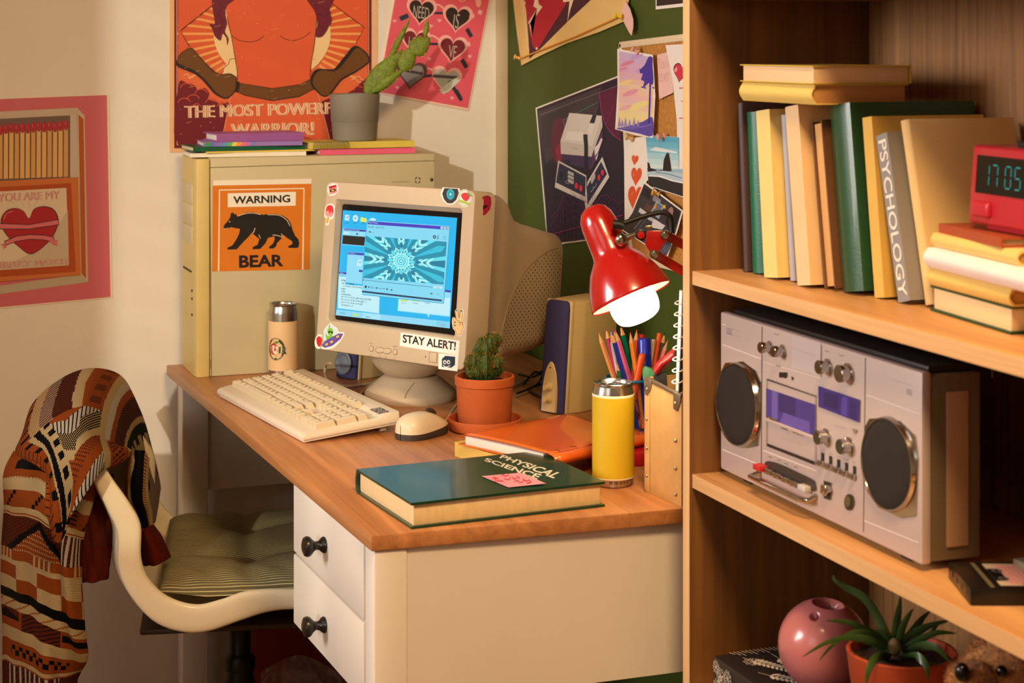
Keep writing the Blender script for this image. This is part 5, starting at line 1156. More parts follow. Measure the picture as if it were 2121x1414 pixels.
for k, (x, y, rx, ry2) in enumerate(lumps):
    sc_ = dp / FPX; c0 = atd(x, y, dp + rr.uniform(-.006, .006)); R = (rx * sc_, rx * sc_, ry2 * sc_)
    n1, n2 = 24, 14; rows = []
    for i in range(n2 + 1):
        th = PI * i / n2 + (1e-3 if i == 0 else 0) - (1e-3 if i == n2 else 0)
        rows.append([c0 + V((R[0] * math.sin(th) * math.cos(2 * PI * j / n1), R[1] * math.sin(th) * math.sin(2 * PI * j / n1), -R[2] * math.cos(th))) * (1 + .16 * math.cos(8 * 2 * PI * j / n1)) * (1 + .05 * math.sin(7 * th + 3 * k)) for j in range(n1)])
    cb_.grid(rows, cu=True)
    for q in range(110):
        u, v = rr.uniform(-.5, 1), rr.uniform(0, 2 * PI); w_ = math.sqrt(max(0, 1 - u * u)); d = V((w_ * math.cos(v), w_ * math.sin(v), u)); p = c0 + V((d.x * R[0], d.y * R[1], d.z * R[2])) * 1.04
        if d.dot(CF) > .5: continue
        for m_ in range(4):
            e = (d + V((rr.uniform(-.8, .8), rr.uniform(-.8, .8), rr.uniform(-.8, .8)))).normalized() * rr.uniform(.0025, .0048); s_ = e.cross(V((.3, .5, .8))).normalized() * .00045
            sb.add([p + s_, p - s_, p + e], [[0, 1, 2]])
ob = cb_.build('cactus_stem', pl, smooth=70); so = sb.build('bristles', ob, smooth=0); so['kind'] = 'stuff'

# ================= pencil cup and its contents =================
red = mat('lacquer_red', (172, 18, 16), .25, coat=.5)
rx_ = onZ(1322, 966, DT)
RB = MB(mt=mat('red_box', (190, 24, 34), .4)).box((1.030, rx_.y, DT), (1.15, rx_.y + .16, DT + .0205), bev=.003).build('box'); tag(RB, 'flat red box lying between the yellow can and the magazine file', 'box')
cupc = V((1.186, 2.697, DT + .0003)); cr, chh = .0385, .082
cup = thing('pencil_cup', 'blue wire mesh cup full of pencils behind the yellow can', 'pencil cup', cupc)
blue = mat('mesh_blue', (34, 140, 190), .3, .3)
T = M.Translation(cupc)
mb = MB(T=T, mt=blue); mb.tube([(cr * math.cos(2 * PI * k / 40), cr * math.sin(2 * PI * k / 40), chh) for k in range(40)], .0024, seg=8, closed=True); mb.build('rim', cup)
mb = MB(T=T, mt=blue); mb.cyl(cr, 0, .003); mb.build('bottom', cup)
mw = MB(T=T, mt=mat('mesh_wire', (70, 110, 150), .35, .6)); nw = 44
for k in range(nw):
    for s_ in (-1, 1):
        rows = [[], []]
        for i in range(15):
            t = 2 * PI * k / nw + s_ * i * .115; zz = .002 + (chh - .003) * i / 14
            for e in (0, 1): rows[e].append(((cr + .0002 * s_) * math.cos(t + .006 * (1 - 2 * e)), (cr + .0002 * s_) * math.sin(t + .006 * (1 - 2 * e)), zz))
        mw.grid(rows)
mw.build('mesh_wall', cup, smooth=0)
def clampcup(p, r=.030):
    d = V((p.x - cupc.x, p.y - cupc.y, 0))
    if d.length > r: d = d.normalized() * r
    return V((cupc.x + d.x, cupc.y + d.y, 0))
dcup = (cupc - CO).dot(CF)
woodp = mat('pencil_wood', (222, 170, 108), .6)
def cup3(x, y): return atd(1200 + x / 3.535, 660 + y / 3.535, dcup)
def stick_axis(tip, low, off):
    """tip and a lower visible point in the picture; off = depth offsets (tip, low)"""
    a_ = atd(1200 + tip[0] / 3.535, 660 + tip[1] / 3.535, dcup + off[0]); b_ = atd(1200 + low[0] / 3.535, 660 + low[1] / 3.535, dcup + off[1])
    d = (b_ - a_); zb = cupc.z + .005; k = (zb - a_.z) / d.z; e = a_ + d * k; f_ = clampcup(e); e = V((f_.x, f_.y, zb)); return a_, e
def pencil(tip, low, c, lab, off=(0, 0), r=.0041, body2=None, name='pencil', cat='pencil'):
    a_, e = stick_axis(tip, low, off); L = (a_ - e).length; T = frame(e, a_ - e)
    o = thing(name, lab, cat, e, group='pencils and pens in the mesh cup')
    m = mat('pencil_' + lab.split()[0] + str(len(lab)), c, .3, coat=.3)
    mb = MB(T=T, mt=m); tl = .017
    hexr = lambda z_, rr_: [(rr_ * math.cos(PI / 3 * k), rr_ * math.sin(PI / 3 * k), z_) for k in range(6)]
    mb.grid([hexr(0, r), hexr(L - tl, r)], cu=True); mb.add(hexr(0, r), [list(range(6))[::-1]]); mb.build('shaft', o, smooth=0)
    mb = MB(T=T, mt=woodp); mb.grid([hexr(L - tl, r), hexr(L - .005, r * .32)], cu=True); mb.build('sharpened_wood', o, smooth=0)
    mb = MB(T=T, mt=body2 or m); mb.grid([hexr(L - .005, r * .32), hexr(L, .0003)], cu=True); mb.build('lead', o, smooth=0)
    return o
blk = mat('graphite', (30, 28, 28), .5)
pencil((140, 100), (252, 430), (222, 150, 84), 'natural wood pencil leaning left in the mesh cup', (-.030, -.040))
pencil((195, 68), (252, 350), (168, 28, 84), 'crimson pencil between the natural and blue pencils', (.014, .0))
pencil((231, 95), (282, 432), (226, 218, 200), 'white pencil behind the blue pencil', (.006, -.004), r=.0036)
pencil((238, 98), (330, 445), (38, 66, 196), 'royal blue pencil in the mesh cup', (-.014, -.019))
pencil((252, 76), (330, 420), (150, 40, 110), 'purple pencil behind the pink pencil', (.018, .008), r=.0036)
pencil((264, 84), (372, 445), (232, 104, 160), 'pink pencil in the mesh cup', (-.001, -.003))
pencil((300, 44), (402, 445), (0, 128, 100), 'tallest pencil with a teal green shaft', (.016, .014), body2=blk)
pencil((372, 98), (444, 445), (238, 142, 30), 'amber pencil in front of the orange pencil', (-.014, -.022))
pencil((421, 78), (404, 300), (232, 84, 26), 'bright orange pencil behind the amber pencil', (.010, .004))
pencil((282, 300), (292, 445), (40, 120, 40), 'short green pencil between the natural and blue pencils', (-.014, -.024))
pencil((628, 100), (578, 330), (40, 36, 34), 'black pencil beside the orange pen', (.006, .0), body2=blk)
pencil((649, 154), (590, 330), (232, 130, 110), 'salmon pencil leaning right in the mesh cup', (-.006, -.010))
def pen(tip, low, r, c, lab, off=(0, 0), name='pen', cat='pen', extra=None, round_=.002):
    a_, e = stick_axis(tip, low, off); L = (a_ - e).length; T = frame(e, a_ - e)
    o = thing(name, lab, cat, e, group='pencils and pens in the mesh cup'); m = mat('pen_' + lab.split()[0], c, .3, coat=.2)
    mb = MB(T=T, mt=m); mb.lathe([(1e-5, 0), (r * .8, 0), (r * .85, .002), (r, L * .4), (r, L - round_ * 1.4), (r * .9, L - round_ * .4), (r * .55, L), (1e-5, L)], seg=24); mb.build('barrel', o)
    if extra: extra(o, T, L, m)
    return o
def clip(o, T, L, m):
    MB(T=T, mt=m).box((.0100, -.003, L - .05), (.0125, .003, L - .004), bev=.001).build('clip', o)
    for k in range(6): MB(T=T, mt=m).tube([(.0107 * math.cos(2 * PI * j / 20), .0107 * math.sin(2 * PI * j / 20), L - .046 + k * .004) for j in range(20)], .0004, seg=5, closed=True).build('grip_ring', o)
pen((475, 140), (490, 340), .0106, (36, 48, 190), 'thick blue marker with a ribbed cap', (-.008, -.012), 'marker', 'marker', clip)
pen((464, 254), (428, 420), .0058, (240, 92, 26), 'orange rounded pen cap before the blue marker', (-.026, -.028), round_=.006)
pen((590, 104), (560, 280), .0044, (214, 84, 24), 'orange cylindrical pen between marker and black pencil', (.008, .0))
pen((455, 112), (450, 300), .0058, (200, 30, 34), 'red capped pen behind the blue marker', (.016, .010))
pen((545, 150), (560, 320), .0036, (226, 204, 170), 'cream pen behind the clip of the blue marker', (.012, .006))
T = frame(cup3(495, 372), (-CF + V((0, 0, .2))))
er = MB(mt=mat('mint_plastic', (120, 206, 140), .35)).prism([cup3(448, 345), cup3(470, 322), cup3(545, 352), cup3(540, 420), cup3(455, 424)], CF * .012, bev=.0015)
er.v = [p - CF * .030 for p in er.v]; o = er.build('sharpener'); tag(o, 'mint green plastic sharpener resting in the mesh cup', 'sharpener', 'pencils and pens in the mesh cup')

# ================= magazine file =================
ply = mat('chipboard', (206, 156, 90), .6, noise=.06, nscale=60); stl = mat('strip_steel', (150, 132, 110), .35, .8); riv = mat('rivet', (190, 175, 150), .3, 1)
m0, m1 = onZ(1337, 1019, DT), onZ(1408, 1048.5, DT)
md = (m1 - m0).normalized(); mn = V((-md.y, md.x, 0)); mwid = (m1 - m0).length + .004   # md runs along the narrow face, mn points into the file
if mn.x < 0: mn = -mn
TG = xf(m0, md, mn, (0, 0, 1)); DP = .19
hA, hB = .158, .148
mf_ = thing('magazine_file', 'brown riveted chipboard magazine file against the bookcase', 'magazine file', m0 + md * mwid / 2 + mn * DP / 2)
MB(T=TG, mt=ply).prism([(0, 0, 0), (mwid, 0, 0), (mwid, 0, hB), (0, 0, hA)], (0, .003, 0), bev=.0006).build('front_panel', mf_)
for x in (0, mwid - .003): MB(T=TG, mt=ply).prism([(x, .003, 0), (x, DP, 0), (x, DP, hA * .6), (x, .06, hA if x == 0 else hB), (x, .003, hA if x == 0 else hB)], (.003, 0, 0)).build('side_panel', mf_)
MB(T=TG, mt=ply).box((.003, .003, 0), (mwid - .003, DP, .003)).build('bottom_panel', mf_)
MB(T=TG, mt=ply).box((0, DP, 0), (mwid, DP + .003, hA * .6)).build('back_panel', mf_)
mb = MB(T=TG, mt=ply); mb.box((-.0012, -.0012, .004), (.012, 0, hA - .008), bev=.0004).box((-.0012, -.0012, .004), (0, .012, hA - .008), bev=.0004); mb.build('corner_strip', mf_)
mb = MB(T=TG, mt=stl); mb.prism([(0, -.0012, hA - .0035), (mwid, -.0012, hB - .0035), (mwid, -.0012, hB + .0012), (0, -.0012, hA + .0012)], (0, .0055, 0), bev=.0005); mb.build('top_rail', mf_)
for x in (-.001, mwid - .018):
    hh = hA + (hB - hA) * max(0, x) / mwid
    MB(T=TG, mt=stl).prism([(x, -.002, hh - .022), (x + .010, -.002, hh - .024), (x + .018, -.002, hh - .010), (x + .018, -.002, hh), (x, -.002, hh)], (0, .002, 0), bev=.0006).build('corner_clip', mf_)
for x, zs in ((.006, (.024, .062, .102, .143)), (mwid - .013, (.014, .049, .086, .136))):
    for z_ in zs: MB(T=TG, mt=riv).sph((x, -.0018, z_), (.0026, .0016, .0026), seg=14, rings=8).build('rivet', mf_)
# spiral pad standing in the file
def filebook(x0, th, h, d0, d1, m, lab): 
    o = MB(T=TG, mt=m).box((x0, d0, .0035), (x0 + th, d1, h), bev=.001).build('notepad'); return tag(o, lab, 'notepad')
wh = mat('pad_white', (232, 224, 214), .6); dkp = mat('pad_dark', (52, 40, 36), .6)
sp_ = thing('spiral_notepad', 'white spiral bound notepad standing in the magazine file', 'notepad', TG @ V((.07, .08, .004)))
T2 = TG @ M.Translation((mwid - .044, .012, .004)) @ M.Rotation(math.radians(4), 4, 'Y')
MB(T=T2, mt=wh).box((0, 0, 0), (.007, .14, .282), bev=.0008).build('pages', sp_)
MB(T=T2, mt=dkp).box((.0075, 0, 0), (.0095, .14, .282), bev=.0006).build('back_cover', sp_)
for k in range(17):
    zz = .020 + k * .0154; P = [(.005 + .0075 * math.cos(t), -.001 + .0065 * math.sin(t), zz + .0018 * math.sin(t)) for t in [2 * PI * j / 18 for j in range(18)]]
    MB(T=T2, mt=mat('coil_white', (226, 218, 210), .3)).tube(P, .0009, seg=6, closed=True).build('coil', sp_)
filebook(.014, .006, .135, .03, .15, dkp, 'dark notepad standing beside the red clip in the magazine file')
rc = mat('clip_red', (118, 8, 14), .3)
c0, c1 = cup3(560, 400), cup3(690, 240)
dd = (m0 - CO).dot(CF) - .012
def g3(x, y, l=0): return atd(1200 + x / 3.535, 660 + y / 3.535, dd + l)
rcl = thing('red_clip', 'dark red plastic clip sticking out of the magazine file', 'clip', g3(600, 400))
MB(mt=rc).prism([g3(540, 372), g3(560, 335), g3(640, 268), g3(700, 215), (g3(700, 260)), g3(660, 340), g3(600, 390), g3(560, 415)], CF * .014, bev=.002).build('body', rcl)
MB(mt=rc).tube([g3(555, 395, -.003), g3(600, 330, -.003), g3(650, 300, -.003), g3(690, 262, -.003)], .0042, seg=10).build('arm', rcl)
MB(mt=blk).prism([g3(545, 425), g3(640, 390), g3(650, 560), g3(560, 560)], CF * .01, bev=.001).build('base', rcl)

# ================= desk lamp =================
lp = thing('desk_lamp', 'red articulated desk lamp with its white bulb lit', 'lamp', (1.222, 2.445, DT))
dl = 2.50
rim_c = atd(1308, 618, dl)
axis = (CR * .40 - V((0, 0, 1)) * .917 - CF * .27).normalized()   # from cap to opening
pxm = dl / FPX
TL_ = frame(rim_c, -axis)      # z from the opening up to the cap
prof = [(.0570, 0), (.0578, .0012), (.0575, .004), (.0535, .020), (.0480, .034), (.0405, .049), (.0330, .0585), (.0285, .064), (.0268, .071), (.0262, .085), (.0255, .110), (.0235, .122), (.0185, .1315), (.0105, .1372), (1e-5, .1388)]
mb = MB(T=TL_, mt=red); mb.lathe(prof, seg=56); mb.build('shade', lp, smooth=60)
mb = MB(T=TL_, mt=mat('shade_inside', (200, 170, 140), .4)); mb.lathe([(max(1e-5, r - .0012), z_ + .0002) for r, z_ in prof[1:10]], seg=48); mb.build('shade_lining', lp, smooth=60)
bulb = mat('bulb_glow', (255, 244, 226), .5, emit=7)
mb = MB(T=TL_, mt=bulb); mb.lathe([(max(1e-5, p.x), p.y) for p in spline([(.0155, .040, 0), (.0235, .026, 0), (.0305, .012, 0), (.0335, -.002, 0), (.0332, -.016, 0), (.0285, -.0275, 0), (.0170, -.0335, 0), (0, -.0352, 0)], 5)], seg=48); mb.build('bulb', lp)
chrome = mat('chrome', (200, 196, 190), .15, 1)
def lx(x, y, dz=0): return atd(1180 + x / 5.05, 420 + y / 5.05, dl + dz)
MB(mt=chrome).sph(lx(538, 385, -.012), (.008, .006, .009)).build('joint_nut', lp)
MB(mt=chrome).tube([lx(538, 385, -.006), lx(700, 330, .0)], .0042, seg=14).build('joint_rod', lp)
MB(mt=mat('knob_plastic', (24, 22, 24), .35)).prism([lx(685, 318, -.008), (lx(725, 272, -.008)), lx(790, 290, -.008), lx(805, 355, -.008), lx(765, 405, -.008), lx(705, 378, -.008)], CF * .018, bev=.002).build('clamp_knob', lp)
MB(mt=red).lathe([(1e-5, .0), (.0052, 0), (.0045, .002), (1e-5, .0028)], T=frame(lx(748, 338, -.009), -CF)).build('knob_cap', lp)
MB(mt=mat('steel_wing', (200, 180, 140), .3, 1)).prism([lx(790, 240, -.002), lx(855, 235, -.002), lx(870, 262, -.002), lx(805, 285, -.002)], CF * .004, bev=.001).build('wing_nut', lp)
MB(mt=red).prism([lx(812, 292, -.005), lx(985, 288, -.005), (lx(1028, 320, -.005)), lx(1022, 372, -.005), lx(905, 560, -.005), lx(865, 556, -.005), lx(785, 425, -.005)], CF * .003, bev=.001).build('arm_plate', lp)
for x, y in ((990, 332), (880, 535)): MB(mt=chrome).lathe([(1e-5, .0035), (.0030, .0035), (.0032, .002), (.0060, .0015), (.0062, 0), (1e-5, 0)], T=frame(lx(x, y, -.0055), -CF), seg=18).build('bolt', lp)
elbow1, elbow2 = lx(1420, 560, .10), lx(1310, 790, .10)
def bar(a_, b_, w_=.0065):
    d = (b_ - a_).normalized(); s_ = d.cross(CF).normalized()
    MB(mt=red).prism([a_ + s_ * w_, b_ + s_ * w_, b_ - s_ * w_, a_ - s_ * w_], CF * .008, bev=.001).build('arm', lp)
bar(lx(990, 332, 0), elbow1); bar(lx(880, 535, 0), elbow2)
foot = V((1.222, 2.445, DT))
bar(elbow1, foot + V((0, 0, .03))); bar(elbow2, foot + V((-.0, .03, .03)))
MB(T=M.Translation(foot), mt=red).lathe([(1e-5, 0), (.050, 0), (.051, .004), (.048, .012), (.02, .018), (.015, .035), (1e-5, .037)], seg=40).build('base', lp)
P = spline([lx(455, 225, -.012), lx(560, 212, -.012), lx(760, 145, -.010), lx(960, 100, -.006), lx(1040, 130, -.006), lx(1062, 200, -.006), lx(1068, 315, -.007)], 8)
MB(mt=mat('cable_black', (25, 20, 18), .5)).tube(P, .0034, seg=10).build('cable', lp)
MB(mt=mat('cable_black', (25, 20, 18), .5)).tube([lx(452, 222, -.012), lx(520, 228, -.012), lx(560, 245, -.012)], .0062, seg=12).build('cable_grommet', lp)
light('lamp_bulb_light', 'POINT', rim_c + axis * .06, .5, (1, .80, .52), shadow_soft_size=.03)
# ================= books on the upper shelf =================
GU = 'upright books on the upper shelf'
XS = 1.08
def upright(lab, bl, br, tl, D, cov, pg, dx=0, rnd=True, flip=False):
    """spine corners in the picture (bottom left, bottom right, top left); the spine stands on the shelf at x = XS + dx"""
    x = onZ(bl[0], bl[1], SHA).x + dx
    A, B, Tt = onX(bl[0], bl[1], x), onX(br[0], br[1], x), onX(tl[0], tl[1], x)
    yb, yt, zt = A.y, Tt.y, Tt.z
    th = math.atan2(yt - yb, zt - SHA); h = math.hypot(yt - yb, zt - SHA) - .001
    t = abs(A.y - B.y) * math.cos(th)
    # book axes: x -> +X, y (thickness) -> towards the camera (-Y), z along the lean
    up = V((0, math.sin(th), math.cos(th))); ty = V((0, -math.cos(th), math.sin(th)))
    o = V((x, yb, SHA + .0004)) if th >= 0 else V((x, yb, SHA + .0004 + t * math.sin(-th)))
    T = xf(o, (1, 0, 0), ty, up)
    if flip: T = T @ xf((D, 0, 0), (-1, 0, 0), (0, 1, 0), (0, 0, 1))
    return book(T, t, h, D, cov, pg, lab, group=GU, rnd=rnd), T, t, h
pgw, pgt = page_mat('w', (236, 222, 190)), page_mat('tan', (196, 150, 96))
upright('thin dark brown book standing at the left end of the shelf', (1538, 562), (1549, 563), (1525, 213), .17, cover('brown', (56, 28, 18)), pgt, .0)
upright('slim dark green book second from the bookcase side', (1555, 565), (1577, 567), (1543, 232), .15, cover('pine', (14, 96, 66), .35), pgt)
upright('pale yellow book beside the slim green one', (1583, 575), (1611, 576), (1566, 229), .16, cover('butter', (232, 204, 128)), pgw, rnd=False)
upright('very thin grey book between yellow and beige books', (1635, 582), (1646, 584), (1616, 238), .15, cover('grey', (166, 162, 166)), pgw)
upright('leaning beige book with a brown cover side', (1652, 592), (1680, 593), (1626, 221), .15, cover('beige', (224, 190, 144)), pgt, rnd=False)
upright('tan book standing with its page edges outward', (1708, 591), (1731, 593), (1680, 252), .14, cover('umber', (104, 66, 38)), page_mat('oldtan', (206, 156, 96)), -.0185, rnd=False, flip=True)
upright('thick dark green book in the middle of the shelf', (1741, 605), (1784, 607), (1713, 220), .172, cover('forest', (32, 74, 46), .32, coat=.2), pgt)
upright('golden yellow book between the thick green and grey books', (1812, 617), (1832, 618), (1786, 243), .150, cover('gold', (214, 172, 84)), pgw, rnd=False)
ps, T, t, h = upright('grey book lettered PSYCHOLOGY down its spine', (1861, 628), (1886, 630), (1814, 281), .12, cover('steelgrey', (140, 136, 134)), pgw, -.000, rnd=False)
a = Art(lambda x, y, o: T @ V((-.0002 - o, y, x)), lift=.0002, rough=.6)
a.text('PSYCHOLOGY', [(h * .965, t * .86), (h * .03, t * .86), (h * .03, t * .16), (h * .965, t * .16)], '#e8dccc', .012); a.build('title', ps, smooth=0, label='cream lettering PSYCHOLOGY')
upright('tall cream book leaning at the right end of the row', (1914, 634), (1933, 636), (1862, 252), .14, cover('cream', (220, 182, 116), .6), pgw)
# two books lying across the tops
GL = 'yellow books lying across the upright books'
zt = SHA + .2185
yl1 = xf((1.062, 1.884, zt), (1, 0, 0), (0, 0, 1), (0, -1, 0))
def flat(x0, y0, y1, z0, t, D, cov, pg, lab, grp, spine='front', a=0.0, **k):
    """book lying flat, long side along Y from y1 (far) to y0 (near); spine or fore edge towards the room"""
    R = M.Translation((x0, (y0 + y1) / 2, z0)) @ M.Rotation(a, 4, 'Z') @ M.Translation((0, -(y1 - y0) / 2, 0))
    L = y1 - y0
    T = R @ (xf((0, 0, 0), (1, 0, 0), (0, 0, 1), (0, -1, 0)) @ M.Translation((0, 0, -L)) if spine == 'front' else xf((D, 0, 0), (-1, 0, 0), (0, 0, 1), (0, 1, 0)))
    return book(T, t, L, D, cov, pg, lab, group=grp, **k)
flat(1.058, 1.880, 2.062, zt, .0235, .128, cover('butter2', (222, 190, 104)), page_mat('tan2', (190, 136, 78)), 'lower yellow book lying across the upright books', GL, 'front', .0, ct=.0016)
flat(1.056, 1.876, 2.062, zt + .0240, .0215, .132, cover('yellow_old', (206, 172, 70)), page_mat('peach', (226, 190, 144)), 'upper yellow book with its pages facing out above the row', GL, 'fore', -.01, ct=.0014, rnd=False)
# stack at the right with the clock
GS = 'stacked books under the red clock'
c0, c1 = onZ(1925, 640, SHA), onZ(2097, 692, SHA)
aS = math.atan2(c0.y - c1.y, c0.x - c1.x) - PI / 2
def stack(pl, pr, yp, z0, t, D, cov, pg, lab, spine, dx=0, dxa=0, **k):
    zz = z0
    A, B = onX(pl, yp, 1.105 + dx), onX(pr, yp, 1.105 + dx - .012)
    return flat(1.105 + dx - .006, B.y, A.y, z0, t, D, cov, pg, lab, GS, spine, aS + dxa, **k)
z_ = SHA + .0006
stack(1921, 2099, 640, z_, .0275, .135, cover('bottlegreen', (26, 66, 30)), page_mat('cream2', (234, 202, 148)), 'thick green backed book at the bottom of the stack', 'fore', 0, 0, ct=.0024, rnd=False); z_ += .0279
stack(1919, 2098, 600, z_, .0188, .13, cover('butter3', (226, 190, 104)), page_mat('amber', (188, 134, 62)), 'yellow book second from the bottom of the stack', 'front', -.004, 0.01); z_ += .0192
stack(1904, 2140, 560, z_, .0215, .14, cover('white2', (232, 220, 216), .45), page_mat('w', (236, 222, 190)), 'white book in the middle of the stack', 'front', -.012, -.01); z_ += .0219
stack(1923, 2116, 520, z_, .0150, .13, cover('butter4', (230, 192, 112)), page_mat('amber', (188, 134, 62)), 'yellow book under the reddish book in the stack', 'front', .0, .0); z_ += .0154
stack(1932, 2086, 490, z_, .0100, .13, cover('rust', (168, 76, 40)), page_mat('greyed', (190, 170, 130)), 'thin reddish brown book at the top of the stack', 'front', .004, -.06, rnd=False); z_ += .0104
# ================= digital alarm clock =================
ck_m = mat('clock_red', (184, 34, 50), .35, coat=.3)
f0, f1 = onX(2004, 470, 1.115), onX(2121, 505, 1.108)
yd = (f1 - f0); yd.z = 0; yd.normalize()
CKL, CKH, CKD = .150, .0820, .075
nrm = V((yd.y, -yd.x, 0)); nrm = -nrm if nrm.x > 0 else nrm   # towards the room
TC = xf(V((f0.x, f0.y, z_ + .0055)), yd, -nrm, (0, 0, 1))
ck = thing('alarm_clock', 'red digital alarm clock with teal digits on top of the book stack', 'clock', TC @ V((CKL / 2, CKD / 2, -.0055)))
MB(T=TC, mt=ck_m).prism([(0, 0, 0), (0, .006, CKH), (0, CKD - .008, CKH), (0, CKD, .004)], (CKL, 0, 0), bev=.004, seg=3).build('body', ck)
MB(T=TC, mt=ck_m).box((.018, .012, -.0055), (CKL - .018, CKD - .012, .001), bev=.001).build('foot', ck)
pf_ = lambda x, y, o: TC @ V((x, .006 * y / CKH - .0006 - o, y))
a = Art(pf_, lift=.0004, rough=.12)
a.rect(.0125, CKH * .40, CKL - .0125, CKH * .88, '#070a0a'); a.build('display', ck, smooth=0)
a = Art(pf_, lift=.0007, emit=.7)
def seg7(x, y, w, h, on):
    S = {'a': ((x, y + h), (x + w, y + h)), 'b': ((x + w, y + h), (x + w, y + h / 2)), 'c': ((x + w, y + h / 2), (x + w, y)), 'd': ((x, y), (x + w, y)), 'e': ((x, y), (x, y + h / 2)), 'f': ((x, y + h / 2), (x, y + h)), 'g': ((x, y + h / 2), (x + w, y + h / 2))}
    for s_ in on:
        p, q = S[s_]; d = (q[0] - p[0], q[1] - p[1]); a.line([(p[0] + d[0] * .12, p[1] + d[1] * .12), (p[0] + d[0] * .88, p[1] + d[1] * .88)], .0013, '#1ab0a8')
hh = CKH * .27; y0 = CKH * .50
seg7(.0385, y0, .0001, hh, 'bc'); seg7(.0445, y0, .0105, hh, 'abc'); seg7(.070, y0, .0105, hh, 'abcdef'); seg7(.088, y0, .0105, hh, 'acdfg')
a.build('digits', ck, smooth=0)
mb = MB(T=TC, mt=ck_m); mb.box((.012, -.004, CKH * .10), (.046, .004, CKH * .30), bev=.003, seg=3); mb.build('button', ck)
MB(T=TC, mt=dark).box((.055, .025, CKH - .001), (.10, .05, CKH + .006), bev=.002).build('snooze_bar', ck)

# ================= boombox =================
XBF, BY_0, BY_1, BZ0, BZ1 = 1.050, 1.639, 2.1035, .826, 1.026
silver = mat('boombox_silver', (192, 172, 164), .42, .08, noise=.02, nscale=20); silv2 = mat('boombox_body', (110, 92, 68), .5); blackp = mat('boombox_top', (34, 29, 27), .45)
pinkp2 = mat('boombox_side', (176, 138, 104), .5)
bb = thing('boombox', 'silver cassette boombox with two round speakers on the middle shelf', 'boombox', (XBF + .035, (BY_0 + BY_1) / 2, SHB))
MB(mt=silver).box((XBF, BY_0, BZ0), (XBF + .012, BY_1, BZ1), bev=.003).build('front_panel', bb)
MB(mt=silv2).box((XBF + .0122, BY_0 + .001, BZ0 + .002), (XBF + .072, BY_1 - .001, BZ1 - .004), bev=.002).build('cabinet', bb)
MB(mt=blackp).box((XBF + .014, BY_0 + .010, BZ1 - .0038), (XBF + .070, BY_1 - .01, BZ1 + .004), bev=.002).build('top_cover', bb)
MB(mt=pinkp2).box((XBF + .030, BY_0 - .0015, BZ0 + .016), (XBF + .056, BY_0 + .003, BZ1 - .022), bev=.001).build('side_inlay', bb)
for y in (BY_0 + .04, BY_1 - .06): MB(mt=blackp).box((XBF + .012, y, SHB + .0004), (XBF + .06, y + .02, BZ0 + .003), bev=.001).build('foot', bb)
fB = pix((XBF, 2, 1), (-1, 0, 0), 1480, 620, 2.481)
g = lambda x, y, o=0: fB(x, y, o)
NB = V((-1, 0, 0))
a = Art(fB, lift=.0002, rough=.35)
SEAM = '#8a7468'; LT = '#e4d4cc'
for P in ([(245, 140), (240, 935)], [(776, 300), (766, 1195)]): a.line(P, 4, '#5a463c')
for P in ([(40, 230), (240, 305)], [(40, 770), (236, 850)], [(250, 775), (525, 880)], [(780, 490), (1058, 590)], [(770, 1135), (1050, 1250)], [(40, 125), (60, 132)]): a.line(P, 5, LT)
a.line([(250, 320), (550, 405)], 3, LT); a.line([(550, 235), (550, 400)], 3, SEAM); a.poly([(400, 185), (548, 225), (546, 390), (398, 350)], '#c4b4b2'); a.line([(400, 250), (520, 290)], 2, '#9a8a88')
for k in range(3): a.line([(66, 150 + 11 * k), (92, 157 + 11 * k)], 3, '#6a5a50'); a.line([(988, 460 + 11 * k), (1018, 470 + 11 * k)], 3, '#6a5a50')
a.frame([(66, 142), (136, 165), (136, 195), (64, 176)], 1.5, '#a8968c'); a.line([(920, 412), (1010, 440)], 2, '#a8968c')
for x, y in ((320, 175), (580, 262), (655, 285), (330, 338)): a.line([(x - 12, y), (x + 12, y + 7)], 4, '#8a7a70')
for x, y in ((342, 385), (352, 388), (366, 392)): a.rect(x - 4, y - 12, x + 4, y + 12, '#1c1816')
a.rect(335, 374, 376, 400, '#241e1c'); a.poly([(398, 392), (410, 404), (402, 418)], '#1c1816')
for x, y in ((290, 808), (336, 825), (372, 842), (420, 858)): a.line([(x - 10, y - 3), (x + 10, y + 4)], 4, '#7a6a60')
a.line([(620, 645), (680, 665)], 3, '#9a8a88')
for k in range(5): a.line([(550 + 40 * k, 772 + 15 * k), (570 + 40 * k, 780 + 15 * k)], 3, '#8a7a70')
# cassette bay
a.poly([(275, 405), (523, 492), (523, 500), (275, 415)], '#2a2220'); a.frame([(272, 408), (524, 494), (522, 850), (272, 752)], 4, '#8a7668')
a.poly([(270, 455), (523, 540), (523, 702), (270, 606)], '#4a3a86'); a.poly([(300, 465), (330, 475), (330, 628), (300, 617)], '#6a5aa8'); a.poly([(360, 580), (495, 628), (495, 690), (340, 635)], '#6654a4'); a.poly([(336, 480), (420, 508), (420, 600), (336, 572)], '#3a2c6a'); a.line([(440, 520), (440, 610)], 3, '#5a4a96')
a.poly([(275, 738), (520, 832), (520, 850), (275, 752)], '#2a2220'); a.line([(350, 700), (450, 735)], 2, '#a8968c'); a.line([(350, 712), (470, 752)], 2, '#a8968c')
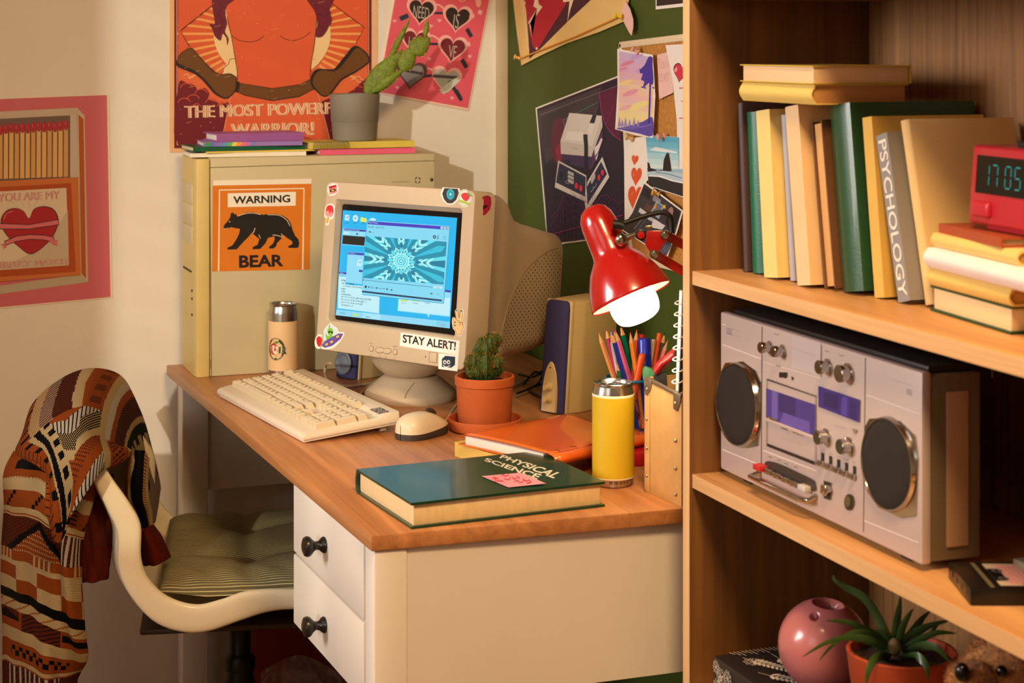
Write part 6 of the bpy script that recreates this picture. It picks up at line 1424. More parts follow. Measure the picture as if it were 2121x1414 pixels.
# tuning window
a.poly([(540, 443), (752, 515), (750, 632), (540, 550)], '#40307c'); a.poly([(570, 470), (640, 495), (640, 570), (566, 545)], '#33265e'); a.poly([(660, 495), (690, 505), (688, 600), (658, 590)], '#54449a'); a.poly([(700, 520), (735, 532), (735, 620), (700, 608)], '#382a6a')
a.poly([(710, 660), (740, 670), (728, 690)], '#8a7a62')
a.blob([(270, 832), (330, 840), (430, 885), (510, 925), (522, 950), (520, 985), (440, 955), (340, 910), (272, 875)], '#3a322e', 4)
a.ell(698, 1040, 25, 42, '#2a261e'); a.ell(690, 1036, 14, 30, '#5a5434')
a.poly([(568, 930), (604, 940), (602, 1030), (568, 1020)], '#2a241e'); a.line([(540, 975), (600, 995)], 6, '#b8a898')
a.build('front_markings', bb, smooth=0)
# speakers with chrome octagonal surrounds
chr2 = mat('chrome_bright', (190, 185, 180), .12, 1); mesh_m = mat('speaker_mesh', (34, 28, 25), .6, bump=.8, bscale=1500)
for (cx, cy, rx, ry, o8) in ((128, 540, 106, 212, [(60, 325), (150, 318), (215, 365), (243, 430), (238, 660), (228, 750), (170, 762), (60, 690), (34, 600), (34, 380)]), (905, 845, 132, 238, [(800, 612), (880, 606), (960, 625), (1036, 700), (1052, 830), (1040, 1110), (960, 1120), (850, 1070), (790, 985), (772, 860), (775, 660)])):
    mb = MB(mt=chr2); n = 40
    # plate
    A = [g(x, y, .0015) for x, y in o8]; B = [g(x, y, -.0005) for x, y in o8]; m = len(A); mb.add(A + B, [list(range(m))] + [[i, (i + 1) % m, (i + 1) % m + m, i + m] for i in range(m)])
    rr_ = []
    for s_, l in ((1.03, .0015), (1.0, .0055), (.965, .0055), (.93, .0020)): rr_.append([g(cx + rx * s_ * math.cos(2 * PI * i / n), cy + ry * s_ * math.sin(2 * PI * i / n) + (rx * s_ * math.cos(2 * PI * i / n)) * .30, l) for i in range(n)])
    mb.grid(rr_, cu=True); sur = mb.build('speaker_surround', bb, smooth=30)
    mb = MB(mt=mesh_m); rr_ = []
    for s_, l in ((.955, .0040), (.9, .0062), (.7, .0075), (.3, .0082), (.01, .0083)): rr_.append([g(cx + rx * s_ * math.cos(2 * PI * i / n), cy + ry * s_ * math.sin(2 * PI * i / n) + (rx * s_ * math.cos(2 * PI * i / n)) * .30, l) for i in range(n)])
    mb.grid(rr_, cu=True); mb.build('speaker_grille', sur)
def bknob(x, y, r, L=.014):
    T = frame(g(x, y, 0), NB); mb = MB(T=T, mt=chr2)
    mb.lathe([(1e-5, 0), (r * 1.15, 0), (r * 1.15, .002), (r * .9, .0025), (r * .86, L * .6), (r, L * .62), (r, L - .001), (r * .9, L), (1e-5, L)], seg=28); mb.build('knob', bb, smooth=35)
for x, y, r in ((285, 245, .0068), (352, 265, .0068), (585, 345, .0080), (690, 378, .0098), (578, 705, .0082), (696, 752, .0086)): bknob(x, y, r)
for k in range(5):
    x, y = 557 + 41 * k, 825 + 17 * k
    MB(mt=dark).prism([g(x - 8, y - 40), g(x + 8, y - 34), g(x + 8, y + 34), g(x - 8, y + 28)], NB * .0004).build('slider_slot', bb, smooth=0)
    MB(mt=chr2).prism([g(x - 9, y - 4), g(x + 9, y + 2), g(x + 9, y + 34), g(x - 9, y + 28)], NB * .006, bev=.0008).build('slider_knob', bb)
for k in range(6):
    x, y = 262 + 44 * k, 850 + 21 * k
    MB(mt=mat('transport_key_red', (190, 40, 40), .4) if k == 0 else (chr2 if k < 5 else mat('transport_key', (200, 190, 186), .35))).prism([g(x - 18, y - 12), g(x + 20, y + 6), g(x + 20, y + 34), g(x - 18, y + 16)], NB * (.010 if k else .013), bev=.001).build('transport_key', bb)
mb = MB(mt=chr2); mb.tube([g(232, 890, 0), g(228, 905, .012), (g(330, 950, .014)), g(480, 1020, .014), g(520, 1030, .010), g(525, 1010, 0)], .0032, seg=10); mb.build('catch_rail', bb)
for P in ([(276, 598), (330, 617), (330, 640), (276, 622)], [(340, 640), (365, 650), (380, 672), (352, 662)], [(405, 660), (460, 682), (460, 702), (412, 684)]): MB(mt=chr2).prism([g(x, y, .0005) for x, y in P], NB * .002, bev=.0005).build('door_trim', bb)
MB(mt=silver).prism([g(268, 605), g(523, 702), g(523, 720), g(268, 622)], NB * .003, bev=.0006).build('cassette_door_lip', bb)
MB(mt=chr2).prism([g(575, 945), g(600, 952), g(608, 985), g(590, 1010), g(572, 990)], NB * .008, bev=.001).build('toggle_switch', bb)

# ================= cassette and small case =================
k0, k1 = onZ(2010, 1255, SHB), onZ(1964, 1197, SHB)
xd = (k1 - k0).normalized(); yd = V((xd.y, -xd.x, 0)); yd = -yd if yd.x < 0 else yd
TK2 = xf(V((k0.x, k0.y, SHB + .0004)), xd, yd, (0, 0, 1)); CL, CW, CT = (k1 - k0).length, .066, .0165
cs = thing('cassette', 'black audio cassette in its case lying on the middle shelf', 'cassette', TK2 @ V((CL / 2, CW / 2, 0)))
cbk = mat('cassette_black', (26, 20, 18), .25)
MB(T=TK2, mt=cbk).box((0, 0, 0), (CL, CW, CT), bev=.0015).build('case', cs)
a = Art(lambda x, y, o: TK2 @ V((x, y, CT + o)), lift=.0002, rough=.3)
a.rect(.004, .021, CL - .004, .0255, '#6a6048'); a.rect(.010, .032, CL - .008, .064, '#c8b49a'); a.rect(.014, .043, CL - .012, .0655, '#d89a94')
for i in range(4): a.line([(.018, .047 + .0045 * i), (CL - .018, .047 + .0045 * i)], .0006, '#b07a78')
a.rect(.026, .032, CL - .026, .044, '#16110f'); a.rect(.008, .055, .018, .064, '#c83a4a')
for x in (.034, CL - .034): a.ell(x, .041, .0055, .0055, '#5a5a60'); a.ell(x, .041, .0028, .0028, '#16110f')
a.build('printed_label', cs, smooth=0, label='pink and cream paper label')
for k in range(4): MB(T=TK2, mt=mat('case_notch', (70, 50, 34), .4)).box((.014 + k * .02, -.0006, .006), (.022 + k * .02, .001, .0115)).build('notch', cs)
p = onZ(2098, 1184, SHB); o = MB(mt=mat('grey_case', (150, 132, 110), .35)).box((p.x, p.y - .10, SHB + .0003), (p.x + .06, p.y, SHB + .014), bev=.001).build('case'); tag(o, 'small greyish case behind the cassette at the right edge', 'case')

# ================= bottom compartment =================
bxm = mat('box_black', (30, 22, 22), .5)
b0 = onZ(1478, 1357, .6045)
BW = (b0.x, 1.80, SHL + .0003, 1.262, b0.y, .6045)
bo = thing('storage_box', 'black box printed with white flowers on the lowest shelf', 'box', ((BW[0] + BW[3]) / 2, (BW[1] + BW[4]) / 2, SHL))
MB(mt=bxm).box(BW[:3], BW[3:], bev=.0015).build('box_body', bo)
rr = random.Random(4); FW = '#cfc2b0'
def sprig(a, x, y, ang, L, n):
    ex, ey = x + L * math.cos(ang), y + L * math.sin(ang)
    P = [(x, y), (x + L * .5 * math.cos(ang + .15), y + L * .5 * math.sin(ang + .15)), (ex, ey)]; a.curve(P, .0008, FW)
    for k in range(n):
        t = .25 + .75 * k / n; px_, py_ = x + L * t * math.cos(ang + .1), y + L * t * math.sin(ang + .1)
        for s_ in (-1, 1):
            an = ang + s_ * .9; l = L * .16 * (1.2 - t * .5); a.ell(px_ + l * .6 * math.cos(an), py_ + l * .6 * math.sin(an), l * .55, l * .2, FW, an, 10)
def flower(a, x, y, r):
    for k in range(9):
        an = 2 * PI * k / 9; a.line([(x, y), (x + r * math.cos(an), y + r * math.sin(an))], .0007, FW); a.frame(ellipse(x + r * 1.15 * math.cos(an), y + r * 1.15 * math.sin(an), r * .26, r * .26, 9), .0007, FW)
a = Art(lambda x, y, o: V((BW[0] + x, BW[4] - y, BW[5] + o)), lift=.0002, step=.00002)
for x, y, an, L, n in ((.03, .02, 1.0, .07, 8), (.07, .02, 1.35, .08, 9), (.11, .015, 1.6, .08, 9), (.15, .02, 1.7, .08, 9), (.05, .06, .4, .06, 7), (.19, .02, 1.9, .08, 8), (.02, .08, .9, .07, 8)): sprig(a, x, y, an, L, n)
for k in range(40): x = .02 + k * .0055; a.line([(x, .004), (x + .003, .014 + .004 * (k % 3))], .0009, FW)
for x, y in ((.09, .05), (.13, .07), (.03, .05), (.17, .05)): flower(a, x, y, .009)
a.build('flower_print', bo, smooth=0)
a = Art(lambda x, y, o: V((BW[0] - o, BW[4] - y, BW[5] - x)), lift=.0002, step=.00002)
for x, y, r in ((.012, .008, .006), (.020, .022, .008), (.035, .012, .007), (.045, .030, .008), (.015, .042, .007), (.03, .055, .008)): flower(a, x, y, r)
for x, y, an, L, n in ((.05, .01, 2.6, .04, 6), (.055, .04, 2.8, .04, 6), (.055, .07, 2.7, .045, 6)): sprig(a, x, y, an, L, n)
a.build('flower_print', bo, smooth=0)
# pink spherical vase with one large and one small hole
rb_ = .0535; cbl = atd(1706, 1331, 2.165); cbl.z = .6048 + rb_ * .985
bl = thing('ball_vase', 'glossy pink ball shaped vase with two holes on the flowered box', 'vase', V((cbl.x, cbl.y, .6048)))
pk = mat('glaze_pink', (182, 106, 106), .28, coat=.4)
hole1 = (atd(1718, 1246, 2.16) - cbl).normalized(); hole2 = (atd(1683, 1262, 2.13) - cbl).normalized()
bm_ = bmesh.new(); bmesh.ops.create_icosphere(bm_, subdivisions=6, radius=rb_)
def cut(d, ang, dep):
    for v in bm_.verts:
        u = v.co.normalized(); c = math.acos(max(-1, min(1, u.dot(d))))
        if c < ang:
            t = c / ang; k = min(1, (1 - t) * 5); v.co = v.co - d * dep * (k * k * (3 - 2 * k))
h1 = (hole1 + V((0, 0, .25))).normalized()
cut(h1, .34, .034); cut(hole2, .10, .02)
mb = MB(T=M.Translation(cbl)); mb.bm(bm_, pk); mb.build('body', bl, smooth=180)
# terracotta bowl with an aloe
pp = atd(1868, 1345, 2.0); PZ = pp.z
rP = 114 * 2.0 / FPX
pt_ = thing('potted_aloe', 'spiky aloe plant in a wide terracotta pot on the lowest shelf', 'plant', V((pp.x, pp.y, SHL + .0004)))
T = M.Translation((pp.x, pp.y, 0)); tcd = mat('terracotta_red', (164, 64, 28), .6, noise=.06, nscale=30)
MB(T=T, mt=tcd).lathe([(1e-5, SHL + .0004), (rP * .62, SHL + .0004), (rP * .66, SHL + .004), (rP * .90, PZ - .042), (rP * .905, PZ - .0415), (rP * .935, PZ - .028), (rP * .94, PZ - .0275), (rP * .99, PZ - .004), (rP, PZ - .001), (rP * .985, PZ), (rP * .93, PZ), (rP * .90, PZ - .012), (1e-5, PZ - .013)], seg=56).build('pot', pt_)
MB(T=T, mt=MC['soil']).lathe([(1e-5, PZ - .006), (rP * .6, PZ - .008), (rP * .91, PZ - .010)], seg=32).build('soil', pt_)
al = mat('aloe_green', (58, 84, 40), .38, noise=.12, nscale=60, coat=.15)
dA = (V((pp.x, pp.y, PZ)) - CO).dot(CF)
root = V((pp.x, pp.y, PZ - .006))
def aloe(pts, w, dd):
    P = spline([atd(x, y, dA + d_) for (x, y), d_ in zip(pts, dd)], 5); n = len(P); mb = MB(mt=al); rows = []
    for i, p in enumerate(P):
        t = (P[min(i + 1, n - 1)] - P[max(i - 1, 0)]).normalized(); s_ = t.cross(CF).normalized(); nn = s_.cross(t).normalized(); k = i / (n - 1); w_ = w * (1 - k ** 2.2) * (.75 + .5 * k * (1 - k)) + .0004
        rows.append([p + s_ * w_ + nn * w_ * .25 * -1, p + nn * w_ * .25, p - s_ * w_ - nn * w_ * .25, p - nn * w_ * .55])
    mb.grid(rows, cu=True); mb.add(rows[0], [[0, 1, 2, 3]]); mb.add(rows[-1], [[0, 1, 2, 3]]); mb.build('leaf', pt_, smooth=70)
X = lambda x, y: (1460 + x / 3.209, 1160 + y / 3.209)
LV_ = [([(1235, 560), (1150, 380), (1060, 250), (940, 180), (865, 130), (858, 95)], .0058, (0, .01, .015, .02, .02, .02)), ([(1265, 560), (1270, 440), (1290, 320), (1300, 240)], .0058, (.01, .015, .02, .02)), ([(1290, 560), (1310, 450), (1350, 370), (1385, 320)], .0050, (0, 0, 0, 0)), ([(1310, 560), (1390, 460), (1440, 390), (1500, 335)], .0060, (.015, .02, .025, .03)), ([(1330, 560), (1400, 480), (1500, 430), (1640, 395)], .0064, (.01, .01, .01, .01)),
    ([(1330, 590), (1420, 530), (1540, 480), (1670, 485)], .0056, (0, -.005, -.01, -.01)), ([(1340, 610), (1430, 565), (1540, 580), (1640, 690)], .0064, (-.005, -.03, -.045, -.05)), ([(1310, 640), (1400, 630), (1470, 700), (1480, 800)], .0058, (-.01, -.045, -.062, -.066)), ([(1220, 640), (1140, 640), (1090, 720), (1070, 830)], .0066, (-.012, -.05, -.066, -.068)), ([(1230, 600), (1120, 540), (980, 510), (820, 540), (650, 640)], .0056, (-.005, -.02, -.03, -.04, -.045)),
    ([(1210, 560), (1080, 480), (960, 490), (850, 560), (760, 665)], .0042, (0, -.01, -.02, -.03, -.035)), ([(1200, 540), (1080, 470), (950, 410), (805, 400)], .0056, (.01, .01, .0, -.01)), ([(1250, 590), (1200, 500), (1160, 470), (1130, 460)], .004, (0, .0, .0, .0)), ([(1300, 600), (1380, 560), (1480, 500), (1570, 400)], .005, (.01, .02, .03, .035)), ([(1250, 610), (1220, 590), (1150, 580), (1140, 600)], .0045, (-.01, -.01, -.01, -.01))]
for P, w, dd in LV_: aloe([X(*p) for p in P], w * .95, dd)
MB(mt=mat('stem_stub', (120, 104, 66), .7)).sph(atd(*X(1262, 575), dA - .012), (.0075, .0075, .0095), seg=14, rings=8).build('stem', pt_)
# teddy bear peeping out from under the shelf
dB = 1.86
fur = mat('teddy_fur', (180, 122, 62), .95, noise=.25, nscale=90, sheen=.4)
hc = atd(2078, 1408, dB); tb_ = thing('teddy_bear', 'brown plush teddy bear peeping out beside the aloe pot', 'teddy bear', V((hc.x + .02, hc.y, SHL + .0005)))
rr = random.Random(9)
body = MB(mt=fur); furmb = MB(mt=fur)
def furball(c, r, dens, seed=0, L=.007):
    c = V(c); r = V(r) if not isinstance(r, (int, float)) else V((r, r, r))
    body.sph(c, r, seg=28, rings=18)
    for k in range(dens):
        u, v = rr.uniform(-1, 1), rr.uniform(0, 2 * PI); w = math.sqrt(1 - u * u); d = V((w * math.cos(v), w * math.sin(v), u))
        if d.dot(CF) > .45: continue
        p = c + V((d.x * r.x, d.y * r.y, d.z * r.z)) * .985; e = (d + V((rr.uniform(-.8, .8), rr.uniform(-.8, .8), rr.uniform(-1.0, .4)))).normalized() * rr.uniform(.5, 1.1) * L
        s_ = e.cross(V((rr.random(), rr.random(), rr.random()))).normalized() * .0006
        furmb.add([p + s_, p - s_, p + e], [[0, 1, 2]])
hr = .044
furball(hc, (hr, hr, hr * .92), 5200)
mz = atd(2012, 1410, dB - .030); furball(mz, (.023, .023, .019), 2200)
ear1 = atd(2040, 1352, dB + .010); furball(ear1, (.016, .010, .017), 1100); furball(atd(2150, 1352, dB + .02), (.016, .010, .017), 500)
furball((hc.x + .03, hc.y + .0, SHL + .062), (.05, .055, .05), 800)
body.build('body', tb_, smooth=180); fo_ = furmb.build('plush_fur', tb_, smooth=0); fo_['kind'] = 'stuff'
gls = mat('button_black', (14, 11, 10), .1)
MB(mt=gls).sph(atd(1993, 1392, dB - .050), (.0075, .0075, .0095), seg=20, rings=12).build('nose', tb_)
MB(mt=gls).sph(atd(2075, 1389, dB - .042), .0056, seg=20, rings=12).build('eye', tb_)
# ================= chair =================
E2 = V((.097, .47, 0)); LATW = E2.length; E2.normalize(); E1 = V((E2.y, -E2.x, 0))
P0 = V((.45, 2.95, 0))
cp = lambda x, y: onP(x / 2.098, 740 + y / 2.098, P0, E2)
OUT = [(392, 500), (425, 575), (470, 670), (510, 765), (512, 900), (556, 1020), (660, 1140), (780, 1190), (900, 1190), (1050, 1140), (1160, 1105), (1270, 1092), (1400, 1100), (1500, 1160)]
INN = [(440, 448), (490, 527), (560, 625), (612, 725), (614, 865), (645, 955), (728, 1035), (850, 1072), (960, 1050), (1060, 1016), (1160, 1004), (1270, 1004), (1400, 1016), (1520, 1070)]
o3, i3 = spline([cp(*p) for p in OUT], 5), spline([cp(*p) for p in INN], 5)
shellm = mat('shell_cream', (238, 222, 190), .32, noise=.02, nscale=6, coat=.2)
hx = cp(950, 1130) + E2 * LATW / 2
chair = thing('shell_chair', 'cream moulded shell swivel chair with a cardigan over its back', 'chair', V((hx.x, hx.y, 0)))
def band(off, name):
    mb = MB(mt=shellm); rows = []
    for a_, b_ in zip(o3, i3):
        m_ = (a_ + b_) / 2; h_ = (a_ - b_) / 2
        r = []
        for k in range(14):
            t = 2 * PI * k / 14; c_, s_ = math.cos(t), math.sin(t)
            r.append(m_ + h_ * (abs(c_) ** .6 * (1 if c_ > 0 else -1)) + E2 * (off + .0085 * (abs(s_) ** .6 * (1 if s_ > 0 else -1))))
        rows.append(r)
    mb.grid(rows, cu=True); mb.add(rows[0], [list(range(14))]); mb.add(rows[-1], [list(range(14))]); return mb.build(name, chair, smooth=60)
band(0, 'shell_rim'); band(LATW, 'shell_rim')
mb = MB(mt=shellm); rows = []
for a_, b_ in zip(o3, i3):
    out = (a_ - b_).normalized(); w_ = (a_ - b_).length; r = []
    for k in range(17):
        s_ = k / 16; bu = 1 - abs(2 * s_ - 1) ** 3.0; r.append(a_ - out * w_ * .25 + out * (w_ * .25 + .022) * bu + E2 * (LATW * s_))
    rows.append(r)
up_ = (rows[0][8] - rows[3][8]).normalized(); ar_ = []
for q in range(6, 0, -1): ar_.append([p + up_ * (.085 * (q / 6) * math.sin(PI * k / 16) ** .9) for k, p in enumerate(rows[0])])
mb.grid(ar_ + rows); mb.build('shell', chair, smooth=80, solid=.004)
metal_b = mat('metal_black', (26, 22, 20), .4, .4)
ctr = V((hx.x, hx.y, 0)) - E1 * .0
zc_ = cp(900, 1190).z
MB(T=xf(ctr, E1, E2, (0, 0, 1)), mt=mat('bracket_brown', (70, 58, 42), .5, .3)).box((-.13, -.14, zc_ - .034), (.17, .14, zc_ - .024), bev=.004).build('seat_plate', chair)
pxp = onP(497, 1330, V((hx.x, hx.y, 0)), CF); ctr2 = V((pxp.x, pxp.y, 0))
T = M.Translation(ctr2)
MB(T=T, mt=metal_b).lathe([(1e-5, zc_ - .034), (.030, zc_ - .036), (.030, zc_ - .05), (.0185, zc_ - .052), (.0185, .315), (.020, .313), (.0265, .305), (.0265, .285), (.022, .283), (.026, .262), (.0265, .10), (1e-5, .10)], seg=28).build('column', chair)
for k in range(5):
    an = .4 + 2 * PI * k / 5; d = V((math.cos(an), math.sin(an), 0)) * .76
    MB(mt=metal_b).tube([ctr2 + d * .02 + V((0, 0, .11)), ctr2 + d * .15 + V((0, 0, .10)), ctr2 + d * .26 + V((0, 0, .062))], [.020, .016, .012], seg=10).build('leg', chair)
    MB(T=M.Translation(ctr2 + d * .26 + V((0, 0, .0265))) @ M.Rotation(an, 4, 'Z') @ M.Rotation(PI / 2, 4, 'X'), mt=metal_b).cyl(.026, -.012, .012, bev=.004).build('caster', chair)
# cushion
def stripe_mat():
    m = bpy.data.materials.new('cushion_stripe'); m.use_nodes = True; nt = m.node_tree; N = nt.nodes; L = nt.links; b = N['Principled BSDF']
    tc_ = N.new('ShaderNodeTexCoord'); d = N.new('ShaderNodeVectorMath'); d.operation = 'DOT_PRODUCT'; d.inputs[1].default_value = (E2.x, E2.y, .5)
    L.new(tc_.outputs['Object'], d.inputs[0]); mu = N.new('ShaderNodeMath'); mu.operation = 'MULTIPLY'; mu.inputs[1].default_value = 175; L.new(d.outputs['Value'], mu.inputs[0])
    fr = N.new('ShaderNodeMath'); fr.operation = 'FRACT'; L.new(mu.outputs[0], fr.inputs[0]); r = N.new('ShaderNodeValToRGB'); r.color_ramp.interpolation = 'CONSTANT'
    r.color_ramp.elements[0].color = lin((104, 95, 60)); r.color_ramp.elements[1].position = .74; r.color_ramp.elements[1].color = lin((196, 184, 138)); L.new(fr.outputs[0], r.inputs['Fac']); L.new(r.outputs['Color'], b.inputs['Base Color']); b.inputs['Roughness'].default_value = .9
    return m
Zs = .462
TCu = xf(cp(690, 990) + E2 * .012, E1, E2, (0, 0, 1)); z0c = Zs - TCu.translation.z
CLn, CWd = .47, LATW - .024
def cz(u, v):
    e = (max(0, 1 - abs(2 * u - 1) ** 5) * max(0, 1 - abs(2 * v - 1) ** 5)) ** .45
    dip = sum(.016 * math.exp(-(((u - a_) * CLn / .045) ** 2 + ((v - b_) * CWd / .045) ** 2)) for a_ in (.30, .70) for b_ in (.30, .70))
    cre = .006 * (math.exp(-((u - .3) / .035) ** 2) + math.exp(-((u - .7) / .035) ** 2)) + .006 * (math.exp(-((v - .3) / .04) ** 2) + math.exp(-((v - .7) / .04) ** 2))
    wr = .0014 * math.sin(46 * u + 9 * math.sin(5 * v)) * math.exp(-(min(v, 1 - v) / .16) ** 2) + .0014 * math.sin(40 * v + 7 * math.sin(6 * u)) * math.exp(-(min(u, 1 - u) / .16) ** 2)
    return e * (.038 - dip - cre) + wr * (e > .1)
n = 72; rows_t = [[TCu @ V((CLn * i / n, CWd * j / n, z0c + .016 + cz(i / n, j / n) + .035 * max(0, .16 - i / n) ** 1 * 2)) for j in range(n + 1)] for i in range(n + 1)]
rows_b = [[TCu @ V((CLn * i / n, CWd * j / n, z0c + .016 - .018 * min(1, 5 * min(i, j, n - i, n - j) / n) + .035 * max(0, .16 - i / n) * 2)) for j in range(n + 1)] for i in range(n + 1)]
mb = MB(mt=stripe_mat()); mb.grid(rows_t); mb.grid([r[::-1] for r in rows_b]); o = mb.build('seat_cushion', smooth=180); tag(o, 'olive striped tufted seat cushion on the cream chair', 'cushion')

# ================= knitted cardigan =================
def knit(key, c):
    m = bpy.data.materials.new('knit_' + key); m.use_nodes = True; nt = m.node_tree; N = nt.nodes; L = nt.links; b = N['Principled BSDF']; b.inputs['Roughness'].default_value = .95; b.inputs['Sheen Weight'].default_value = .0; b.inputs['Specular IOR Level'].default_value = .1
    uv = N.new('ShaderNodeUVMap'); sp_ = N.new('ShaderNodeSeparateXYZ'); L.new(uv.outputs['UV'], sp_.inputs[0])
    def mth(op, a_, b_=None, v=None):
        q = N.new('ShaderNodeMath'); q.operation = op; L.new(a_, q.inputs[0])
        if b_ is not None: L.new(b_, q.inputs[1])
        if v is not None: q.inputs[1].default_value = v
        return q.outputs[0]
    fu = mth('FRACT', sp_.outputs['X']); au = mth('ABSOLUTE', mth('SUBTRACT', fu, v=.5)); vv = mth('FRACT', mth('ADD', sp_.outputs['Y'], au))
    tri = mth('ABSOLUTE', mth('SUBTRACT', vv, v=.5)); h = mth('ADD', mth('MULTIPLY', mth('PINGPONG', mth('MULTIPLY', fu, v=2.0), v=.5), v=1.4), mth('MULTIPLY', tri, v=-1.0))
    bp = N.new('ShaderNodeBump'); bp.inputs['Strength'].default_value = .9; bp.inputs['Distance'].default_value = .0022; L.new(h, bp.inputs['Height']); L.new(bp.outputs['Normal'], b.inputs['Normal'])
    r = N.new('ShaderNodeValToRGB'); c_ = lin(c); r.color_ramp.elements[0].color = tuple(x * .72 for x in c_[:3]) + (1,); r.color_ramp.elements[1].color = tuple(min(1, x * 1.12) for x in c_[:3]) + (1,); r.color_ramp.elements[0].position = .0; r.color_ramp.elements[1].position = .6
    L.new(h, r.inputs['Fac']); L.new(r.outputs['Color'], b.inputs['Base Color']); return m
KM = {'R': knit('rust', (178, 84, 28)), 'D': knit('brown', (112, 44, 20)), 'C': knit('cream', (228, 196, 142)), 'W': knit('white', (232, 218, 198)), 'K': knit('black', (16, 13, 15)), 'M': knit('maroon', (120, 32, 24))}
card_ = thing('cardigan', 'rust cream and black patterned knitted cardigan draped over the chair back', 'cardigan', V((.33, 3.05, .40)))
def dpt(p): return atd(p[0], p[1], p[2])
def knit_patch(name, rows, nu, nv, pat, su=1, wob_=.004, seed=0, par=None, thick=.006):
    """rows of (px, py, depth) control points -> smooth stitched surface coloured stitch by stitch"""
    R = [spline([dpt(p) for p in r], 12) for r in rows]; m_ = len(R[0])
    cols = [spline([R[i][j] for i in range(len(R))], 12) for j in range(m_)]; k_ = len(cols[0])
    def S(u, v):
        x, y = u * (m_ - 1), v * (k_ - 1); i, j = min(int(x), m_ - 2), min(int(y), k_ - 2); fx_, fy = x - i, y - j
        return (cols[i][j] * (1 - fx_) + cols[i + 1][j] * fx_) * (1 - fy) + (cols[i][j + 1] * (1 - fx_) + cols[i + 1][j + 1] * fx_) * fy
    G = []; uv = []
    for b_ in range(nv + 1):
        for a_ in range(nu + 1):
            u, v = a_ / nu, b_ / nv; p = S(u, v)
            p = p - CF * wob_ * (math.sin(7 * u + 5 * v + seed) * math.sin(9 * v - 3 * u + 2 * seed) + .6 * math.sin(19 * u + 7 * v + 2 * math.sin(6 * v)) + .35 * math.sin(31 * u - 13 * v))
            G.append(p); uv.append((a_ + .0, b_ + .0))
    mb = MB(); mb.v = G; mb.uv = uv
    for b_ in range(nv):
        for a_ in range(nu):
            mb.use(KM[pat(a_, b_, nu, nv)]); mb.f.append([b_ * (nu + 1) + a_, b_ * (nu + 1) + a_ + 1, (b_ + 1) * (nu + 1) + a_ + 1, (b_ + 1) * (nu + 1) + a_]); mb.mi.append(mb.cur)
    return mb.build(name, par or card_, smooth=180, solid=-thick)
def zig(a_, p, h): return abs((a_ % p) - p / 2) / (p / 2) * h
def pat_hang(a_, b_, nu, nv):
    y = 930 + 580 * (b_ + .5) / nv; q = a_ % 8
    if y < 962: return 'R' if (a_ + b_) % 13 else 'D'
    if y < 1000: return 'K' if 14 < a_ < 62 and y > 962 + (a_ - 38) ** 2 * .03 else 'R'
    if y < 1018: return 'R'
    if y < 1050: return 'C' if y > 1022 or a_ % 3 else 'R'
    if y < 1086: return 'K' if (a_ // 3 + b_ // 3) % 9 == 0 or (a_ > 60 and b_ % 3 == 0 and a_ < 78) else 'R'
    if y < 1104: return 'C' if b_ % 5 else 'R'
    if y < 1172:
        if 66 < a_ < 86 and a_ % 4 < 2: return 'W'
        if abs(abs(a_ - 42) * 2.0 - (y - 1112)) < 8 and abs(a_ - 42) < 34: return 'K'
        if abs(a_ - 42) * 2.0 < (y - 1112): return 'C' if (b_ % 3 == 0 and a_ % 2) else 'R'
        return 'D' if (a_ + b_ * 2) % 5 else 'K'
    if y < 1190: return 'C' if a_ % 5 < 2 and (a_ // 20) % 2 == 0 else 'R'
    if y < 1198: return 'C'
    if y < 1224: return 'R' if (a_ // 22) % 2 == 0 else 'C'
    if y < 1248: return 'C' if (a_ // 22) % 2 == 0 else 'R'
    if y < 1267: return 'K'
    if y < 1286: return 'C' if (b_ + a_ // 2) % 7 else 'R'
    if y < 1330:
        if a_ < 24 and y < 1312: return 'K' if y > 1290 + abs(a_ - 8) else 'D'
        return ('K' if (a_ + 2 * b_) % 7 < 2 else 'D') if 26 < a_ < 66 else ('K' if a_ > 66 and y > 1296 and y < 1316 else 'R')
    if y < 1358: return 'C'
    if y < 1394: return 'K' if abs(y - 1376 - 6 * (1 if (a_ // 4) % 2 else -1)) < 5 and 14 < a_ < 74 else 'R'
    if y < 1408: return 'C' if b_ % 4 else 'R'
    if a_ % 6 < 2 and 10 < a_ < 70: return 'W'
    return 'D' if (a_ + b_) % 4 else 'K'
D1 = (3.12, 2.98, 2.92, 2.95)
HR = [[(36, 935), (82, 930), (150, 938), (204, 958)], [(13, 985), (68, 982), (130, 1008), (190, 1030)], [(13, 1055), (68, 1062), (125, 1090), (168, 1108)], [(9, 1135), (60, 1150), (115, 1174), (164, 1182)], [(7, 1225), (60, 1245), (115, 1278), (171, 1300)], [(10, 1305), (60, 1320), (115, 1348), (177, 1358)], [(12, 1385), (60, 1400), (110, 1422), (160, 1398)], [(14, 1480), (60, 1495), (110, 1512), (152, 1492)]]
knit_patch('back_panel', [[(x, y, d) for (x, y), d in zip(r, D1)] for r in HR], 92, 190, pat_hang, seed=1, wob_=.005)
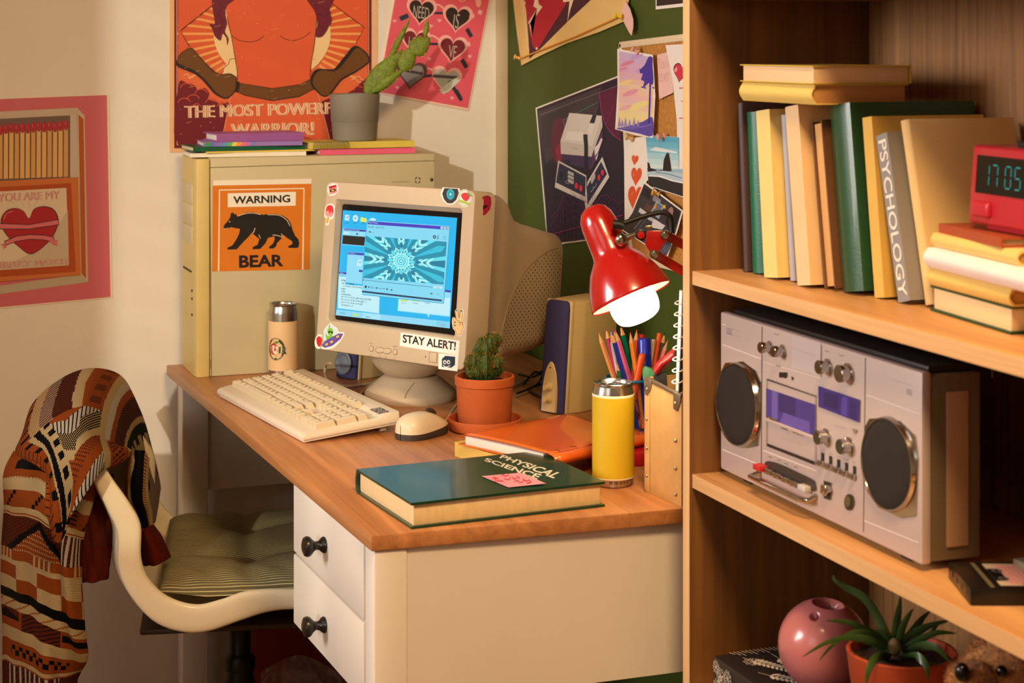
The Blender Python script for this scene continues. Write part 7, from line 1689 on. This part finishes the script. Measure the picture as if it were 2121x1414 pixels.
def pat_top(a_, b_, nu, nv):
    u, v = a_ / nu, b_ / nv
    w = u * 100 + 7 * math.sin(v * 4.0) - 10 * v * (u < .35)
    if v > .42 and 12 < w < 52:      # chevron border and lace of the front lobe
        e = (v - .42) * 60 + abs(w - 30) * .55
        k = e % 30
        if w < 24:
            s_ = (w * 1.6 + v * 10) % 22
            return 'C' if s_ < 7 else 'K' if s_ < 13 else 'C' if s_ < 16 else 'K' if (b_ // 6) % 2 else 'C'
        if k < 5: return 'R'
        if k < 12: return 'W' if a_ % 3 else 'K'
        if k < 20: return 'K' if (a_ + b_) % 3 else 'C'
        if k < 24: return 'C'
        return 'R' if (a_ * 2 + b_) % 5 else 'K'
    if v > .62 and w >= 52:
        if w < 58: return 'C'
        if w < 72: return 'K' if (b_ // 3 + a_ // 3) % 4 == 0 and 60 < w < 68 else 'R'
        if w < 80: return 'C' if w < 77 else 'W'
        if w < 86: return 'R'
        if w < 90: return 'K'
        return 'C' if w < 95 else 'K' if w < 98 else 'C'
    if w < 8: return 'R' if (a_ + b_) % 6 else 'K'
    if w < 14: return 'K' if (b_ // 4) % 3 == 0 else 'R'
    if w < 20: return 'C' if (a_ + b_) % 4 else 'R'
    if w < 26: return 'D' if b_ % 3 else 'W'
    if w < 34: return 'D' if (a_ + b_) % 3 else 'K'
    if w < 40: return 'C'
    if w < 52: return 'K' if (45 < w < 50 and (b_ // 7) % 2 == 0 and (a_ + b_) % 2) else 'R'
    if w < 60: return 'W' if w > 56 else 'C'
    if w < 64: return 'R'
    if w < 74: return 'D' if (a_ + b_) % 3 else 'K'
    if w < 77: return 'C'
    if w < 82: return 'K'
    if w < 86: return 'C' if (b_ // 8) % 2 else 'K'
    if w < 90: return 'C'
    if w < 95: return 'R' if b_ % 4 else 'K'
    return 'D' if (a_ // 2 + b_) % 3 else 'W'
TR = [
 [(58, 895, 3.06), (76, 836, 3.12), (130, 789, 3.18), (186, 768, 3.24), (236, 776, 3.30), (268, 818, 3.38), (291, 868, 3.44), (309, 930, 3.48), (327, 1012, 3.46)],
 [(44, 918, 3.00), (70, 872, 3.02), (128, 822, 3.06), (186, 798, 3.12), (233, 810, 3.22), (260, 848, 3.30), (279, 893, 3.35), (297, 948, 3.38), (324, 1040, 3.38)],
 [(38, 940, 2.960), (72, 905, 2.940), (122, 862, 2.950), (178, 842, 2.990), (224, 856, 3.080), (248, 888, 3.170), (266, 922, 3.220), (286, 968, 3.270), (318, 1066, 3.300)],
 [(66, 960, 2.900), (94, 938, 2.890), (124, 910, 2.880), (166, 892, 2.900), (208, 904, 2.950), (238, 922, 3.020), (260, 940, 3.100), (284, 985, 3.180), (312, 1085, 3.220)],
 [(100, 985, 2.880), (110, 1006, 2.870), (128, 985, 2.860), (162, 950, 2.860), (202, 934, 2.890), (234, 936, 2.950), (264, 936, 3.040), (287, 965, 3.110), (304, 1040, 3.160)],
 [(104, 1020, 2.875), (108, 1078, 2.865), (124, 1124, 2.855), (152, 1060, 2.855), (192, 990, 2.865), (216, 972, 2.900), (250, 958, 2.980), (282, 944, 3.060), (300, 990, 3.110)]]
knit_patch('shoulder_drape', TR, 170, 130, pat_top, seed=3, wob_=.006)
SR = [[(276, 936, 3.02), (290, 932, 3.00), (304, 950, 3.03)], [(266, 985, 3.02), (284, 985, 2.99), (300, 998, 3.03)], [(264, 1025, 3.03), (284, 1030, 2.99), (303, 1040, 3.03)], [(278, 1062, 3.03), (292, 1062, 3.0), (309, 1068, 3.04)], [(291, 1095, 3.03), (300, 1096, 3.01), (309, 1095, 3.04)]]
knit_patch('sleeve', SR, 30, 60, lambda a_, b_, nu, nv: 'R' if a_ < 7 else 'C' if a_ < 11 else 'K' if a_ < 19 else 'C' if b_ % 2 or a_ > 22 else 'R', seed=4, wob_=.003)
CR_ = [[(291, 1092, 3.02), (300, 1094, 2.995), (312, 1090, 3.03)], [(294, 1120, 3.02), (312, 1122, 2.985), (330, 1116, 3.03)], [(301, 1168, 3.02), (326, 1168, 2.98), (348, 1156, 3.03)]]
knit_patch('cuff', CR_, 26, 40, lambda a_, b_, nu, nv: 'M' if a_ % 3 else 'D', seed=5, wob_=.001)
IR = [[(150, 960, 3.00), (190, 965, 2.99), (236, 985, 3.00)], [(158, 1040, 2.98), (196, 1050, 2.965), (232, 1062, 2.985)], [(164, 1130, 2.97), (196, 1128, 2.955), (226, 1120, 2.98)], [(168, 1206, 2.965), (196, 1204, 2.95), (221, 1196, 2.975)]]
knit_patch('inner_hem', IR, 46, 110, lambda a_, b_, nu, nv: ('M' if a_ % 4 < 2 else 'D') if b_ > 74 else 'D' if (a_ + b_) % 9 else 'M', seed=6, wob_=.002)

# ================= bin under the desk =================
binm = mat('bin_red', (120, 14, 12), .55)
bn = thing('waste_bin', 'dark red bin with a clear crumpled liner under the desk', 'bin', V((.93, 3.42, 0)))
bx0 = onY(514, 1330, 3.385)
MB(mt=binm).prism([(bx0.x, 3.385, .0), (1.15, 3.385, .0), (1.15, 3.485, .0), (bx0.x, 3.485, 0)], (0, 0, .385), bev=.008).build('bin_body', bn)
lin_m = mat('liner_film', (205, 195, 190), .35, alpha=.28)
rr = random.Random(8); pts_ = []
rows = []
for i in range(15):
    r = []
    for j in range(19):
        u, v = j / 18, i / 14; ptx = 540 + 190 * u; ty = 1355 + 70 * (abs(u - .42) * 1.5) ** 1.4
        py = ty + (1500 - ty) * v; r.append(atd(ptx, py, 3.335 - .04 * math.sin(PI * u) * math.sin(PI * min(1, v + .1)) + rr.uniform(-.010, .010)))
    rows.append(r)
mb = MB(mt=lin_m); mb.grid(rows); mb.build('liner', bn, smooth=20)
